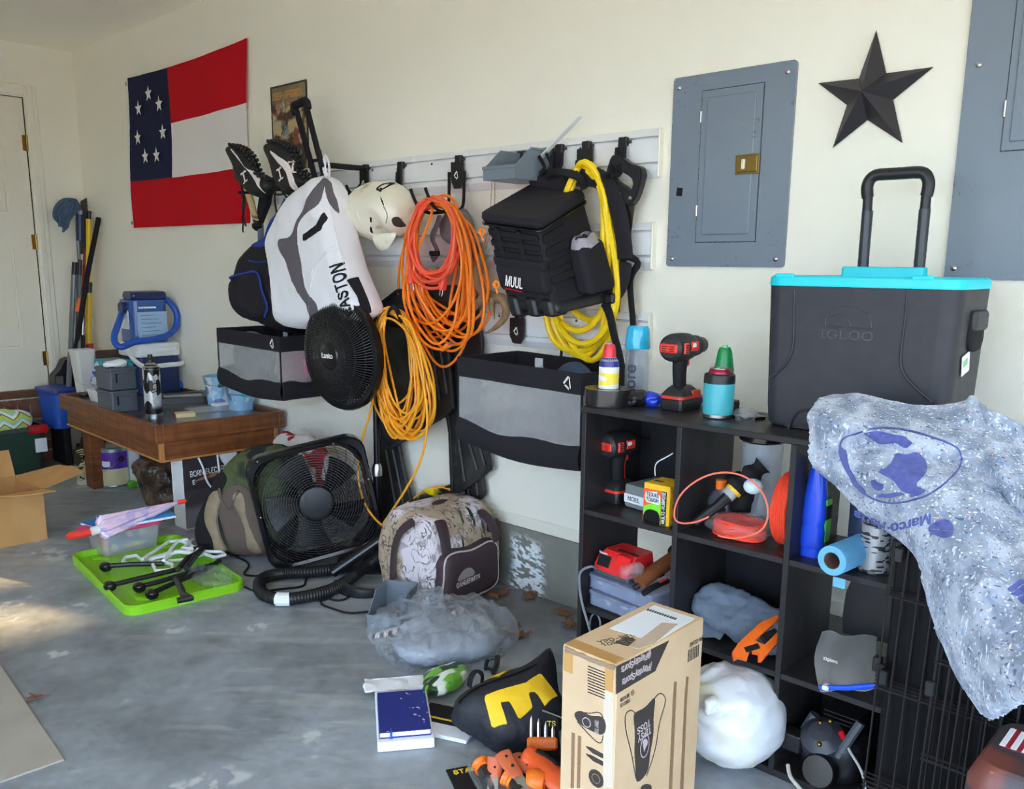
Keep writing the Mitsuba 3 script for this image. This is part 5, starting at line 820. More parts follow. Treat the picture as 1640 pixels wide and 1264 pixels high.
part(bg, 'front', bx((bx1-.003, yl, .004), (bx1, yr, zt_)), mat('bag_print', lambda p, n, uv: mix(mix(S(44, 40, 46), S(70, 62, 66), fbm(p.y*9, p.z*9, 1., 3)), mix(S(120, 116, 122), S(72, 66, 70), smoothstep(.08, .14, p.z)), smoothstep(.205, .20, p.z)), .35)); part(bg, 'back', bx((bx1-.12, yl, .004), (bx1-.117, yr, zt_)), WPAPER); part(bg, 'side', bx((bx1-.12, yl-.002, .004), (bx1, yl+.001, zt_)), WPAPER); part(bg, 'side', bx((bx1-.12, yr-.001, .004), (bx1, yr+.002, zt_)), WPAPER); part(bg, 'bottom', bx((bx1-.12, yl, .001), (bx1, yr, .005)), WPAPER)
part(bg, 'print_panel', mv(ext(Polygon([(.19, zt_), (.30, zt_), (.30, zt_-.13), (.27, zt_-.10), (.235, zt_-.085), (.215, zt_-.06)]), .0012), (bx1, yl, 0), np.array([[0, 0, 1], [1, 0, 0], [0, 1, 0.]])), WPAPER, 'white skyline area'); part(bg, 'hand_print', mv(ext(smooth_loop([(.06, .245), (.10, .262), (.16, .272), (.20, .282), (.18, .262), (.12, .25)], 40), .0012), (bx1, yl, 0), np.array([[0, 0, 1], [1, 0, 0], [0, 1, 0.]])), mat('skin_print', (150, 104, 84), .5))
part(bg, 'lettering', text('BORN ELECTRIC', .030, (bx1+.0004, yl+.035, zt_-.115), (0, 1, 0.02), w=.22), WPAPER, 'white lettering'); part(bg, 'emblem', text('E', .022, (bx1+.0004, yl+.045, zt_-.155), (0, 1, .02), bold=True), WPAPER)
part(bg, 'rope_handle', tube(spl([bgp(yl+.085, zt_-.02, .004), bgp(yl+.105, zt_-.08, .012), bgp(yl+.12, zt_-.15, .016), bgp(yl+.155, zt_-.19, .018), bgp(yl+.185, zt_-.15, .016), bgp(yl+.19, zt_-.08, .012), bgp(yl+.19, zt_-.01, .004)], 36), .0055, 8), WPAPER)
# green duffel with the brown harness
df = thing('duffel_backpack', 'green and black camouflage pack with brown shoulder straps left of the box fan', 'backpack')
DUF = mat('duffel_green', lambda p, n, uv: mix(mix(S(38, 44, 32), S(74, 84, 50), smoothstep(.4, .55, fbm(p.x*7, p.z*7, p.y*7, 3))), S(24, 26, 26), smoothstep(.55, .6, fbm(p.x*6+5, p.z*6, p.y*6, 3))), .8); HAR = mat('harness_brown', (92, 78, 70), .8); HARC = mat('harness_camo', lambda p, n, uv: mix(S(112, 98, 80), S(160, 142, 116), fbm(p.x*30, p.z*30, p.y*30, 4)), .8)
fd = Frame((-3.775, -.68, 0), (.87, .49, 0)); fd.n = fd.n
P = Puff(fd, smooth_loop(fd.uv([(338, 884), (324, 868), (320, 835), (335, 795), (360, 748), (382, 726), (410, 714), (440, 712), (470, 730), (470, 800), (460, 880), (420, 886), (380, 890)]), 80), .12, .16, .13, .018, .01, 9, 4); part(df, 'body', P.mesh, DUF, smooth=60)
part(df, 'dark_side', P.drape(smooth_loop(P.at([(336, 880), (322, 865), (319, 835), (333, 797), (358, 754), (363, 762), (346, 800), (338, 840), (344, 872)]), 60), .004), BLACKM, smooth=60)
part(df, 'harness_panel', P.drape(smooth_loop(P.at([(352, 800), (370, 778), (392, 778), (408, 800), (425, 850), (432, 886), (385, 888), (366, 870), (356, 840)]), 60), .006, puff=.012, r=.03), HAR, 'brown harness panel', smooth=60)
part(df, 'shoulder_strap', P.drape(smooth_loop(P.at([(336, 800), (350, 785), (357, 790), (352, 815), (352, 850), (362, 876), (372, 890), (362, 892), (345, 872), (333, 840)]), 60), .014, puff=.014, r=.02), HARC, 'camouflage shoulder strap', smooth=60); part(df, 'shoulder_strap', P.drape(smooth_loop(P.at([(378, 788), (388, 786), (398, 815), (408, 850), (422, 884), (412, 884), (396, 858), (386, 825)]), 60), .014, puff=.012, r=.02), HARC, 'camouflage shoulder strap', smooth=60)
part(df, 'grab_loop', P.line(P.at([(356, 780), (362, 806), (369, 814), (377, 806), (386, 784)]), .007, 30, .02), HAR); part(df, 'strap_end', tube(spl([Fz(362, 884, .05), Fz(372, 888, .02), Fz(381, 888, .012), Fz(384, 878, .02), Fz(376, 872, .05)], 20), .008, 6, flat=(1, .4)), BLACKM); part(df, 'top_flap', P.drape(smooth_loop(P.at([(372, 740), (400, 722), (440, 718), (455, 740), (420, 765), (385, 765)]), 50), .006, puff=.01, r=.03), DUF, smooth=60)
# red and white stuff showing behind the fan
solo('cloth_bundle', 'red and white checked cloth behind the top of the box fan', 'cloth', mv(rough(superq(.26, .09, .17, 2.3, 40, 24), .03, 10, 4), (-3.62, -.24, .36)), mat('red_check', lambda p, n, uv: mix(S(150, 40, 44), S(206, 200, 196), smoothstep(.5, .54, fbm(p.x*9, p.z*14, p.y*9, 3))), .9), smooth=60)
# ---------------------------------------------------------------- green lid with things on it
LIME = mat('lime_plastic', (132, 196, 30), .35); ld = thing('tote_lid', 'lime green tote lid lying upturned on the floor', 'lid'); A_, B_, D_ = [Fz(*q, .03) for q in ((112, 890), (203, 980), (283, 856))]; lc = (B_+D_)/2*(1, 1, 0); lx = (B_-A_)*(1, 1, 0); lw = np.linalg.norm(lx); ly = np.linalg.norm((D_-A_)[:2])*.99; LB = basis(lx, (0, 0, 1))
part(ld, 'panel', mv(loft([lift(rrect(lw-.02, ly-.02, .05, 8), .002), lift(rrect(lw-.02, ly-.02, .05, 8), .012), lift(rrect(lw-.14, ly-.14, .04, 8), .012), lift(rrect(lw-.16, ly-.16, .035, 8), .018), lift(rrect(lw-.20, ly-.20, .03, 8), .018)]), lc, LB), LIME); part(ld, 'rim', mv(loft([lift(rrect(lw-.03, ly-.03, .05, 8), .003), lift(rrect(lw, ly, .06, 8), .0), lift(rrect(lw+.006, ly+.006, .062, 8), .034), lift(rrect(lw-.008, ly-.008, .056, 8), .040), lift(rrect(lw-.022, ly-.022, .05, 8), .036), lift(rrect(lw-.03, ly-.03, .05, 8), .008)], False), lc, LB), LIME)
for i, (u, v) in enumerate(((-.3, -.14), (-.3, .14), (.3, -.14), (.3, .14))): parts(ld, 'corner_rib', [mv(tube([(u+j*.012*np.sign(u)-.02, v-.03, .020), (u+j*.012*np.sign(u)+.02, v+.03, .020)], .004, 6), lc, LB) for j in range(3)], LIME)
p0, p1 = Fz(166, 896, .018), Fz(262, 874, .018); bxv = (p1-p0)/np.linalg.norm(p1-p0); BW = np.linalg.norm(p1-p0); BB = basis(bxv, (0, 0, 1)); bc = p0+BB @ np.array([BW/2, .10, 0])
FROST = 'mat_frost'; scene[FROST] = {'type': 'blendbsdf', 'weight': .28, 'a': {'type': 'thindielectric', 'int_ior': 1.3}, 'b': {'type': 'twosided', 'bsdf': {'type': 'principled', 'base_color': {'type': 'rgb', 'value': S(206, 206, 204)}, 'roughness': .4}}}
pb = thing('craft_box', 'clear plastic box with a pink lid standing on the lime lid', 'box'); part(pb, 'tub', mv(loft([lift(rrect(BW-.03, .17, .02), 0), lift(rrect(BW, .20, .025), .115), lift(rrect(BW-.006, .194, .023), .115), lift(rrect(BW-.036, .164, .018), .004)]), bc, BB), FROST)
part(pb, 'lid', mv(rbox(BW+.02, .22, .018, .03, .006), bc+(0, 0, .112), BB), mat('lid_pink', (228, 70, 122), .4), 'pink lid'); part(pb, 'lid_tab', mv(mv(cyl((0, 0, 0), (0, 0, .012), .045, n=20), (-BW/2-.02, .02, .116)), bc, BB), 'mat_lid_pink')
solo('craft_pieces', 'jumble of coloured craft pieces inside the pink-lidded box', 'craft pieces', mv(rough(superq(BW*.44, .075, .046, 4, 40, 20), .012, 30, 2), bc+(0, 0, .052), BB), mat('craft_mix', lambda p, n, uv: mix(mix(S(220, 90, 74), S(60, 96, 170), smoothstep(.45, .5, noise(p.x*14, p.y*14, 2.))), S(220, 206, 150), smoothstep(.6, .64, noise(p.x*40, p.y*40, p.z*40))), .5), smooth=60); labels['craft_pieces']['kind'] = 'stuff'
for i, (u, v, z, an, m_, lab) in enumerate(((.01, .02, .132, 10, mat('book_blue', (30, 120, 190), .5), 'blue spiral notebook under the folded umbrella'), (.05, -.03, .150, -6, mat('book_teal', (70, 150, 210), .5), 'pale blue and white workbook under the pink umbrella'))):
    k = thing('notebook', lab, 'notebook'); Q = BB @ R('z', an); part(k, 'cover', mv(bx((-.15, -.11, 0), (.15, .11, .004), .001), bc+BB @ np.array([u, v, z]), Q), m_); part(k, 'pages', mv(bx((-.148, -.108, -.010), (.148, .108, 0)), bc+BB @ np.array([u, v, z]), Q), WPAPER)
    if i == 0: parts(k, 'spiral_ring', [mv(lathe([(.007, -.001), (.009, 0), (.007, .001), (.007, -.001)], 8), bc+BB @ np.array([u, v, z])+Q @ np.array([x, .11, -.003]), Q @ R('y', 90)) for x in np.linspace(-.14, .14, 16)], m_)
um = thing('umbrella', 'folded pale pink umbrella with a red handle lying across the craft box', 'umbrella'); ua, ub_, uc, ud = Fz(106, 859, .13), Fz(158, 848, .165), Fz(286, 805, .215), Fz(299, 802, .225); UD = (uc-ub_)/np.linalg.norm(uc-ub_)
part(um, 'handle', tube(spl([ua, ua*.5+ub_*.5+(0, 0, -.005), ub_], 14), np.interp(np.linspace(0, 1, 14), [0, .1, .6, 1], [.006, .019, .017, .012]), 10), mat('umbrella_red', (232, 58, 44), .35), 'red handle'); part(um, 'collar', tube([ub_-UD*.03, ub_+UD*.01], .020, 10), WHP); L_ = []
for t in np.linspace(0, 1, 24): a = np.linspace(0, 2*np.pi, 48, endpoint=False); r_ = (.056*(1-t)**.8+.008)*(.75+.25*np.cos(8*a+t*4)*(1-t))*(1 if t > .02 else .6); Z = basis((0, 0, 1), UD); L_.append(ub_+(uc-ub_)*t+np.outer(r_*np.cos(a), Z[:, 0])+np.outer(r_*np.sin(a)*.9, Z[:, 1]))
part(um, 'canopy', loft(L_), mat('umbrella_pink', lambda p, n, uv: mix(S(228, 196, 216), S(196, 176, 214), smoothstep(.55, .62, fbm(p.x*30, p.y*30, p.z*30, 2))), .3, clearcoat=.4), smooth=60); part(um, 'tip', tube([uc, ud], [.012, .009], 8), 'mat_umbrella_red', 'red tip'); part(um, 'frill', [], WPAPER) if False else None
# hangers and stands on the lid
def poly_tube(l, r_, z=.03, closed=False): return tube(np.array([Fz(a, b, z+(q[0] if q else 0)) for a, b, *q in l]), r_, 8, closed)
HW = mat('hanger_white', (230, 234, 236), .3)
k = thing('clip_hanger', 'white plastic hanger nearest the front of the lime lid', 'hanger'); part(k, 'frame', poly_tube([(197, 899), (201, 893), (218, 890), (228, 898), (270, 886), (308, 881), (340, 884), (300, 896), (240, 902), (205, 905), (197, 899)], .008, .035), HW); part(k, 'clip', poly_tube([(244, 902), (250, 915), (275, 913), (277, 905), (262, 900), (244, 902)], .008, .05, False), HW)
k = thing('clip_hanger', 'white plastic hanger under the black stands at the back of the lid', 'hanger'); part(k, 'frame', poly_tube([(228, 896), (270, 868), (290, 866), (300, 872), (330, 884), (355, 884), (360, 889), (345, 893), (300, 880), (280, 884), (262, 898)], .008, .05), HW); part(k, 'hook', poly_tube([(290, 868), (300, 870), (309, 864)], .006, .055), HW)
k = thing('clip_hanger', 'white plastic hanger lying on the other two on the lid', 'hanger'); part(k, 'frame', poly_tube([(262, 898), (275, 878), (284, 868), (300, 864), (304, 870), (292, 878), (318, 880), (310, 886), (280, 884)], .0075, .065), HW); part(k, 'bar', poly_tube([(240, 897), (275, 887), (312, 880)], .007, .06), HW)
def stand(label, leg, knob, clampp):
    k = thing('clamp_stand', label, 'stand'); part(k, 'tube', poly_tube(leg, .011, .05), BLACK); part(k, 'end_knob', mv(rough(superq(.028, .022, .02, 2.5), .003, 40), Fz(*knob, .045)), BLACKG, smooth=50)
    if clampp: part(k, 'clamp', poly_tube(clampp, .013, .065), BLACK)
stand('black folding stand, foremost on the lime lid', [(240, 952), (270, 938), (300, 925), (330, 912), (352, 898)], (243, 952), [(282, 928), (290, 942), (293, 952), (306, 958), (284, 962)]); stand('black folding stand with the long arm at the left of the pile on the lid', [(176, 938), (230, 925), (285, 912)], (176, 939), [(285, 912), (300, 895), (318, 885)]); stand('black folding stand in the middle of the pile on the lime lid', [(222, 940), (255, 932), (300, 918), (345, 903)], (223, 941), [(298, 910), (312, 892), (325, 878), (310, 880)]); stand('thin black folding stand beside the white hangers', [(168, 907), (210, 904), (262, 903)], (169, 908), None)
solo('plastic_bag', 'clear crinkled film lying on the right of the lime lid', 'plastic bag', mv(crumple(superq(.13, .07, .014, 2.2, 50, 20), .022, 18, 4), Fz(338, 922, .04)), HAZE, smooth=False)
# ---------------------------------------------------------------- vacuum hose and cables
vh = thing('vacuum_hose', 'black corrugated vacuum hose looping over the floor before the box fan', 'hose'); p = spl([Fz(613, 885, .12), Fz(600, 897, .08), Fz(570, 920, .045), Fz(532, 944, .03), Fz(488, 956, .03), Fz(451, 960, .03), Fz(424, 953, .03), Fz(415, 938, .03), Fz(423, 926, .03), Fz(442, 920, .03), Fz(488, 917, .03), Fz(540, 911, .03), Fz(580, 903, .03)], 330)
part(vh, 'hose', tube(p, .025+.0018*np.sin(np.arange(330)*2.1), 12), BLACK, smooth=60); part(vh, 'label', tube(p[132:146], .0275, 10), WPAPER, 'white label'); part(vh, 'wand', tube([Fz(533, 917, .06), Fz(615, 862, .20)], .024, 12), BLACKG)
solo('crevice_tool', 'flat black vacuum nozzle on the floor right of the hose', 'nozzle', tube(spl([Fz(537, 938, .02), Fz(555, 946, .02), Fz(580, 951, .02), Fz(602, 950, .02)], 16), np.interp(np.linspace(0, 1, 16), [0, .3, 1], [.016, .022, .012]), 8, flat=(1.6, .7)), BLACK)
for i, (l, lab) in enumerate((([(378, 892), (392, 898), (397, 910), (392, 920), (420, 922), (470, 918), (540, 908)], 'thin black cable looping from the lime lid to the box fan'), ([(392, 940), (420, 948), (440, 945), (486, 938), (492, 925), (510, 918), (545, 914)], 'thin black cable crossing under the vacuum hose'), ([(490, 955), (515, 962), (530, 956), (545, 944), (556, 958), (540, 962), (520, 958), (514, 965), (530, 974), (560, 982), (590, 980)], 'thin black cable curling on the floor before the vacuum hose'))): solo('power_cable', lab, 'cable', tube(spl([Fz(*q, .006) for q in l], 60), .0045, 6), BLACKM)
# ---------------------------------------------------------------- camouflage cooler bag
def camo(p, n, uv):
    wv = fbm(p.x*9, p.z*9, p.y*9, 3); st = fbm(p.x*24+wv*9, p.z*20-wv*8, p.y*24+wv*7, 3); l = dr.abs(st-.5); b = mix(S(212, 202, 206), S(170, 150, 128), smoothstep(.5, .62, fbm(p.x*6+3, p.z*6, p.y*6, 3)))
    b = mix(b, S(78, 62, 62), smoothstep(.03, .006, l)*.9); d = fbm(p.x*36, p.z*11+p.x*20, p.y*36, 3); b = mix(b, S(36, 46, 40), smoothstep(.6, .66, d)*smoothstep(.46, .62, fbm(p.x*5+9, p.z*5, p.y*5, 2)))
    return mix(b, S(96, 84, 74), smoothstep(.62, .7, fbm(p.x*40, p.z*40, p.y*40, 2))*.5)
CAMO = mat('camo_grass', camo, .8); MAR = mat('bag_maroon', (60, 44, 48), .65, bump=(lambda p, n, uv: fbm(p.x*14, p.z*14, p.y*14, 3), .006)); PALE = mat('piping_pale', (190, 172, 172), .7)
cb = thing('camo_bag', 'grass camouflage cooler bag with a dark maroon front pocket against the wall', 'cooler bag'); xa, xb, ya, yb, hz = -2.76, -2.42, -.45, -.035, .37
L_ = []
for z, k, sx in ((0, .03, 0), (.01, .008, 0), (.04, 0, 0), (.15, -.012, 0), (.22, -.008, 0), (.28, .004, .01), (.33, .018, .02), (.36, .04, .03), (.378, .08, .04), (.385, .14, .05)): L_.append(lift(rrect(xb-xa-2*k, yb-ya-1.3*k, .07, 8)+((xa+xb)/2, (ya+yb)/2), z))
part(cb, 'body', rough(fine(loft(L_), 1), .010, 9, 3), CAMO, smooth=60)
XF = xb+.012
def fx(m, x): return mv(m, (x, 0, 0), np.array([[0, 0, 1], [1, 0, 0], [0, 1, 0.]]))   # xy drawing (y, z) standing on the +x face
pk_ = [tuple(Lx(a, b, XF+.03)[1:]) for a, b in ((704, 978), (708, 930), (712, 895), (722, 884), (755, 876), (789, 862), (800, 866), (803, 890), (800, 936), (770, 958), (735, 974))]
pg = Polygon(smooth_loop(pk_, 90)).buffer(-.004); fX = Frame((XF-.01, 0, 0), (0, 1, 0)); PP = Puff(fX, pg, .05, .01, .05, .016, .004, 12, 2); part(cb, 'front_pocket', PP.mesh, MAR, 'dark maroon pocket', smooth=60); e = np.array(pg.buffer(-.012).exterior.coords)[:-1]; part(cb, 'piping', PP.line(e[::6], .004, 120, .001, True), PALE, 'pale piping')
c_ = PP.at([(746, 928)])[0]; part(cb, 'lettering', PP.lettering('GANDERMTN', .020, c_+(-.055, -.024), 5, w=.13, off=.003), PALE, 'pale lettering'); part(cb, 'emblem', PP.drape(smooth_loop(np.array([(-.045, .004), (-.03, .03), (0, .045), (.03, .04), (.045, .015), (0, .006)])+c_, 40), .003), mat('emblem_grey', (140, 130, 128), .7))
for (l, nm) in (([(716, 886), (713, 868), (708, 845), (700, 825), (702, 808), (722, 798)], 'carry_strap'), ([(797, 866), (792, 848), (778, 826), (758, 812), (742, 804), (726, 800)], 'carry_strap')):
    q = [Lx(a, b, x) for (a, b), x in zip(l, (XF+.03, XF+.02, XF-.02, -2.50, -2.56, -2.62))]; part(cb, nm, tube(spl(q, 30), .026, 8, flat=(1, .25), up=(0, 1, 0)), MAR, 'maroon webbing strap')
part(cb, 'grip', mv(superq(.05, .07, .028, 2.4), Lx(723, 801, -2.60)+(0, 0, -.006), R('x', -10)), CAMO, smooth=60); part(cb, 'buckle', mv(rbox(.02, .06, .05, .008, .006), Lx(789, 850, XF-.004)), BLACK)
q = [Wy(a, b, -.468) for a, b in ((628, 930), (630, 890), (634, 868), (645, 848), (662, 836))]; part(cb, 'side_zip', tube(spl(q, 24), .017, 8, flat=(1, .3), up=(1, 0, 0)), MAR); part(cb, 'rear_strap', tube(spl([Wy(640, 836, -.3), Wy(668, 824, -.25), Wy(700, 812, -.22), Wy(745, 792, -.1)], 20), .016, 8, flat=(1, .3), up=(0, 0, 1)), MAR)
hopper('storage_bin', 'grey open-fronted plastic bin on the floor before the camouflage bag', .13, .20, .115, R('z', 30), Fz(640, 978)+(-.01, .02, 0), BIN)
def feather(label, a, b, w_):
    k = thing('striped_feather', label, 'feather'); A, B = Fz(*a, .006), Fz(*b, .006); L = np.linalg.norm(B-A); n = 26; G = []
    for t in np.linspace(0, 1, n): ww = w_*math.sin(math.pi*min(1, t*1.1+.05))**.6; G.append([(t*L, s*ww, .012*(1-(s)**2)) for s in np.linspace(-1, 1, 7)])
    part(k, 'vane', mv(thick(np.array(G), .002), A, basis(B-A, (0, 0, 1))), mat('feather_bars', lambda p, n_, uv: mix(S(34, 32, 36), S(226, 222, 216), smoothstep(.62, .72, dr.abs(dr.sin((p.x*.75+p.y*.65)*110)))), .7) if 'mat_feather_bars' not in scene else 'mat_feather_bars', smooth=50); part(k, 'quill', tube([A-(B-A)*.05+(0, 0, .01), A+(B-A)*.8+(0, 0, .015)], .0025, 6), WPAPER)
feather('black and white barred feather left of the clear plastic bag', (594, 1022), (668, 1003), .022); feather('black and white barred feather in front of the maroon pocket', (722, 988), (748, 978), .030)
# clear plastic, green package, notebooks
o = Fz(690, 1050); solo('plastic_bag', 'large crumpled clear plastic bag on the floor behind the notebooks', 'plastic bag', mv(crumple(superq(.19, .23, .065, 2.1, 200, 130), .06, 9, 12), o+(-.0, .06, .075), R('z', -30)), HAZE, smooth=30); solo('plastic_bag', 'loose clear plastic wrap standing up beside the barred feather', 'plastic bag', mv(crumple(superq(.07, .05, .09, 2, 110, 80), .04, 15, 5), Fz(682, 1022)+(0, .02, .085)), HAZE, smooth=30)
solo('plastic_parts', 'grey wrapped parts inside the large clear plastic bag', 'wrapped parts', mv(rough(superq(.14, .19, .045, 3, 40, 24), .03, 12, 7), o+(0.02, .06, .05), R('z', -30)), mat('parts_grey', (150, 158, 170), .35), smooth=40)
solo('food_pouch', 'green and white leafy printed packet beside the notebooks', 'packet', mv(rough(superq(.065, .10, .03, 2.4, 30, 20), .015, 18, 3), Fz(702, 1108)+(0, .03, .035), R('z', 14)), mat('leaf_print', lambda p, n, uv: mix(mix(S(226, 232, 220), S(108, 176, 56), smoothstep(.42, .5, fbm(p.x*34, p.y*12, 3., 2))), S(36, 60, 34), smoothstep(.6, .66, fbm(p.x*40, p.y*14, 9., 2))), .35), smooth=50)
nbq = [Fz(600, 1112, .05), Fz(672, 1105, .05), Fz(697, 1168, .05), Fz(614, 1175, .05)]; nx = nbq[2]-nbq[3]; nyv = (nbq[0]-nbq[3]+nbq[1]-nbq[2])/2; nc = sum(nbq)/4; NB = basis(nx, (0, 0, 1)); nw, nh = np.linalg.norm(nx), abs(nyv @ NB[:, 1])
k = thing('notebook', 'royal blue hardback notebook on top of the white papers', 'notebook'); part(k, 'cover', mv(bx((-nw/2, -nh/2, 0), (nw/2, nh/2, .003), .001), nc, NB), mat('notebook_blue', lambda p, n, uv: mix(S(28, 46, 128), S(200, 204, 214), smoothstep(.78, .82, fbm(p.x*60, p.y*60, 1., 3))), .4)); part(k, 'pages', mv(bx((-nw/2+.002, -nh/2+.003, -.014), (nw/2-.002, nh/2-.003, 0)), nc, NB), WPAPER, 'white page block'); part(k, 'back_cover', mv(bx((-nw/2, -nh/2, -.017), (nw/2, nh/2, -.014), .001), nc, NB), 'mat_notebook_blue'); part(k, 'ribbon', mv(bx((-nw/2+.03, -nh/2-.004, -.02), (-nw/2+.036, -nh/2+.02, .004)), nc, NB), BLUEP)
solo('document_box', 'flat white box of papers under the blue notebook', 'papers', mv(bx((-nw/2-.006, -nh/2-.018, -.048), (nw/2+.008, nh/2+.05, -.018), .003), nc, NB), WPAPER); solo('paper', 'crumpled white paper sheet at the top of the notebook pile', 'paper', mv(rough(fine(bx((-.10, -.035, 0), (.09, .05, .006), .002), 4), .014, 16, 3), Fz(636, 1098, .035), NB), WPAPER, smooth=50); k = thing('booklet', 'black and yellow printed booklet half under the black tool bag', 'booklet'); o = Fz(722, 1160); part(k, 'pages', mv(bx((-.10, -.09, .002), (.09, .06, .014), .002), o, R('z', 22)), WPAPER); part(k, 'cover', mv(bx((-.10, -.03, .014), (.09, .07, .0155)), o, R('z', 22)), BLACKM); part(k, 'stripe', mv(bx((-.09, -.012, .0155), (.08, -.004, .0165)), o, R('z', 22)), mat('print_yellow', (240, 200, 30), .5))
# black and yellow tool bag
tg = thing('tool_bag', 'black tool bag with a big yellow letter lying on the floor', 'tool bag'); DWY = mat('bag_yellow', (246, 200, 36), .6, bump=(lambda p, n, uv: fbm(p.x*22, p.z*22, p.y*22, 3), .006))
ft = Frame(Fz(800, 1205)+(0, 0, .015), (.74, .67, 0), (-.62, .68, .42)); P = Puff(ft, smooth_loop(ft.uv([(800, 1207), (760, 1182), (722, 1152), (724, 1138), (760, 1108), (805, 1088), (850, 1068), (884, 1047), (890, 1062), (896, 1110), (908, 1150), (880, 1185), (840, 1203)]), 90), .11, .03, .14, .014, .014, 9, 7); part(tg, 'body', P.mesh, mat('nylon_black', (30, 32, 40), .6, bump=(lambda p, n, uv: fbm(p.x*24, p.z*24, p.y*24, 3), .008)), smooth=60)
part(tg, 'letter', P.drape(P.at([(775, 1117), (842, 1096), (866, 1080), (893, 1117), (872.5, 1132), (858, 1109), (846, 1110), (853, 1134.6), (831.5, 1154), (816, 1124), (801, 1126), (812, 1160), (788, 1168)]), .004), DWY, 'large yellow letter', smooth=60); part(tg, 'top_band', P.drape(P.at([(766, 1098), (800, 1082), (844, 1062), (840, 1068), (800, 1090), (772, 1099)]), .005), DWY, 'yellow band', smooth=60); part(tg, 'zip', P.line(P.at([(735, 1128), (770, 1104), (812, 1088), (858, 1068)]), .004, 40, .004), BLACKG); parts(tg, 'handle', [tube(spl([ft.w(*ft.uv([(a, b)])[0], .03) if j in (0, 4) else ft.w(*ft.uv([(a, b)])[0], .06) for j, (a, b) in enumerate(l)], 20), .008, 6, flat=(1.3, .5)) for l in ([(752, 1110), (757, 1102), (764, 1096), (770, 1098), (772, 1103)],)], BLACKM)
k = thing('clamp', 'small black spring clamp on the floor behind the tool bag', 'clamp'); part(k, 'jaw', tube(spl([Fz(778, 1072, .012), Fz(783, 1056, .03), Fz(796, 1053, .04)], 10), .007, 6), BLACK); part(k, 'jaw', tube(spl([Fz(790, 1078, .012), Fz(796, 1062, .03), Fz(797, 1050, .05)], 10), .010, 6), BLACK); part(k, 'link', tube([Fz(779, 1070, .015), Fz(791, 1074, .015)], .006, 6), BLACK)
# ---------------------------------------------------------------- tools in the foreground
ORH = mat('tool_orange', (244, 118, 30), .35); ORD = mat('tool_rust', (198, 98, 60), .5); BLT = mat('shaft_dark', (64, 60, 60), .35, .6)
k = thing('blister_card', 'black packaging card with yellow lettering under the orange tools', 'packaging'); ca, cb_ = Fz(714, 1236), Fz(790, 1222); cx_ = (cb_-ca)/np.linalg.norm(cb_-ca); CB = basis(cx_, (0, 0, 1)); part(k, 'card', mv(bx((0, -.22, .002), (.36, .0, .006), .001), ca, CB), BLACKM); part(k, 'lettering', mv(mv(meshkit.text_mesh('STANLEY', .018, .001, True), (.014, -.03, .006)), ca, CB), 'mat_print_yellow', 'yellow lettering'); part(k, 'blister', mv(rough(fine(bx((.05, -.2, .006), (.16, -.02, .03), .01), 3), .01, 20, 4), ca, CB), HAZE)
def driver(label, a, b, tip, r_, hm):
    k = thing('screwdriver', label, 'screwdriver'); A, B, C_ = Fz(*a, .035), Fz(*b, .03), Fz(*tip, .02); part(k, 'grip', tube(spl([A, A*.6+B*.4, B], 16), r_*np.interp(np.linspace(0, 1, 16), [0, .08, .3, .6, .8, 1], [.6, 1, 1, .8, .95, .9]), 12), hm); part(k, 'sleeve', tube([B, B*.45+C_*.55], r_*.72, 10), BLT); part(k, 'shaft', tube([B*.45+C_*.55, C_], r_*.3, 8), STEEL)
driver('orange-capped tool at the left of the tool pile', (769, 1222), (775, 1233), (788, 1262), .026, ORH); driver('orange-capped tool at the bottom of the frame, middle of the pile', (808, 1243), (822, 1252), (846, 1285), .024, ORH)
k = thing('screwdriver', 'fat orange handle pointing right at the bottom of the pile', 'screwdriver'); part(k, 'grip', tube(spl([Fz(842, 1250, .04), Fz(860, 1251, .04), Fz(874, 1254, .04)], 12), [.020, .024, .027, .029, .030, .031, .031, .030, .029, .028, .027, .024], 12), ORH); part(k, 'hole', tube([Fz(873, 1254, .045), Fz(875.5, 1255, .045)], .010, 10), mat('rust_dark', (160, 70, 30), .5))
def hold(label, l, w_):
    k = thing('putty_knife', label, 'hand tool'); q = spl([Fz(a, b, z) for a, b, z in l], 20); part(k, 'handle', tube(q, w_*np.interp(np.linspace(0, 1, 20), [0, .06, .4, .9, 1], [.4, 1, .9, .75, .6]), 10, flat=(1, .45), up=(.7, .7, 0)), ORD); parts(k, 'rivet', [mv(trimesh.creation.icosphere(1, .004), q[i]+(0, 0, w_*.42)) for i in (6, 13)], BLACKM); d_ = q[-1]-q[-2]; d_ /= np.linalg.norm(d_); part(k, 'blade', tube([q[-1], q[-1]+d_*.09], .014, 8, flat=(1, .1), up=(.7, .7, 0)), STEEL)
hold('short rust-orange handle standing upright in the tool pile', [(795, 1212, .07), (793, 1228, .05), (791, 1245, .03)], .024); hold('long rust-orange handle leaning in the middle of the tool pile', [(803, 1204, .08), (814, 1222, .065), (830, 1244, .05)], .024); hold('rust-orange handle lying to the right in the tool pile', [(822, 1210, .055), (840, 1226, .05), (858, 1240, .04)], .024)
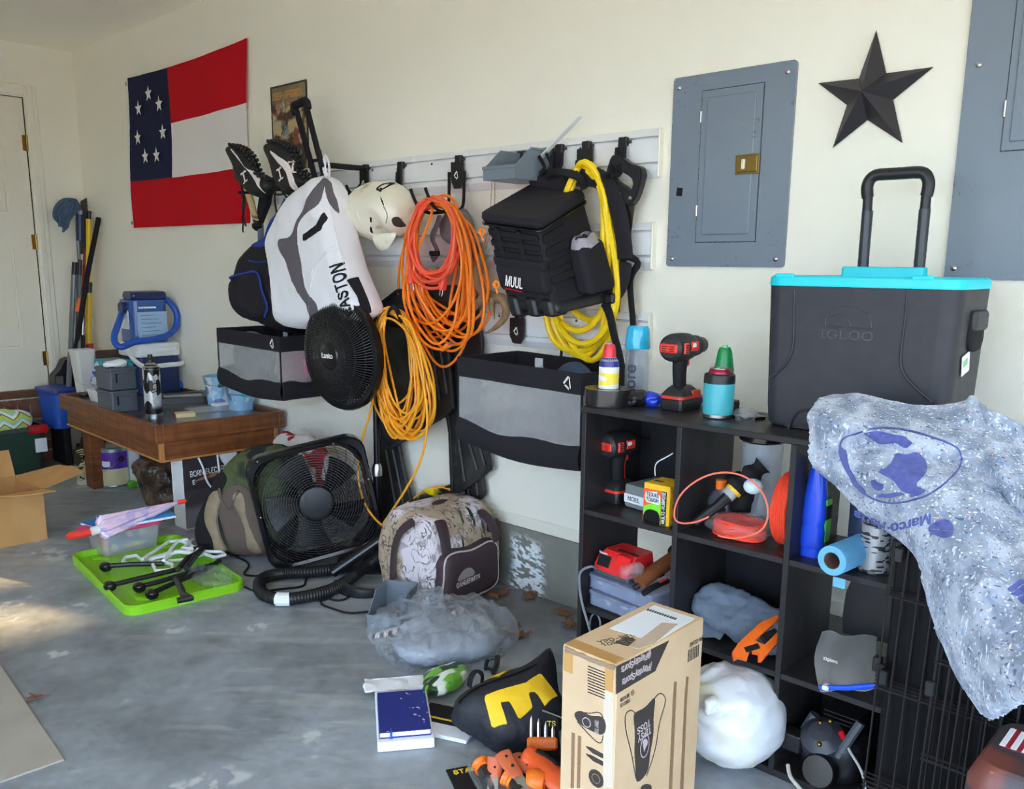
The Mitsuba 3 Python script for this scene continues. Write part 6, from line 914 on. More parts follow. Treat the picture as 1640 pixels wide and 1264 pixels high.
k = thing('pull_saw', 'large orange-handled saw in black lettered grip next to the cardboard box', 'saw'); q = spl([Fz(838, 1206, .07), Fz(856, 1217, .06), Fz(876, 1232, .055), Fz(890, 1248, .05), Fz(905, 1262, .04)], 24); part(k, 'handle', tube(q, .030*np.interp(np.linspace(0, 1, 24), [0, .05, .5, 1], [.5, 1, 1.1, 1.1]), 12, flat=(1, .6), up=(.7, .7, 0)), mat('saw_orange', (232, 92, 40), .35)); part(k, 'inlay', tube(q[2:14]+(.016, .016, .012), .009, 8), BLACKM); part(k, 'blade', tube([q[-1], q[-1]*2-q[-4]], .02, 8, flat=(1, .08), up=(.7, .7, 0)), STEEL)
k = thing('bit_set', 'black hanging card of drill bits with an orange holder beside the box', 'drill bits'); fK = Frame(Fz(880, 1212)+(0, 0, .0), (.74, .67, 0), (-.3, .33, .9)); c4 = fK.uv([(858, 1200), (900, 1225), (893, 1150), (858, 1137)]); part(k, 'card', fK.place(ext(Polygon(c4), .004)), BLACKM); c5 = fK.uv([(851, 1186), (885, 1196), (881, 1204), (852, 1197)]); c6 = fK.uv([(868, 1190)])[0]
part(k, 'holder', fK.place(mv(cbx(.085, .035, .03, .006), (*c6, .02))), ORH, 'orange holder'); parts(k, 'bit', [fK.place(tube([(c6[0]-.03+i*.02, c6[1]+.01, .022), (c6[0]-.03+i*.02, c6[1]+.06-.008*i, .022), (c6[0]-.03+i*.02, c6[1]+.075-.008*i, .022)], [.006, .006, .001], 8)) for i in range(4)], STEEL); part(k, 'lettering', fK.place(mv(meshkit.text_mesh('BITS', .014, .001, True), (*(fK.uv([(864, 1163)])[0]), .004))), 'mat_print_yellow', 'yellow lettering'); part(k, 'hanger_rod', tube([fK.w(*fK.uv([(868, 1138)])[0], .01), fK.w(*fK.uv([(905, 1152)])[0], .012)], .003, 6), STEEL)
# ---------------------------------------------------------------- tall cardboard box with printed sides
tb_ = thing('cardboard_box', 'tall printed cardboard box with a white shipping label, front of the shelf', 'box'); xa, xb, ya, yb, zt_ = -1.176, -1.022, -1.155, -.795, .5; INK = mat('box_ink', (62, 54, 50), .7); TAPE = mat('packing_tape', (196, 150, 92), .25); DIMK = mat('box_ink_light', (140, 108, 78), .7)
part(tb_, 'carton', bx((xa, ya, 0), (xb, yb, zt_), .003), CARD2); part(tb_, 'top_flap', bx((xa+.002, ya+.002, zt_), (xb-.002, yb-.002, zt_+.002)), CARD2); part(tb_, 'edge_fray', rough(fine(bx((xa+.01, ya-.003, zt_-.012), (xb-.005, ya+.003, zt_-.001), .001), 4), .006, 60, 3), mat('fray', (150, 128, 104), .9))
def top4(l, d_=.0008, z=zt_+.002): q = [Fz(a, b, z)[:2] for a, b in l]; return mv(ext(Polygon(q), d_), (0, 0, z))
part(tb_, 'shipping_label', top4([(976, 1007), (1048, 970), (1113, 991), (1051, 1029)]), WPAPER, 'white shipping label'); parts(tb_, 'label_bar', [top4([(1035+i*4, 978+i*1.35), (1038+i*4, 975.5+i*1.35), (1040.5+i*4, 976.4+i*1.35), (1037.5+i*4, 979+i*1.35)], .0014) for i in range(12)], INK); part(tb_, 'label_patch', top4([(1010, 1036), (1060, 998), (1086, 1000), (1050, 1030), (1022, 1040)], .0012), mat('label_tape', (200, 180, 160), .3)); part(tb_, 'tape', top4([(905, 1032), (920, 1024), (1000, 1055), (985, 1064)], .0006), TAPE); parts(tb_, 'top_bar', [top4([(985+i*3.4, 1030-i*2.2), (987+i*3.4, 1028.6-i*2.2), (1008+i*2.6, 1034-i*2.2), (1006+i*2.6, 1035.4-i*2.2)], .001) for i in range(5)], INK)
part(tb_, 'lettering', text('YPD-BT00SET-01', .016, (-1.115, -1.095, zt_+.0021), (.35, .94, 0), (-.94, .35, 0), .0006, w=.20), INK, 'printed code'); part(tb_, 'lettering', text('TOSS SET', .013, (-1.10, -1.10, zt_+.0021), (.35, .94, 0), (-.94, .35, 0), .0006, w=.09), INK, 'printed code')
def onx(l, d_=.0008): return fx(ext(Polygon([tuple(Lx(a, b, xb)[1:]) for a, b in l]), d_), xb)
def ony(l, d_=.0008): return onwall(ext(Polygon([tuple(Wy(a, b, ya)[[0, 2]]) for a, b in l]), d_), 0, ya, 0)
part(tb_, 'dark_band', onx([(986.5, 1068), (1071, 1026), (1049, 1075), (986.5, 1112)]), mat('print_charcoal', (66, 58, 56), .5), 'charcoal printed band')
for s_, (px_, py_) in (('@PlaydaySports', (1042, 1050)), ('/PlaydaySports', (1043, 1069))): q = Lx(px_, py_, xb); part(tb_, 'lettering', text(s_, .016, q+(.0009, 0, .012), (0, -1, -.0), (0, 0, -1), .0006, True, w=.115), PALE, 'pale upside-down lettering')
part(tb_, 'tape', onx([(986.5, 1066), (1060, 1028), (1128, 992), (1128, 1020), (1060, 1040), (1050, 1036)], .0005), TAPE) if False else None; parts(tb_, 'barcode_bar', [onx([(1102+i*2.6, 1042-i*1.5), (1103.3+i*2.6, 1041.3-i*1.5), (1102.7+i*2.6, 1060-i*1.5), (1101.4+i*2.6, 1061-i*1.5)]) for i in range(7)], INK); part(tb_, 'lettering', text('YPD-COLLAGE', .011, Lx(1125, 1022, xb)+(.0004, 0, .006), (0, -1, 0), (0, 0, -1), .0006, w=.06), INK)
part(tb_, 'lettering', text('IMITATION', .009, Lx(1008, 1114, xb)+(.0004, 0, .006), (0, -1, 0), (0, 0, -1), .0006, w=.035), INK); part(tb_, 'lettering', text('CORDS USE', .009, Lx(1009, 1121, xb)+(.0004, 0, .004), (0, -1, 0), (0, 0, -1), .0006, w=.038), INK); part(tb_, 'recycle_mark', onx([(1010, 1108), (1014, 1104), (1016, 1109), (1013, 1115), (1010, 1113)]), DIMK)
part(tb_, 'bag_drawing', onx(smooth_loop([(1017, 1142), (1030, 1135), (1048, 1118), (1047, 1140), (1046, 1175), (1040, 1215), (1034, 1240), (1020, 1252), (1018, 1240), (1016, 1200), (1016, 1165)], 70)), INK, 'printed dark bag'); 
def xline(l, r_=.0012, n=40): return tube(spl([Lx(a, b, xb)+(.0006, 0, 0) for a, b in l], n), r_, 5)
parts(tb_, 'cord_drawing', [xline([(1017, 1143), (1009, 1138), (1003, 1142), (1001, 1160), (1008, 1195), (1018, 1246)]), xline([(1047, 1120), (1054, 1112), (1062, 1113), (1065, 1118), (1058, 1150), (1050, 1195), (1035, 1243)])], INK)
for s_, (px_, py_) in (('TIPSY', (1042, 1170)), ('TOSS', (1041, 1158))): part(tb_, 'lettering', text(s_, .017, Lx(px_, py_, xb)+(.0009, 0, .011), (0, -1, -.05), (0, .05, -1), .0006, True, w=.053), PALE, 'pale upside-down lettering')
part(tb_, 'ring_drawing', mv(lathe([(.020, .001), (.0225, .0012), (.0225, 0)], 28), Lx(1032, 1195, xb)+(.0006, 0, 0), R('y', 90) @ np.diag([1.3, .8, 1])), PALE); part(tb_, 'figure_drawing', onx(smooth_loop([(1029, 1188), (1033, 1183), (1037, 1188), (1034, 1196), (1031, 1204), (1030, 1197)], 24), .0014), PALE)
parts(tb_, 'pole_drawing', [onx([(1079.5, 1092), (1083.5, 1092), (1082, 1130), (1076, 1264), (1071, 1264), (1077, 1130)]), onx([(1099, 1084), (1102.5, 1084), (1100, 1120), (1094, 1264), (1089, 1264), (1096, 1120)])], DIMK); part(tb_, 'disc_drawing', onx(smooth_loop([(1026, 1264), (1028, 1259), (1036, 1256), (1042, 1258), (1043, 1264)], 24)), INK)
parts(tb_, 'barcode_bar', [ony([(941.5, 1066+i*4.6), (969, 1077+i*4.6), (969, 1078.6+i*4.6), (941.5, 1067.8+i*4.6)]) for i in range(10)], INK); part(tb_, 'tape', ony([(969, 1056), (983, 1062), (982, 1110), (968, 1104)], .0005), TAPE); part(tb_, 'tape', ony([(967, 1105), (983, 1112), (981, 1262), (966, 1262)], .0006), mat('tape_clear', (214, 200, 180), .2)); part(tb_, 'tape', ony([(903, 1040), (918, 1046), (917, 1080), (903, 1074)], .0005), TAPE)
part(tb_, 'bag_drawing', ony(smooth_loop([(921, 1142), (928, 1139), (945, 1146), (966, 1150), (966, 1176), (950, 1172), (930, 1160), (922, 1150)], 50)), INK, 'printed dark bag'); parts(tb_, 'cord_drawing', [tube(spl([Wy(a, b, ya)-(0, .0006, 0) for a, b in l], 24), .0011, 5) for l in ([(928, 1140), (950, 1142), (962, 1143), (966, 1150)], [(925, 1156), (945, 1178), (962, 1190), (966, 1178)])], INK); part(tb_, 'ring_drawing', mv(lathe([(.010, .001), (.012, .0012), (.012, 0)], 20), Wy(940, 1157, ya)-(0, .0006, 0), R('x', 90)), PALE); part(tb_, 'lettering', text('TIPSY TOSS', .010, Wy(953, 1152, ya)-(0, .0008, 0), (0.05, 0, -1), (1, 0, .05), .0005, True, w=.036), PALE)
parts(tb_, 'pole_drawing', [ony([(916, 1173), (921, 1175), (919, 1262), (914, 1262)]), ony([(926, 1178), (931, 1180), (929, 1262), (924, 1262)])], DIMK); parts(tb_, 'bottle_drawing', [ony([(939+0, 1195+i*12), (948, 1198+i*12), (966, 1208+i*12), (966, 1215+i*12), (950, 1207+i*12), (940, 1198+i*12)]) for i in (0, 1)], INK); part(tb_, 'disc_drawing', mv(lathe([(.0001, .001), (.021, .001), (.021, 0)], 28), Wy(955, 1247, ya), R('x', 90)), INK); part(tb_, 'disc_ring', mv(lathe([(.010, .0016), (.012, .0018), (.012, 0)], 20), Wy(955, 1247, ya), R('x', 90)), DIMK)
# white trash bag, mat, leaves
tr = thing('trash_bag', 'knotted white plastic bag stuffed into the bottom middle cube of the shelf', 'bag'); m_ = superq(.135, .13, .14, 2.3, 120, 80); v = m_.vertices; a = np.arctan2(v[:, 2]-.06, v[:, 0]+.10); rad = np.hypot(v[:, 2]-.06, v[:, 0]+.10); m_.vertices = v*(1+.035*np.sin(a*15)[:, None]*np.exp(-rad/.16)[:, None]); part(tr, 'body', mv(crumple(rough(m_, .022, 7, 6), .0045, 13, 3), (-1.045, -.575, .147)), mat('bag_film', lambda p, n, uv: mix(S(226, 230, 236), S(206, 196, 150), smoothstep(.5, .7, fbm(p.x*7, p.z*7, p.y*7, 3))*.7), .25, spec=.6), smooth=60); part(tr, 'knot', mv(rough(superq(.022, .03, .026, 2), .012, 40, 3), Wy(1136, 1128, -.70)+(.005, 0, 0)), WHP, smooth=50)
q = [Fz(*p_, .006) for p_ in ((0, 1065), (102, 1216))]; dv = (q[1]-q[0])/np.linalg.norm(q[1]-q[0]); e_ = Fz(0, 1252, .006); solo('floor_sheet', 'pale grey rigid sheet lying flat at the lower left corner', 'floor sheet', mv(ext(Polygon([tuple(q[0][:2]-dv[:2]*1.2), tuple(q[1][:2]), tuple(q[1][:2]+(e_-q[1])[:2]*2.2), tuple(q[0][:2]-dv[:2]*1.2+(e_-q[1])[:2]*2.2)]), .006), (0, 0, .0005)), mat('sheet_beige', lambda p, n, uv: mix(S(150, 142, 128), S(168, 162, 150), fbm(p.x*7, p.y*7, 0., 4)), .6))
LEAF = mat('leaf_brown', (118, 76, 50), .8)
LEAFL = ['dry leaf between feather and shelf, rightmost of the close group of three', 'dry leaf in the middle of the floor, leftmost of the close group of three', 'dry leaf by the kerb, left of the pair under the white paint specks', 'dry leaf by the kerb, right of the pair under the white paint specks', 'dry leaf beside the bottom corner of the maroon pocket', 'dry leaf just right of the maroon pocket, the farther of two', 'dry leaf on the white paint specks at the kerb', 'dry leaf by the left foot of the cube shelf', 'dry leaf by the left foot of the cube shelf, closest to the printed box', 'dry leaf by the cube shelf, farthest back beside the kerb', 'small dry leaf between barred feather and maroon pocket', 'small dry leaf near the pale floor sheet', 'dry leaf in the middle of the floor, lowest of the close group of three']
for i, (px_, py_, s_) in enumerate(((834, 1022, .05), (818, 1014, .045), (848, 958, .05), (862, 952, .05), (790, 956, .055), (806, 952, .04), (838, 938, .045), (905, 985, .05), (912, 1004, .05), (916, 965, .04), (770, 976, .03), (58, 1122, .04), (826, 1002, .035))):
    r_ = np.random.default_rng(i); n = 14; L_ = [(s_*(.45+.55*(k % 2))*(.8+.4*r_.random())*math.cos(2*np.pi*k/n), s_*(.7)*(.45+.55*(k % 2))*math.sin(2*np.pi*k/n)) for k in range(n)]; m_ = fine(ext(Polygon(L_).buffer(0), .0015), 2); m_.vertices[:, 2] += .02*(meshkit.noise(m_.vertices*40+i)-.0)+.002; solo('fallen_leaf', LEAFL[i], 'leaf', mv(m_, Fz(px_, py_), R('z', float(r_.random()*360))), LEAF, group='dry leaves on the floor')
# ---------------------------------------------------------------- black cube shelf
SHB = mat('shelf_black', lambda p, n, uv: mix(S(30, 29, 31), S(44, 42, 44), fbm(p.x*20, p.z*5, p.y*20, 3)), .45, spec=.4); SX, SP, SF, SBK, ST = -1.612, .3345, -.55, -.25, .932
sh_ = thing('cube_shelf', 'black nine-cube shelf unit standing off the wall, full of tools', 'shelf')
zr = [.002, .298, .613, ST]; part(sh_, 'top_board', bx((SX-.004, SF-.004, ST-.017), (SX+3*SP+.02, SBK, ST), .002), SHB); part(sh_, 'base_board', bx((SX, SF, 0), (SX+3*SP+.016, SBK, .020), .001), SHB)
for i in range(4): part(sh_, 'upright', bx((SX+i*SP, SF, .020), (SX+i*SP+.016, SBK, ST-.017), .0015), SHB)
for z in (.298, .613):
    for i in range(3): part(sh_, 'shelf_board', bx((SX+i*SP+.016, SF+.002, z-.016), (SX+(i+1)*SP, SBK, z), .001), SHB)
for i, j in ((0, 2), (1, 1), (0, 0), (1, 0), (2, 0)): part(sh_, 'back_panel', bx((SX+i*SP+.014, SBK-.004, zr[j]), (SX+(i+1)*SP+.004, SBK, zr[j+1]-.014)), BLACKM)
z0 = ST
k = thing('tape_roll', 'wide black duct tape roll at the left end of the shelf top', 'tape'); o = Fz(977, 654, z0)*(1, 1, 1)+(-.045, .05, 0); part(k, 'tape', mv(lathe([(.042, 0), (.072, 0), (.073, .002), (.073, .050), (.072, .052), (.042, .052)], 44), o), mat('tape_black', (30, 28, 28), .22, spec=.6)); part(k, 'core', mv(lathe([(.038, .001), (.042, .001), (.042, .051), (.038, .051), (.038, .001)], 36), o), mat('tape_core', (120, 110, 100), .7))
k = thing('spray_can', 'small white and yellow labelled spray can with a red cap on the tape roll', 'can'); o2 = o+(0, 0, .03); rc = .030
part(k, 'body', mv(lathe([(.0001, 0), (rc, .001), (rc, .10), (rc-.004, .108), (.022, .115)], 28), o2), mat('can_blue', (52, 54, 130), .35)); part(k, 'label', mv(lathe([(rc+.0008, .022), (rc+.0008, .088)], 28), o2), mat('label_text', lambda p, n, uv: mix(S(226, 226, 214), S(240, 214, 70), smoothstep(.6, .64, noise(p.z*70, p.x*6+p.y*6, 1.))), .45)); part(k, 'shoulder', mv(lathe([(rc-.002, .105), (.020, .118), (.017, .122)], 24), o2), mat('can_grey', (176, 176, 182), .3, .6)); part(k, 'cap', mv(lathe([(.021, .115), (.019, .135), (.016, .152), (.012, .156), (.0001, .156)], 24), o2), mat('cap_red', (222, 46, 60), .4)); part(k, 'cap_button', mv(rbox(.018, .018, .006, .006, .002), o2+(-.0, -.004, .155)), mat('cap_shade', (150, 150, 154), .4))
k = thing('spray_can', 'clear bottle with a cyan cap and dark lettering behind the tape roll', 'bottle'); labels[k]['category'] = 'bottle'; oc = Wy(1019, 615, -.33); oc = np.array([oc[0], -.33, z0]); rb = .037; zt_ = Wy(1019, 522, -.33)[2]-z0
PETC = 'mat_clear_pet'; scene[PETC] = {'type': 'blendbsdf', 'weight': .25, 'a': {'type': 'thindielectric', 'int_ior': 1.35}, 'b': {'type': 'twosided', 'bsdf': {'type': 'principled', 'base_color': {'type': 'rgb', 'value': S(200, 212, 226)}, 'roughness': .2}}}
part(k, 'body', mv(lathe([(.0001, .001), (rb-.004, 0), (rb, .006), (rb, zt_*.60), (rb-.004, zt_*.66), (rb, zt_*.72)], 32), oc), PETC); part(k, 'cap', mv(lathe([(rb+.002, zt_*.70), (rb+.003, zt_*.72), (rb-.001, zt_*.94), (rb-.006, zt_), (.0001, zt_)], 32), oc), mat('cap_cyan', (36, 170, 210), .15, clearcoat=.6)); dv = (CAM-oc)[:2]/np.linalg.norm((CAM-oc)[:2]); rt = np.array([-dv[1], dv[0]])
for s_, col, u in (('core', 'mat_print_ink', -.012),): part(k, 'lettering', text(s_, .030, np.array([*(oc[:2]+dv*(rb+.001)+rt*(-.004)), z0+.012]), (0, 0, 1), (-rt[0], -rt[1], 0), .001, True, w=.105), mat('print_ink', (30, 34, 52), .5), 'dark vertical lettering')
solo('cord_net', 'tangle of black netting behind the tape roll on the shelf top', 'netting', mv(rough(superq(.05, .05, .026, 2, 40, 24), .02, 40, 3), np.array([oc[0]+.055, -.42, z0+.024])), mat('net_black', (26, 26, 30), .35), smooth=30)
DRR = mat('drill_red', (214, 54, 44), .4); DRB = mat('drill_black', (34, 33, 36), .5)
def drill(label, o, ang, chuck, tilt=0.):
    k = thing('power_drill', label, 'drill'); B = R('z', ang); P_ = lambda m: mv(m, o, B)
    b = part(k, 'battery', P_(mv(rbox(.078, .115, .036, .012, .006), (0, .012, .0))), mat('battery_black', (30, 29, 31), .35) if 'mat_battery_black' not in scene else 'mat_battery_black'); parts(b, 'rail', [P_(bx((s*.0395-.001, -.03, .010+i*.009), (s*.0395+.001, .055, .014+i*.009))) for s in (-1, 1) for i in range(2)], BLACKG)
    part(k, 'foot', P_(mv(loft([lift(rrect(.076, .112, .014), 0), lift(rrect(.076, .112, .014), .012), lift(rrect(.060, .085, .014), .026), lift(rrect(.046, .058, .014), .036)]), (0, .010, .036))), DRB); part(k, 'foot_trim', P_(mv(loft([lift(rrect(.080, .117, .015), 0), lift(rrect(.080, .117, .015), .009)]), (0, .012, .036))), DRR, 'red trim'); parts(k, 'foot_bumper', [P_(mv(rbox(.016, .045, .02, .006, .004), (s*.032, .035, .04))) for s in (-1, 1)], DRR)
    part(k, 'grip', P_(tube(spl([(0, .004, .055), (0, -.002, .09), (0, -.004, .125), (0, .002, .165)], 18), np.interp(np.linspace(0, 1, 18), [0, .15, .6, 1], [.023, .020, .022, .026]), 14, flat=(1.1, .85), up=(0, 1, 0))), BLACKM); part(k, 'grip_strip', P_(tube(spl([(0, .026, .07), (0, .022, .11), (0, .030, .15)], 12), .007, 8)), DRR, 'red strip'); part(k, 'trigger', P_(mv(rbox(.014, .018, .03, .005, .004), (0, .032, .128))), DRR)
    hz = .186; prof = [(.0001, -.068), (.028, -.067), (.038, -.058), (.042, -.04), (.042, 0), (.039, .03), (.033, .05), (.027, .055), (.0001, .055)]; hd = part(k, 'motor_housing', P_(mv(mv(lathe(prof, 28), (0, 0, 0), R('x', -90)), (0, 0, hz))), DRB)
    part(hd, 'rear_vent', P_(mv(bx((-.029, -.0715, -.013), (.029, -.060, .013), .003), (0, 0, hz))), DRR, 'red rear vent'); parts(hd, 'vent_slot', [P_(bx((s-.008, -.0722, hz-.008+i*.006), (s+.008, -.071, hz-.006+i*.006))) for s in (-.012, .012) for i in range(3)], BLACKM)
    for s in (-1, 1): part(hd, 'side_vent', P_(mv(bx((s*.039-.004, -.048, -.016), (s*.039+.005, -.022, .016), .003), (0, 0, hz))), DRR); part(hd, 'side_flash', P_(mv(bx((s*.039-.0035, -.012, -.010), (s*.039+.0042, .03, .018), .003), (0, 0, hz))), DRR); part(hd, 'side_badge', P_(mv(bx((s*.042-.002, -.006, .002), (s*.042+.0022, .012, .014), .001), (0, 0, hz))), FWH, 'white badge')
    parts(hd, 'side_slot', [P_(bx((s*.0442-.0006, -.044, hz-.011+i*.0065), (s*.0442+.0006, -.026, hz-.0085+i*.0065))) for s in (-1, 1) for i in range(4)], BLACKM)
    if chuck: part(k, 'clutch_collar', P_(mv(mv(lathe([(.026, .05), (.031, .054), (.031, .076), (.028, .080), (.0001, .08)], 24), (0, 0, 0), R('x', -90)), (0, 0, hz))), DRB); part(k, 'chuck', P_(mv(mv(lathe([(.024, .078), (.026, .084), (.024, .112), (.012, .126), (.0001, .127)], 20), (0, 0, 0), R('x', -90)), (0, 0, hz))), mat('chuck_grey', (70, 70, 74), .35, .5))
    else: part(k, 'nose', P_(mv(mv(lathe([(.030, .045), (.031, .055), (.024, .075), (.014, .082), (.011, .10), (.0001, .10)], 20), (0, 0, 0), R('x', -90)), (0, 0, hz))), DRB); part(k, 'bit', P_(tube([(0, .10, hz), (0, .17, hz)], [.0045, .003], 8)), mat('bit_dark', (62, 62, 66), .3, .7)); part(k, 'belt_clip', P_(tube(spl([(-.042, -.02, .03), (-.058, -.03, .035), (-.060, -.04, .02), (-.056, -.045, .004), (-.046, -.03, .01)], 20), .003, 6)), STEEL)
o = Fz(1073, 660, z0); drill('red and black cordless drill standing on top of the shelf', o+(-.006, .055, 0), 0, True); drill('red and black impact driver standing in the top left cube', Fz(980, 808, .613)+(-.012, .045, 0), -6, False)
BW_ = mat('blue_wrap', lambda p, n, uv: mix(S(34, 60, 190), S(90, 140, 236), smoothstep(.5, .7, fbm(p.x*40, p.z*40, p.y*40, 3))), .2); k = thing('wrapped_tube', 'pale blue tube with crinkled blue plastic ends behind the top drill', 'tube'); A, B = Wy(1040, 640, -.40), Wy(1118, 622, -.30); A[2] = B[2] = z0+.022; part(k, 'tube', tube([A, B], .018, 14), mat('tube_blue', (90, 170, 224), .4)); parts(k, 'wrap', [mv(rough(superq(.032, .026, .024, 2, 30, 20), .008, 50, i), p_) for i, p_ in enumerate((A+(.01, 0, 0), B-(.015, 0, 0)))], BW_)
k = thing('can_cooler', 'teal insulated can cooler with a black rim near the middle of the shelf top', 'can cooler'); o = Fz(1145, 672, z0)+(-.012, .035, 0); r0 = .0415; part(k, 'body', mv(lathe([(r0, .012), (r0+.001, .02), (r0+.001, .098), (r0, .10)], 36), o), mat('cooler_teal', (70, 172, 184), .35)); part(k, 'base', mv(lathe([(.0001, 0), (r0-.003, 0), (r0, .004), (r0, .014)], 36), o), STEEL, 'steel base'); part(k, 'rim', mv(lathe([(r0, .098), (r0+.002, .10), (r0+.001, .122), (r0-.004, .126), (r0-.010, .124)], 36), o), BLACK, 'black rim')
k = thing('drink_can', 'red drink can standing inside the teal can cooler', 'can'); part(k, 'wall', mv(lathe([(.033, .05), (.033, .126), (.030, .134), (.0275, .138), (.027, .140)], 32), o), mat('can_red', (150, 34, 62), .3, .4)); part(k, 'lid', mv(lathe([(.0275, .139), (.027, .141), (.025, .138), (.0001, .137)], 28), o), STEEL); part(k, 'pull_tab', mv(rbox(.012, .022, .002, .005, .0008), o+(0, 0, .138)), STEEL)
k = thing('spray_bottle', 'bottle with a green cap behind the teal can cooler', 'bottle'); og = np.array([Wy(1159, 600, -.33)[0], -.33, z0]); zg = Wy(1159, 556, -.33)[2]-z0; part(k, 'body', mv(lathe([(.0001, 0), (.028, .001), (.028, zg*.58), (.026, zg*.66)], 28), og), mat('bottle_pale_green', (190, 216, 176), .4)); part(k, 'cap', mv(lathe([(.0285, zg*.62), (.0285, zg*.66), (.020, zg*.94), (.015, zg), (.0001, zg)], 28), og), mat('cap_deep_green', (26, 134, 74), .3)); part(k, 'button', mv(rbox(.014, .014, .01, .004, .002), og+(.004, -.006, zg-.003)), mat('cap_mint', (120, 200, 150), .4))
solo('plastic_bag', 'small crinkled clear wrapper on the shelf top beside the big black cooler', 'wrapper', mv(rough(superq(.034, .03, .022, 2, 40, 24), .022, 34, 5), Fz(1190, 676, z0)+(0, .02, .02)), HAZE, smooth=20); solo('phone', 'dark phone lying flat behind the crinkled wrapper', 'phone', mv(rbox(.075, .12, .009, .01, .003), np.array([Wy(1192, 650, -.36)[0], -.36, z0]), R('z', 60)), BLACKG); solo('adapter', 'small black plug block standing behind the teal can cooler', 'adapter', mv(rbox(.03, .04, .045, .006, .004), np.array([Wy(1173, 640, -.37)[0], -.37, z0])), BLACK)
# ---------------------------------------------------------------- big rolling cooler on the shelf
ic = thing('rolling_cooler', 'large black rolling cooler with a turquoise lid and raised pull handle', 'cooler'); CB_ = mat('cooler_black', lambda p, n, uv: mix(S(44, 44, 50), S(52, 52, 58), fbm(p.x*30, p.z*30, p.y*30, 2)), .5, spec=.4); TQ = mat('cooler_turquoise', (20, 200, 214), .35); x0, x1, y0, y1 = -1.092, -.612, -.45, -.19; zl = 1.304; zt_ = 1.328; L_ = []
for z, k_ in ((z0, .022), (z0+.01, .012), (z0+.06, .008), (zl, 0)): L_.append(lift(rrect(x1-x0-2*k_, y1-y0-2*k_, .045, 8)+((x0+x1)/2, (y0+y1)/2), z))
part(ic, 'body', loft(L_), CB_, smooth=50); part(ic, 'lid', mv(loft([lift(rrect(x1-x0+.004, y1-y0+.004, .046, 8), 0), lift(rrect(x1-x0+.006, y1-y0+.006, .047, 8), .004), lift(rrect(x1-x0+.002, y1-y0+.002, .046, 8), .022), lift(rrect(x1-x0-.012, y1-y0-.012, .042, 8), .026), lift(rrect(x1-x0-.05, y1-y0-.05, .03, 8), .026), lift(rrect(x1-x0-.06, y1-y0-.06, .03, 8), .018)]), ((x0+x1)/2, (y0+y1)/2, zl)), TQ, 'turquoise lid')
part(ic, 'lid_hump', mv(rbox(.215, .04, .05, .01, .006), (-.877, -.213, zl)), TQ); parts(ic, 'lid_latch', [mv(rbox(.05, .012, .012, .005, .003), (x, y0+.004, zl+.019)) for x in (-1.04, -.70)], TQ)
hh = part(ic, 'pull_handle', tube([(-.934, -.20, 1.30), (-.940, -.20, 1.555)], .0125, 12), BLACK); part(ic, 'pull_handle', tube([(-.792, -.20, 1.30), (-.7915, -.20, 1.550)], .0125, 12), BLACK); part(ic, 'handle_grip', tube(spl([(-.940, -.20, 1.535), (-.943, -.20, 1.568), (-.933, -.20, 1.586), (-.90, -.20, 1.592), (-.83, -.20, 1.592), (-.800, -.20, 1.586), (-.789, -.20, 1.566), (-.7915, -.20, 1.532)], 50), .0155, 12), BLACK); parts(ic, 'handle_sleeve', [tube([(x, -.20, 1.34), (x, -.20, 1.50)], .0142, 12) for x in (-.9375, -.7918)], mat('sleeve_grey', (48, 50, 56), .35))
def onf(l, r_, n=30, cl=False): q = spl([Wy(a, b, y0+.004) for a, b in l], n, cl); q[:, 1] = y0+.002; return tube(q, r_, 8, cl)
parts(ic, 'ridge', [onf([(1273, 465), (1272, 520), (1270, 556), (1263, 576), (1252, 590), (1233, 606)], .0035), onf([(1453, 470), (1449, 520), (1443, 570), (1446, 595), (1458, 612), (1494, 645)], .0035), onf([(1262, 690), (1278, 660), (1300, 656), (1330, 658)], .003)], CB_)
part(ic, 'emblem', [onf([(1323, 522), (1324, 508), (1338, 495), (1358, 490), (1378, 495), (1393, 508), (1396, 526)], .0016), onf([(1323, 522), (1396, 527)], .0016), onf([(1330, 508), (1345, 503), (1358, 510), (1363, 524)], .0016)], mat('emboss_dark', (60, 60, 66), .3)); part(ic, 'lettering', text('IGLOO', .022, Wy(1312, 541, y0+.004)*(1, 0, 1)+(0, y0+.0035, 0), (1, 0, .0), d=.002, w=.135), 'mat_emboss_dark', 'embossed lettering'); part(ic, 'foot_plate', bx((-1.02, y0+.012, z0), (-.86, y0+.02, z0+.035), .004), BLACK)
part(ic, 'side_sticker', mv(bx((0, -.028, -.024), (.001, .028, .024)), (x1-.001, -.36, 1.13), R('x', 12)), WPAPER, 'white sticker'); part(ic, 'sticker_print', mv(bx((0, -.022, -.004), (.0016, .012, .012)), (x1-.001, -.36, 1.13), R('x', 12)), mat('print_green', (120, 190, 140), .5)); part(ic, 'side_grip', mv(rbox(.022, .10, .05, .012, .01), (x1+.004, -.31, 1.205)), CB_); part(ic, 'side_recess', mv(superq(.012, .055, .045, 3), (x1-.002, -.31, 1.20)), BLACKM, smooth=60)
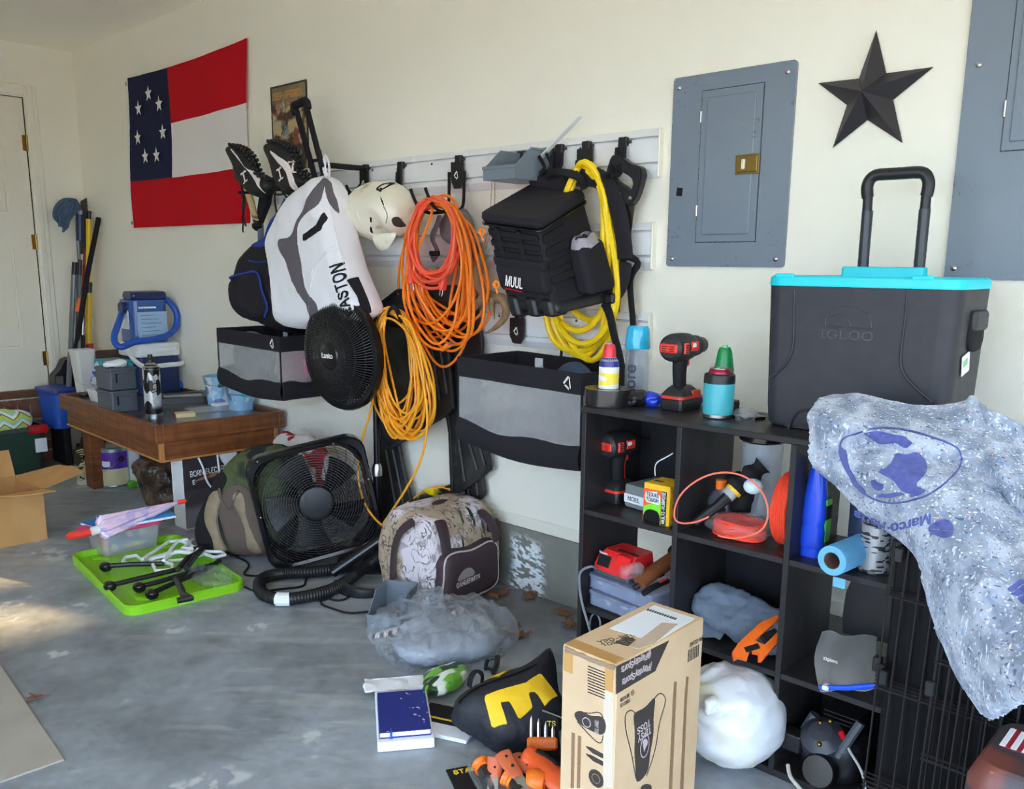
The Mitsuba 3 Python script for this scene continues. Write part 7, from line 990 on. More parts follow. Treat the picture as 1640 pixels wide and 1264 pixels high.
# ---------------------------------------------------------------- things in the cubes
zA, zB = .613, .298
k = thing('plastic_case', 'grey plastic case behind the impact driver in the top left cube', 'case'); part(k, 'case', mv(rbox(.13, .15, .075, .012, .008), (-1.455, -.37, zA), R('z', -8)), mat('case_grey', (122, 130, 132), .45)); part(k, 'label', mv(bx((-.06, -.0775, .018), (.05, -.0755, .045)), (-1.455, -.37, zA), R('z', -8)), WPAPER); part(k, 'lettering', mv(text('NOEL', .014, (-.045, -.0778, .025), (1, 0, 0), d=.0008), (-1.455, -.37, zA), R('z', -8)), 'mat_print_ink')
k = thing('trash_bag_box', 'orange, yellow and green box of trash bags in the top left cube', 'box'); xa, xb, ya, yb, h_ = -1.395, -1.305, -.525, -.43, .118; part(k, 'carton', bx((xa, ya, zA), (xb, yb, zA+h_), .002), mat('box_yellow', (240, 186, 40), .5)); FY = ya-.0008
def face(l, m, nm, d_=.0008, y=FY): return part(k, nm, onwall(ext(Polygon([(xa+(xb-xa)*u, zA+h_*v) for u, v in l]), d_), 0, y+.0004, 0), m)
face([(.01, .02), (.68, .02), (.68, .86), (.01, .86)], mat('box_orange', (232, 92, 44), .5), 'front_print'); face([(.03, .02), (.68, .02), (.68, .62), (.03, .40)], mat('box_lime', (118, 214, 40), .5), 'front_print', .0014); face(smooth_loop([(.04, .03), (.05, .2), (.2, .33), (.4, .35), (.6, .3), (.67, .18), (.66, .03)], 40), BLACKG, 'bag_picture', .002); face([(.07, .62), (.1, .78), (.5, .82), (.64, .74), (.66, .56), (.6, .5), (.12, .52)], WPAPER, 'title_panel', .0016); face([(.70, .02), (.88, .02), (.88, .86), (.70, .86)], BLACKM, 'side_stripe', .0012)
for s_, v in (('TEXAS', .68), ('TOUGH', .55)): part(k, 'lettering', text(s_, h_*.10, (xa+(xb-xa)*.12, FY-.0022, zA+h_*v), (1, 0, 0), d=.0006, bold=True, w=(xb-xa)*.48), 'mat_print_ink')
part(k, 'lettering', text('MULTI-PURPOSE', .011, (xa+(xb-xa)*.855, FY-.0018, zA+.006), (0, 0, 1), (-1, 0, 0), .0006, True, w=h_*.8), WPAPER); part(k, 'lettering', text('80', .016, (xa+.012, ya+.03, zA+h_+.0004), (1, 0, 0), (0, 1, 0), .0006, True), 'mat_print_ink'); parts(k, 'side_print', [bx((xb, ya+.01, zA+h_*(.12+.3*i)), (xb+.0008, yb-.02, zA+h_*(.26+.3*i))) for i in range(3)], mat('box_amber', (244, 140, 60), .5)); part(k, 'lettering', text('30', .022, (xb+.0009, ya+.02, zA+h_*.66), (0, 1, 0), d=.0006, bold=True), 'mat_print_ink'); part(k, 'lettering', text('1.3', .016, (xb+.0009, ya+.02, zA+h_*.14), (0, 1, 0), d=.0006, bold=True), 'mat_print_ink')
solo('cable', 'thin white cable hanging in the top left cube above the trash bag box', 'cable', tube(spl([(-1.40, -.46, zA+.125), Wy(1050, 745, -.47), Wy(1066, 733, -.48), Wy(1078, 726, -.48)], 20), .002, 6), WPAPER)
OIL = mat('bottle_grey', (76, 80, 92), .3, .3); k = thing('oil_bottle', 'small grey oil bottle with an orange cap in the top middle cube', 'bottle'); o = Wy(1153, 815, -.40)*(1, 1, 0)+(0, 0, zA); part(k, 'body', mv(loft([lift(rrect(.07, .04, .012), 0), lift(rrect(.07, .04, .012), .075), lift(rrect(.045, .035, .014), .10), lift(rrect(.026, .026, .012), .112)]), o), OIL); part(k, 'cap', mv(lathe([(.015, .108), (.016, .11), (.016, .135), (.0001, .136)], 18), o), ORH, 'orange cap'); part(k, 'label', mv(bx((-.03, -.0215, .015), (.03, -.0205, .06)), o), BLACKM); part(k, 'lettering', mv(text('ECHO', .014, (-.026, -.0217, .03), (1, 0, 0), d=.0006, bold=True), o), FWH)
k = thing('string_trimmer', 'black trimmer shaft with a grey and yellow collar in the top middle cube', 'tool'); part(k, 'shaft', tube([Wy(1112, 838, -.52), Wy(1150, 810, -.47), Wy(1172, 790, -.44)], [.012, .015, .018], 10), BLACK); part(k, 'collar', tube([Wy(1164, 795, -.455), Wy(1174, 786, -.44)], .021, 14), mat('collar_grey', (170, 172, 172), .35)); part(k, 'ring', tube([Wy(1173, 788, -.44), Wy(1177, 784, -.435)], .024, 14), mat('ring_yellow', (240, 190, 40), .4)); part(k, 'housing', tube(spl([Wy(1176, 785, -.435), Wy(1195, 768, -.41), Wy(1222, 745, -.38)], 14), [.026+.006*math.sin(i) for i in range(14)], 10, flat=(1.1, .7)), BLACKM)
solo('dust_hood', 'black moulded hood behind the trimmer head in the top middle cube', 'tool part', mv(rough(superq(.055, .05, .06, 2.6), .012, 20, 5), Wy(1185, 790, -.36)), BLACKM, smooth=60); solo('light_bulb', 'white frosted bulb beside the red line coil', 'bulb', mv(superq(.026, .026, .022, 2), Wy(1206, 779, -.43)), mat('bulb_white', (214, 232, 244), .3), smooth=True)
LINE = mat('line_red', (240, 76, 50), .35)
k = thing('line_coil', 'flat coil of red trimmer line lying in the top middle cube', 'line coil'); o = np.array([Wy(1180, 848, -.47)[0], -.455, zA]); parts(k, 'loop', [mv(tube(np.array([(.075*math.cos(a)*(1-.04*(i % 3)), .055*math.sin(a)*(1-.05*(i % 2)), .006+.0055*i+.002*math.sin(3*a+i)) for a in np.linspace(0, 2*np.pi, 40, endpoint=False)]), .0036, 6, True), o) for i in range(8)], LINE)
solo('plastic_bag', 'clear wrap around the flat red line coil', 'wrap', mv(rough(superq(.10, .065, .028, 2.2, 50, 24), .02, 24, 7), o+(0, 0, .03)), HAZE, smooth=25)
k = thing('line_spool', 'upright coil of orange-red line at the right of the top middle cube', 'line coil'); o = np.array([-.975, -.43, zA+.10]); m_ = R('z', -8); parts(k, 'loop', [mv(tube(np.array([(-.022+.0065*i, .075*math.cos(a), .098*math.sin(a)*(1-.02*(i % 2))) for a in np.linspace(0, 2*np.pi, 40, endpoint=False)]), .0042, 6, True), o, m_) for i in range(7)], LINE); part(k, 'card', mv(mv(lathe([(.055, -.02), (.07, -.02), (.07, .02), (.055, .02), (.055, -.02)], 30), (0, 0, 0), R('y', 90)), o), mat('line_card', (226, 92, 60), .5))
solo('trimmer_line', 'loose loop of thin coral line across the top middle cube', 'line', tube(spl([Wy(a, b, -.555) for a, b in ((1135, 828), (1105, 838), (1082, 833), (1082, 810), (1100, 782), (1130, 763), (1163, 757), (1195, 765), (1220, 788), (1230, 820), (1222, 846), (1200, 858), (1170, 862), (1150, 858))], 90), .0028, 6), mat('line_coral', (238, 120, 96), .4))
k = thing('canister', 'clear canister with a black lid at the back of the top middle cube', 'canister'); o = np.array([Wy(1222, 745, -.31)[0], -.32, zA]); zc = .895-zA; part(k, 'jar', mv(lathe([(.0001, .002), (.055, 0), (.058, zc*.9)], 30), o), PETC); part(k, 'lid', mv(lathe([(.058, zc*.88), (.066, zc*.90), (.066, zc*.945), (.06, zc*.96), (.0001, zc*.96)], 30), o), BLACKG); part(k, 'inner_tube', mv(cyl((0, 0, .02), (0, 0, zc*.85), .02), o), PETC)
k = thing('bottle', 'tall bright blue bottle at the left of the top right cube', 'bottle'); o = Wy(1302, 862, -.47)*(1, 1, 0)+(0, 0, zA); BB2 = mat('bottle_royal', (28, 72, 206), .25); part(k, 'body', mv(loft([lift(rrect(.062*a, .05*b, .02), z) for a, b, z in ((.9, .9, .022), (1, 1, .03), (1.02, 1, .07), (.92, .95, .085), (1, 1, .10), (.92, .9, .16), (.72, .8, .21), (.6, .7, .235), (.5, .5, .26))]), o), BB2, smooth=60); part(k, 'cap', mv(loft([lift(rrect(.056, .046, .018), 0), lift(rrect(.056, .046, .018), .024)]), o), BB2); part(k, 'label', mv(bx((.0, -.004, .04), (.033, .027, .155), .002), o), mat('label_green', (60, 160, 44), .4)); part(k, 'label_band', mv(bx((.0, -.005, .10), (.0335, .0275, .14), .002), o), BLACKM)
k = thing('paper_towel_roll', 'roll of blue shop towels lying end on in the top right cube', 'paper roll'); A, B = Wy(1333, 888, -.60), None; rr = .0365; A[2] = zA+rr+.006; D_ = np.array([.10, 1, .0]); D_ /= np.linalg.norm(D_); Q = basis((0, 0, 1), D_); part(k, 'roll', mv(lathe([(.021, .001), (.021, 0), (rr, 0), (rr+.0005, .002), (rr, .25), (.021, .25), (.021, .24)], 40), A, Q), mat('towel_blue', (104, 174, 222), .85)); part(k, 'core', mv(lathe([(.021, .0), (.021, .25), (.0195, .25), (.0195, 0), (.021, 0)], 30), A, Q), mat('core_brown', (96, 74, 66), .8)); part(k, 'plug', mv(lathe([(.0001, .06), (.0195, .06)], 20), A, Q), mat('core_dark', (70, 54, 50), .9)); part(k, 'loose_end', thick(np.array([[A+(-.012+.030*u, -.006+.0*v, -rr-.001-.004*v-.020*v) for v in np.linspace(0, 1, 6)] for u in np.linspace(0, 1, 5)])+np.array([.02, .004, 0]), .0012), 'mat_towel_blue')
k = thing('tin_can', 'silver labelled can at the right of the top right cube, behind the crate wires', 'can'); o = np.array([Wy(1400, 905, -.47)[0], -.47, zA]); part(k, 'can', mv(lathe([(.0001, 0), (.036, 0), (.038, .004), (.037, .008), (.037, .115), (.038, .12), (.034, .122), (.0001, .12)], 30), o), mat('label_silver', lambda p, n, uv: mix(S(180, 182, 184), S(70, 66, 70), smoothstep(.58, .62, noise(p.z*220, p.x*60, p.y*60))), .35, .4)); k = thing('canister', 'dark see-through canister beside the towel roll', 'canister'); o = np.array([Wy(1382, 900, -.40)[0], -.40, zA]); part(k, 'jar', mv(lathe([(.0001, .001), (.042, 0), (.043, .16), (.04, .17), (.0001, .17)], 30), o), mat('jar_navy', (44, 56, 78), .15))
# second row
ORG = 'mat_organizer_clear'; scene[ORG] = {'type': 'blendbsdf', 'weight': .24, 'a': {'type': 'thindielectric', 'int_ior': 1.3}, 'b': {'type': 'twosided', 'bsdf': {'type': 'principled', 'base_color': {'type': 'rgb', 'value': S(190, 206, 240)}, 'roughness': .25}}}
def organizer(label, o, ang, seed):
    k = thing('organizer_box', label, 'organizer'); B = R('z', ang); w_, d_, h_ = .255, .165, .050; part(k, 'tray', mv(loft([lift(rrect(w_-.012, d_-.012, .012), 0), lift(rrect(w_, d_, .014), .005), lift(rrect(w_, d_, .014), h_-.012), lift(rrect(w_-.006, d_-.006, .012), h_-.012), lift(rrect(w_-.014, d_-.014, .01), .004)]), o, B), ORG); part(k, 'lid', mv(rbox(w_+.006, d_+.006, .012, .015, .004), o+(0, 0, h_-.012), B), ORG); parts(k, 'divider', [mv(bx((x-.001, -d_/2+.005, .004), (x+.001, d_/2-.005, h_-.014)), o, B) for x in (-.062, 0, .062)], ORG); part(k, 'latch', mv(rbox(.03, .006, .02, .002, .002), o+B @ np.array([.06, -d_/2-.003, h_-.026]), B), ORG)
    r_ = np.random.default_rng(seed); st = []
    for i in range(26): st.append(mv(trimesh.creation.icosphere(1, .009), o+B @ np.array([r_.uniform(-.115, .115), r_.uniform(-.07, .07), r_.uniform(.010, .026)]), s=(1, .7, .8)))
    part(k, 'hardware', st, mat('hardware_pale', (216, 206, 200), .35, .2) if 'mat_hardware_pale' not in scene else 'mat_hardware_pale', stuff=True); return k
o = np.array([-1.452, -.455, zB+.001]); organizer('lower clear blue-tinted parts organizer in the left middle cube', o, -5, 1); organizer('upper clear blue-tinted parts organizer under the red charger', o+(-.006, .004, .051), -7, 2)
k = thing('battery_charger', 'red battery charger on top of the clear parts organizers', 'charger'); o = np.array([-1.505, -.455, zB+.103]); B = R('z', -6); part(k, 'base', mv(rbox(.15, .13, .02, .012, .006), o, B), DGREY); part(k, 'body', mv(loft([lift(rrect(.148, .128, .014), .015), lift(rrect(.148, .128, .014)*(1, 1), .03), lift(rrect(.14, .112, .014)+(.002, .006), .06), lift(rrect(.126, .09, .014)+(.008, .014), .078)]), o, B), mat('charger_red', (226, 44, 44), .35)); part(k, 'display', mv(mv(bx((-.058, -.001, -.018), (-.008, .002, .018), .001), (0, -.0565, .048), R('x', -22)), o, B), BLACKM, 'black display panel'); part(k, 'print', mv(text('Milwaukee', .008, (-.055, -.0535, .068), (1, 0, 0), d=.001, w=.034), o, B), FWH); part(k, 'bay', mv(bx((.012, -.052, .03), (.068, -.01, .079), .004), o, B), mat('charger_bright', (240, 36, 36), .4)); part(k, 'connector', mv(bx((.026, -.0535, .036), (.052, -.05, .052), .001), o, B), BLACKM); parts(k, 'slot_tooth', [mv(bx((-.01+i*.012, -.02, .077), (-.004+i*.012, -.012, .083)), o, B) for i in range(7)], BLACK)
solo('power_cable', 'grey cable running down from the charger at the left of the shelf', 'cable', tube(spl([o+(-.07, -.05, .012), Wy(945, 908, -.555), Wy(932, 914, -.56), Wy(928, 935, -.56), Wy(932, 965, -.56), Wy(942, 1000, -.56), Wy(950, 1030, -.55)], 50), .0042, 8), mat('cable_grey', (120, 124, 132), .45)); solo('cable_coil', 'small coil of grey cable in the bottom left cube behind the printed box', 'cable', tube(np.array([Wy(953+9*math.cos(a)*(1-.03*(i//20)), 1003+20*math.sin(a), -.54+.004*(i//20)) for i, a in enumerate(np.linspace(0, 8*np.pi, 80))]), .0028, 6), 'mat_cable_grey')
k = thing('hammer', 'tool with a thick brown wooden handle lying on the organizers', 'hammer'); A, B = Wy(1024, 932, -.545), Wy(1085, 890, -.38); part(k, 'handle', tube([A, B], .023, 16), mat('handle_brown', (124, 72, 42), .5)); part(k, 'head', tube([B-(.01, 0, 0), B+(0, .06, .01)], .03, 10), BLACKM)
for i, (a, b, lab) in enumerate((((1015, 942), (1062, 918), 'black-handled pliers under the brown handle'), ((1030, 951), (1070, 930), 'black and red cutter nearest the front of the organizers'))): k = thing('pliers', lab, 'pliers'); A, B = Wy(*a, -.555), Wy(*b, -.46); part(k, 'grip', tube(spl([A, A*.6+B*.4+(0, 0, .003), B], 12), .009, 8), BLACK); part(k, 'inlay', tube([A*.35+B*.65+(0, -.004, .007), B+(0, -.004, .007)], .005, 6), DRR)
solo('plastic_bag', 'small clear packet leaning against the red charger', 'packet', mv(rough(superq(.045, .02, .026, 2.2, 30, 18), .012, 40, 6), Wy(1012, 915, -.54), R('y', -28)), HAZE, smooth=25); solo('black_case', 'black case standing behind the brown handle', 'case', mv(rbox(.06, .10, .17, .012, .008), (-1.318, -.32, zB)), BLACKM)
k = thing('cloth', 'crumpled slate grey cloth spread in the centre cube', 'cloth'); fC = Frame((-1.105, -.43, zB+.075), (1, .1, 0), (-.1, .55, .45)); P = Puff(fC, smooth_loop([(-.145, -.02), (-.13, .05), (-.06, .075), (.03, .055), (.10, .03), (.15, -.02), (.135, -.075), (.05, -.085), (-.04, -.06), (-.10, -.045)], 70), .02, .014, .03, .006, .012, 14, 3); part(k, 'cloth', crumple(P.mesh, .02, 11, 4), mat('cloth_slate', lambda p, n, uv: mix(S(94, 108, 126), S(120, 134, 152), fbm(p.x*20, p.z*20, p.y*20, 4)), .9), smooth=60); part(k, 'under_fold', thick(np.array([[(-1.255+.12*u, -.50+.1*v, zB+.012+.05*v+.006*math.sin(9*u)) for v in np.linspace(0, 1, 8)] for u in np.linspace(0, 1, 8)]), .006), 'mat_cloth_slate', smooth=60)
k = thing('hose_clamps', 'bunch of steel hose clamps with a red knob in the centre cube', 'clamps'); o = Fz(1162, 1005, zB)+(0, .02, 0); parts(k, 'ring', [mv(lathe([(.021, -.004), (.023, -.004), (.023, .004), (.021, .004), (.021, -.004)], 24), o+(.004*i, .006*i, .022), R('x', 60+16*i) @ R('y', 20*i)) for i in range(4)], STEEL); part(k, 'knob', mv(superq(.012, .012, .01, 2.4), o+(.0, .02, .04)), RED); k = thing('screwdriver', 'bright green screwdriver handle in the centre cube', 'screwdriver'); A, B = Fz(1174, 1017, zB+.015), Fz(1212, 1000, zB+.03); part(k, 'handle', tube(np.linspace(A, B, 12), [.010, .015, .016, .016, .016, .016, .015, .013, .011, .012, .013, .010], 12), mat('handle_green', (34, 220, 96), .3)); part(k, 'shaft', tube([B, B+(B-A)*.6], .0035, 8), STEEL); solo('yellow_tag', 'yellow plastic tag under the green screwdriver', 'tag', mv(rbox(.05, .028, .006, .01, .002), Fz(1200, 1022, zB), R('z', 40)), mat('tag_yellow', (206, 200, 40), .4))
k = thing('bar_clamp', 'orange plastic clamp frame sticking out of the centre cube', 'clamp'); fO = Frame(Fz(1208, 1050, zB+.03), (.6, .8, .25), (-.65, .45, .6)); q = fO.uv([(1172, 1047), (1182, 1032), (1216, 1000), (1245, 987), (1247, 993), (1208, 1028), (1224, 1035), (1247, 1012), (1244, 1032), (1219, 1060), (1214, 1059), (1214, 1048), (1200, 1045), (1196, 1058), (1182, 1054), (1175, 1058)]); part(k, 'frame', fO.place(mv(ext(Polygon(q).buffer(0), .016), (0, 0, -.008))), mat('clamp_orange', (250, 112, 32), .35)); part(k, 'level_vial', fO.place(mv(cbx(.045, .02, .018, .003), (*fO.uv([(1204, 1040)])[0], 0))), BLACKM); part(k, 'insert', fO.place(mv(cbx(.05, .02, .012, .003), (*fO.uv([(1232, 1018)])[0], 0), R('z', 10))), BLACK)
k = thing('plate', 'black curved plastic panel standing in the right middle cube', 'panel'); q = PW([(1440, 912), (1372, 916), (1358, 945), (1352, 985), (1352, 1012), (1440, 1032)], -.30); part(k, 'panel', onwall(ext(q, .012), 0, -.30, 0), BLACK)
k = thing('zip_bag', 'clear zip bag with a blue slider hanging over the edge of the right middle cube', 'plastic bag'); G = []; top_, bot_ = [(1318, 1012, -.40), (1352, 1015, -.38), (1405, 1022, -.36)], [(1314, 1104, -.585), (1358, 1105, -.585), (1405, 1101, -.585)]
for u in np.linspace(0, 1, 16):
    row = []
    for v in np.linspace(0, 1, 16): a = np.array([np.interp(u, [0, .5, 1], [t[i] for t in top_]) for i in range(3)]); b = np.array([np.interp(u, [0, .5, 1], [t[i] for t in bot_]) for i in range(3)]); m_ = a*(1-v)+b*v; m_[0] -= 10*math.sin(v*math.pi)*(1-u); row.append(Wy(*m_)+np.array([0, -.02*math.sin(v*math.pi)*math.sin(u*math.pi)-.008*meshkit.noise(np.array([u*7, v*7, 1.])), .006*math.sin(u*9+v*4)]))
    G.append(row)
part(k, 'film', thick(np.array(G), .003), FROST, smooth=30); part(k, 'slider_rail', tube([Wy(1313, 1101, -.588), Wy(1358, 1102, -.588), Wy(1405, 1098, -.588)], .007, 8), mat('slider_blue', (26, 84, 220), .35), 'blue slider rail'); part(k, 'slider', bx(Wy(1316, 1098, -.60), Wy(1328, 1106, -.59)+(0, .012, 0), .002), WPAPER); part(k, 'lettering', text('ziploc', .010, Wy(1318, 1056, -.53), (1, 0, .02), (0, -.3, 1), .0008, True), FWH)
# engine in the bottom right cube
k = thing('engine', 'small greasy black engine with a red-tipped cable in the bottom right cube', 'engine'); o = np.array([-.80, -.46, .02]); part(k, 'crankcase', mv(rough(superq(.085, .07, .07, 3, 40, 26), .012, 18, 2), o+(0, 0, .072)), BLACK, smooth=50); part(k, 'dome', mv(lathe([(.0001, .055), (.03, .052), (.055, .03), (.06, 0)], 28), o+(-.02, -.03, .10), R('x', 35)), mat('engine_grey', (52, 56, 64), .4)); part(k, 'starter', mv(lathe([(.0001, .03), (.04, .03), (.045, .02), (.045, 0)], 24), o+(0, -.08, .05), R('x', 75)), BLACKG); parts(k, 'fin', [mv(bx((-.045, -.04, 0), (.045, .04, .003)), o+(.01, .03, .13+.012*i)) for i in range(5)], BLACK); part(k, 'intake', tube([o+(-.08, -.01, .10), o+(-.06, 0, .15)], .016, 10), mat('intake_grey', (70, 80, 92), .4)); part(k, 'side_cover', mv(rbox(.06, .05, .05, .01, .006), o+(-.095, -.05, .06)), BLACK); parts(k, 'bolt', [mv(trimesh.creation.icosphere(1, .007), o+p_) for p_ in ((-.03, -.04, .155), (.0, -.05, .175), (-.01, -.085, .12))], BRASS); part(k, 'bar', tube([o+(.03, -.06, .09), o+(.07, -.03, .19)], .012, 8), DGREY)
part(k, 'cable', tube(spl([Wy(1352, 1184, -.50), Wy(1362, 1205, -.52), Wy(1376, 1228, -.54), Wy(1384, 1250, -.55), Wy(1386, 1268, -.55)], 24), .0036, 8), mat('cable_silver', (186, 184, 186), .35)); part(k, 'cable_tip', tube([Wy(1346, 1171, -.50), Wy(1352, 1184, -.50)], .0075, 8), RED, 'red cable tip'); part(k, 'fuel_line', tube(spl([Wy(1262, 1225, -.55), Wy(1266, 1244, -.57), Wy(1280, 1262, -.58), Wy(1290, 1275, -.58)], 20), .0055, 8), mat('line_pale', (188, 184, 174), .4))
# ---------------------------------------------------------------- folded wire crate leaning at the shelf
WIRE = mat('crate_wire', (44, 42, 44), .35, .3)
cr = thing('wire_crate', 'stack of folded black wire crate panels leaning on the right of the shelf', 'crate')
def panel(x0, x1, y, zt, nv, zs, lean=.06):
    yy = lambda z: y+lean*(z/zt-.5)
    for i in range(nv): x = x0+(x1-x0)*i/(nv-1); part(cr, 'upright_wire', tube([(x, yy(.01), .01), (x, yy(zt), zt)], .0024, 5, caps=False), WIRE)
    for z in zs: part(cr, 'cross_wire', tube([(x0-.004, yy(z)-.003, z), (x1, yy(z)-.003, z)], .0026, 5, caps=False), WIRE)
for j in range(4): panel(-.664+.006*j, -.10, -.600-.019*j, .775-.008*j, 18, (.02, .16, .40, .62, .770-.008*j))
for j in range(2): panel(-.520+.006*j, -.10, -.690-.022*j, .66-.01*j, 16, (.02, .30, .52, .655-.01*j))
parts(cr, 'hinge_clip', [bx((x-.010, y-.010, z-.018), (x+.010, y+.008, z+.018), .003) for x, y, z in ((-.662, -.575, .735), (-.648, -.598, .725), (-.636, -.618, .715), (-.664, -.606, .435), (-.648, -.626, .43), (-.634, -.646, .425), (-.518, -.70, .46))], BLACK)
part(cr, 'tray', bx((-.655, -.585, .02), (0, -.572, .74), .006), BLACKM, 'black plastic tray')
# ---------------------------------------------------------------- grey felt blanket
rows = [[(1313, 641, -.62), (1345, 632, -.60), (1400, 637, -.58), (1470, 650, -.58), (1540, 646, -.57), (1563, 637, -.56), (1600, 662, -.58), (1660, 690, -.60), (1740, 720, -.62)],
 [(1300, 668, -.66), (1340, 665, -.68), (1395, 668, -.66), (1462, 676, -.63), (1530, 682, -.62), (1570, 680, -.60), (1605, 698, -.60), (1665, 735, -.63), (1745, 775, -.66)],
 [(1297, 705, -.68), (1338, 702, -.70), (1392, 705, -.71), (1458, 712, -.70), (1525, 716, -.66), (1575, 722, -.64), (1612, 745, -.66), (1670, 785, -.69), (1750, 825, -.72)],
 [(1300, 742, -.69), (1340, 745, -.71), (1392, 745, -.73), (1456, 752, -.74), (1522, 757, -.73), (1577, 765, -.71), (1618, 790, -.70), (1674, 830, -.75), (1752, 870, -.78)],
 [(1333, 772, -.70), (1358, 780, -.72), (1402, 787, -.74), (1462, 795, -.77), (1525, 803, -.78), (1580, 815, -.77), (1624, 838, -.75), (1678, 875, -.80), (1755, 915, -.84)],
 [(1376, 815, -.71), (1394, 820, -.73), (1428, 828, -.76), (1478, 840, -.80), (1535, 855, -.82), (1588, 868, -.83), (1632, 888, -.82), (1684, 920, -.86), (1758, 955, -.90)],
 [(1424, 851, -.73), (1440, 860, -.76), (1468, 872, -.80), (1506, 890, -.84), (1552, 908, -.87), (1598, 925, -.88), (1640, 942, -.88), (1690, 968, -.91), (1760, 1000, -.95)],
 [(1466, 888, -.76), (1478, 905, -.79), (1500, 925, -.83), (1530, 945, -.87), (1568, 965, -.90), (1608, 983, -.92), (1648, 998, -.93), (1696, 1018, -.96), (1762, 1045, -1.0)],
 [(1487, 960, -.79), (1498, 975, -.82), (1518, 992, -.86), (1545, 1008, -.90), (1580, 1024, -.94), (1616, 1038, -.96), (1654, 1050, -.98), (1702, 1066, -1.0), (1764, 1085, -1.04)],
 [(1520, 1055, -.83), (1530, 1062, -.86), (1546, 1072, -.90), (1568, 1080, -.93), (1596, 1084, -.97), (1628, 1088, -1.0), (1662, 1094, -1.02), (1706, 1104, -1.04), (1766, 1115, -1.06)],
 [(1560, 1125, -.87), (1566, 1126, -.89), (1576, 1127, -.92), (1592, 1124, -.95), (1614, 1118, -.98), (1642, 1112, -1.01), (1672, 1112, -1.03), (1712, 1118, -1.05), (1768, 1130, -1.07)],
 [(1585, 1151, -.90), (1590, 1149, -.91), (1598, 1146, -.93), (1610, 1140, -.95), (1628, 1130, -.98), (1652, 1120, -1.01), (1680, 1118, -1.03), (1718, 1124, -1.05), (1770, 1136, -1.07)]]
from scipy.interpolate import RectBivariateSpline, LinearNDInterpolator
CP = np.array([[Wy(*p) for p in r_] for r_ in rows]); vv, uu = np.arange(len(rows)), np.arange(9); SPX = [RectBivariateSpline(vv, uu, CP[..., i], kx=3, ky=3, s=0) for i in range(3)]; NU, NV_ = 110, 90
gv, gu = np.linspace(0, len(rows)-1, NU), np.linspace(0, 8, NV_); FP = np.stack([s_(gv, gu) for s_ in SPX], -1); VV, UU = np.meshgrid(gv, gu, indexing='ij')
FP[..., 1] -= .020*np.exp(-((VV-.9-.22*UU)/.45)**2)-.028*np.exp(-((VV-1.7-.30*UU)/.40)**2)*(UU > 1.5)+.02*np.exp(-((UU-5.6-VV*.12)/.5)**2)*(VV < 9)
FP = FP+(meshkit.fbm(np.stack([VV*1.3, UU*1.3, VV*0+2.], -1), 3, 5)-.5)[..., None]*np.array([.0, -.02, .012])
rr_ = np.random.default_rng(9); FP[:, 0] += rr_.normal(0, .002, (NU, 3)); FP[-1] += rr_.normal(0, .002, (NV_, 3))
def felt_col(p, n, uv):
    a = fbm(p.x*26, p.z*26, p.y*26, 4); b = noise(p.x*230+a*14, p.z*150, p.y*230); c = noise(p.x*260, p.z*190+a*12, p.y*260+5); d = noise(p.x*170+a*9+7, p.z*230, p.y*170)
    col = mix(S(128, 138, 156), S(176, 184, 198), smoothstep(.3, .7, a)); col = mix(col, S(70, 82, 108), smoothstep(.74, .86, b)*.75); col = mix(col, S(214, 220, 228), smoothstep(.66, .84, c)*.8); col = mix(col, S(222, 168, 176), smoothstep(.88, .92, d)*.8); return mix(col, S(110, 150, 200), smoothstep(.84, .9, noise(p.x*110+3, p.z*190+a*12, p.y*110))*.8)
fb_ = thing('felt_blanket', 'speckled grey felt moving blanket with navy print draped off the shelf corner', 'blanket'); nrm = np.cross(np.gradient(FP, axis=0), np.gradient(FP, axis=1)); nrm /= np.linalg.norm(nrm, axis=-1, keepdims=True); nrm *= np.sign(((CAM-FP)*nrm).sum(-1, keepdims=True).mean())
part(fb_, 'cloth', thick(FP, .007), mat('felt_grey', felt_col, .95, spec=.1, bump=(lambda p, n, uv: fbm(p.x*150, p.z*150, p.y*150, 3), .004)), smooth=60)
pr = (FP-CAM) @ AX.T; PXY = np.stack([FOC*pr[..., 0]/pr[..., 2]+820, FOC*pr[..., 1]/pr[..., 2]+PY], -1); FI = LinearNDInterpolator(PXY.reshape(-1, 2), np.hstack([FP.reshape(-1, 3), nrm.reshape(-1, 3)]))
FPR = mat('felt_print', lambda p, n, uv: mix(S(66, 72, 138), S(96, 104, 162), fbm(p.x*90, p.z*90, p.y*90, 3)), .9)
def fprint(pg, name='print', h=.0052):
    pg = (pg if hasattr(pg, 'geom_type') else Polygon(pg)).buffer(0)
    for g in getattr(pg, 'geoms', [pg]):
        if g.area < 2: continue
        P_, t_, d_ = tri_poly(g, 5.); q = FI(P_)
        if np.isnan(q).any(): q = np.where(np.isnan(q), np.nanmean(q, 0), q)
        N = len(P_); A_ = q[:, :3]+q[:, 3:]*h; B_ = q[:, :3]+q[:, 3:]*(h-.0015); part(fb_, name, tm(np.vstack([A_, B_]), np.vstack([t_, t_[:, ::-1]+N])), FPR, smooth=False)
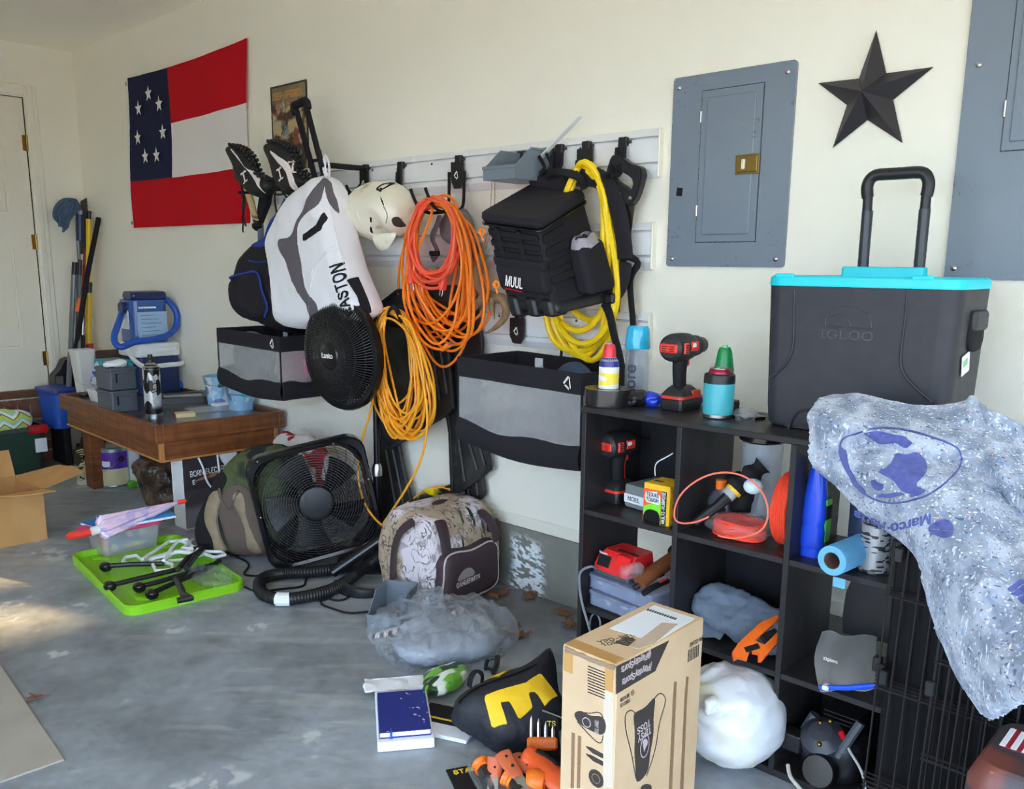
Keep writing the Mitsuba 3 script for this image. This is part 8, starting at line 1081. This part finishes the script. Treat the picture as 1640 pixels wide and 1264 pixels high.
fprint([(1384, 692), (1409, 693), (1448, 701), (1462, 712), (1452, 717), (1436, 709), (1410, 709), (1396, 700)]); fprint(smooth_loop([(1438, 728), (1452, 729), (1466, 723), (1481, 738), (1480, 764), (1469, 778), (1484, 786), (1450, 790), (1438, 776), (1418, 762), (1408, 757), (1424, 748)], 60), 'globe_print'); fprint([(1347, 715), (1356, 722), (1362, 749), (1376, 774), (1390, 788), (1386, 793), (1372, 780), (1357, 757), (1348, 733)]); fprint(smooth_loop([(1398, 768), (1408, 772), (1418, 780), (1410, 786), (1400, 780)], 20)); fprint([(1409, 792), (1440, 790), (1452, 794), (1430, 798), (1408, 797)]); fprint([(1460, 793), (1482, 787), (1476, 794), (1458, 799)])
ringp = smooth_loop([(1384, 690), (1350, 706), (1346, 722), (1356, 752), (1376, 781), (1402, 799), (1432, 806), (1464, 803), (1498, 788), (1526, 764), (1540, 742), (1536, 722), (1515, 710)], 90)
fprint(LineString(ringp).buffer(1.1), 'ring_print')
tmx = meshkit.text_mesh('Marco·Haus', 1., .01, True); tmx.vertices[:, 0] *= 122/tmx.vertices[:, 0].max(); tv = tmx.subdivide_to_size(6).vertices if False else tmx.vertices
s_ = tv[:, 0]; qx = np.column_stack([1494-s_, 827+14*np.sin(np.pi*np.clip((s_-10)/115, 0, 1.2)*.9)+15*tv[:, 1]-14*np.clip((s_-60)/62, 0, 1)-2]); q = FI(qx); q = np.where(np.isnan(q), np.nanmean(q, 0), q); part(fb_, 'lettering', tm(q[:, :3]+q[:, 3:]*(.0042+.0012*(tv[:, 2:3] > .005)), tmx.faces), FPR, 'navy upside-down lettering', smooth=False)
leaf = Polygon(smooth_loop([(1489, 848), (1502, 836), (1518, 834), (1527, 844), (1526, 858), (1512, 863), (1500, 858)], 40)).difference(LineString([(1492, 848), (1530, 853)]).buffer(.8)).difference(LineString([(1504, 849), (1511, 839)]).buffer(.6)).difference(LineString([(1508, 850), (1514, 860)]).buffer(.6)); fprint(leaf, 'leaf_print'); fprint([(1613, 945), (1639, 928), (1646, 932), (1618, 951)]); fprint([(1618, 953), (1644, 937), (1652, 948), (1630, 957)]); fprint([(1630, 960), (1656, 948), (1662, 965), (1644, 972)])
# ---------------------------------------------------------------- tool box in the corner
tx_ = thing('tool_box', 'dark tool box with worn red lid corners and a flag sticker at the lower right', 'tool box'); zt_ = .30; B = R('z', 0); o = Fz(1541, 1215, .46)*(1, 1, 0)+(.222, .125, 0); part(tx_, 'tub', mv(mv(rbox(.42, .23, .20, .04, .015), s=(1, 1, 1.55)), o, B), mat('box_charcoal', (46, 48, 54), .45)); o2 = o+(0, 0, .155); part(tx_, 'lid', mv(loft([lift(rrect(.44, .25, .045, 8), .20), lift(rrect(.445, .255, .05, 8), .215), lift(rrect(.44, .25, .045, 8), .262), lift(rrect(.415, .225, .04, 8), zt_-.008), lift(rrect(.40, .21, .04, 8), zt_), lift(rrect(.3, .13, .03, 8), zt_)]), o2, B), mat('lid_worn', lambda p, n, uv: mix(S(66, 58, 62), S(112, 62, 54), smoothstep(.52, .66, fbm(p.x*9, p.y*9, p.z*9, 3))), .45)); part(tx_, 'lid_pad', mv(mv(rbox(.09, .05, .01, .012, .004), (0, 0, 0), R('z', 0)), o2+B @ np.array([-.14, -.088, .284]), B), mat('pad_red', (168, 72, 52), .45), 'faded red pad'); part(tx_, 'seam', mv(loft([lift(rrect(.448, .258, .05, 8), .196), lift(rrect(.448, .258, .05, 8), .204)], False), o2, B), BLACKM)
sk = Fz(1600, 1194, .455)-o2; sk = np.array([sk[0], sk[1], 0]); st = part(tx_, 'flag_sticker', mv(bx(sk+(0, 0, zt_), sk+(.19, .085, zt_+.001)), o2, B), mat('sticker_red', (156, 40, 56), .5), 'striped flag sticker'); parts(st, 'stripe', [mv(bx(sk+(.0+.019*i, 0, zt_+.001), sk+(.010+.019*i, .085, zt_+.0018)), o2, B) for i in range(10)], WPAPER); part(st, 'canton', mv(bx(sk+(.07, .045, zt_+.0018), sk+(.19, .085, zt_+.0026)), o2, B), NAVY)
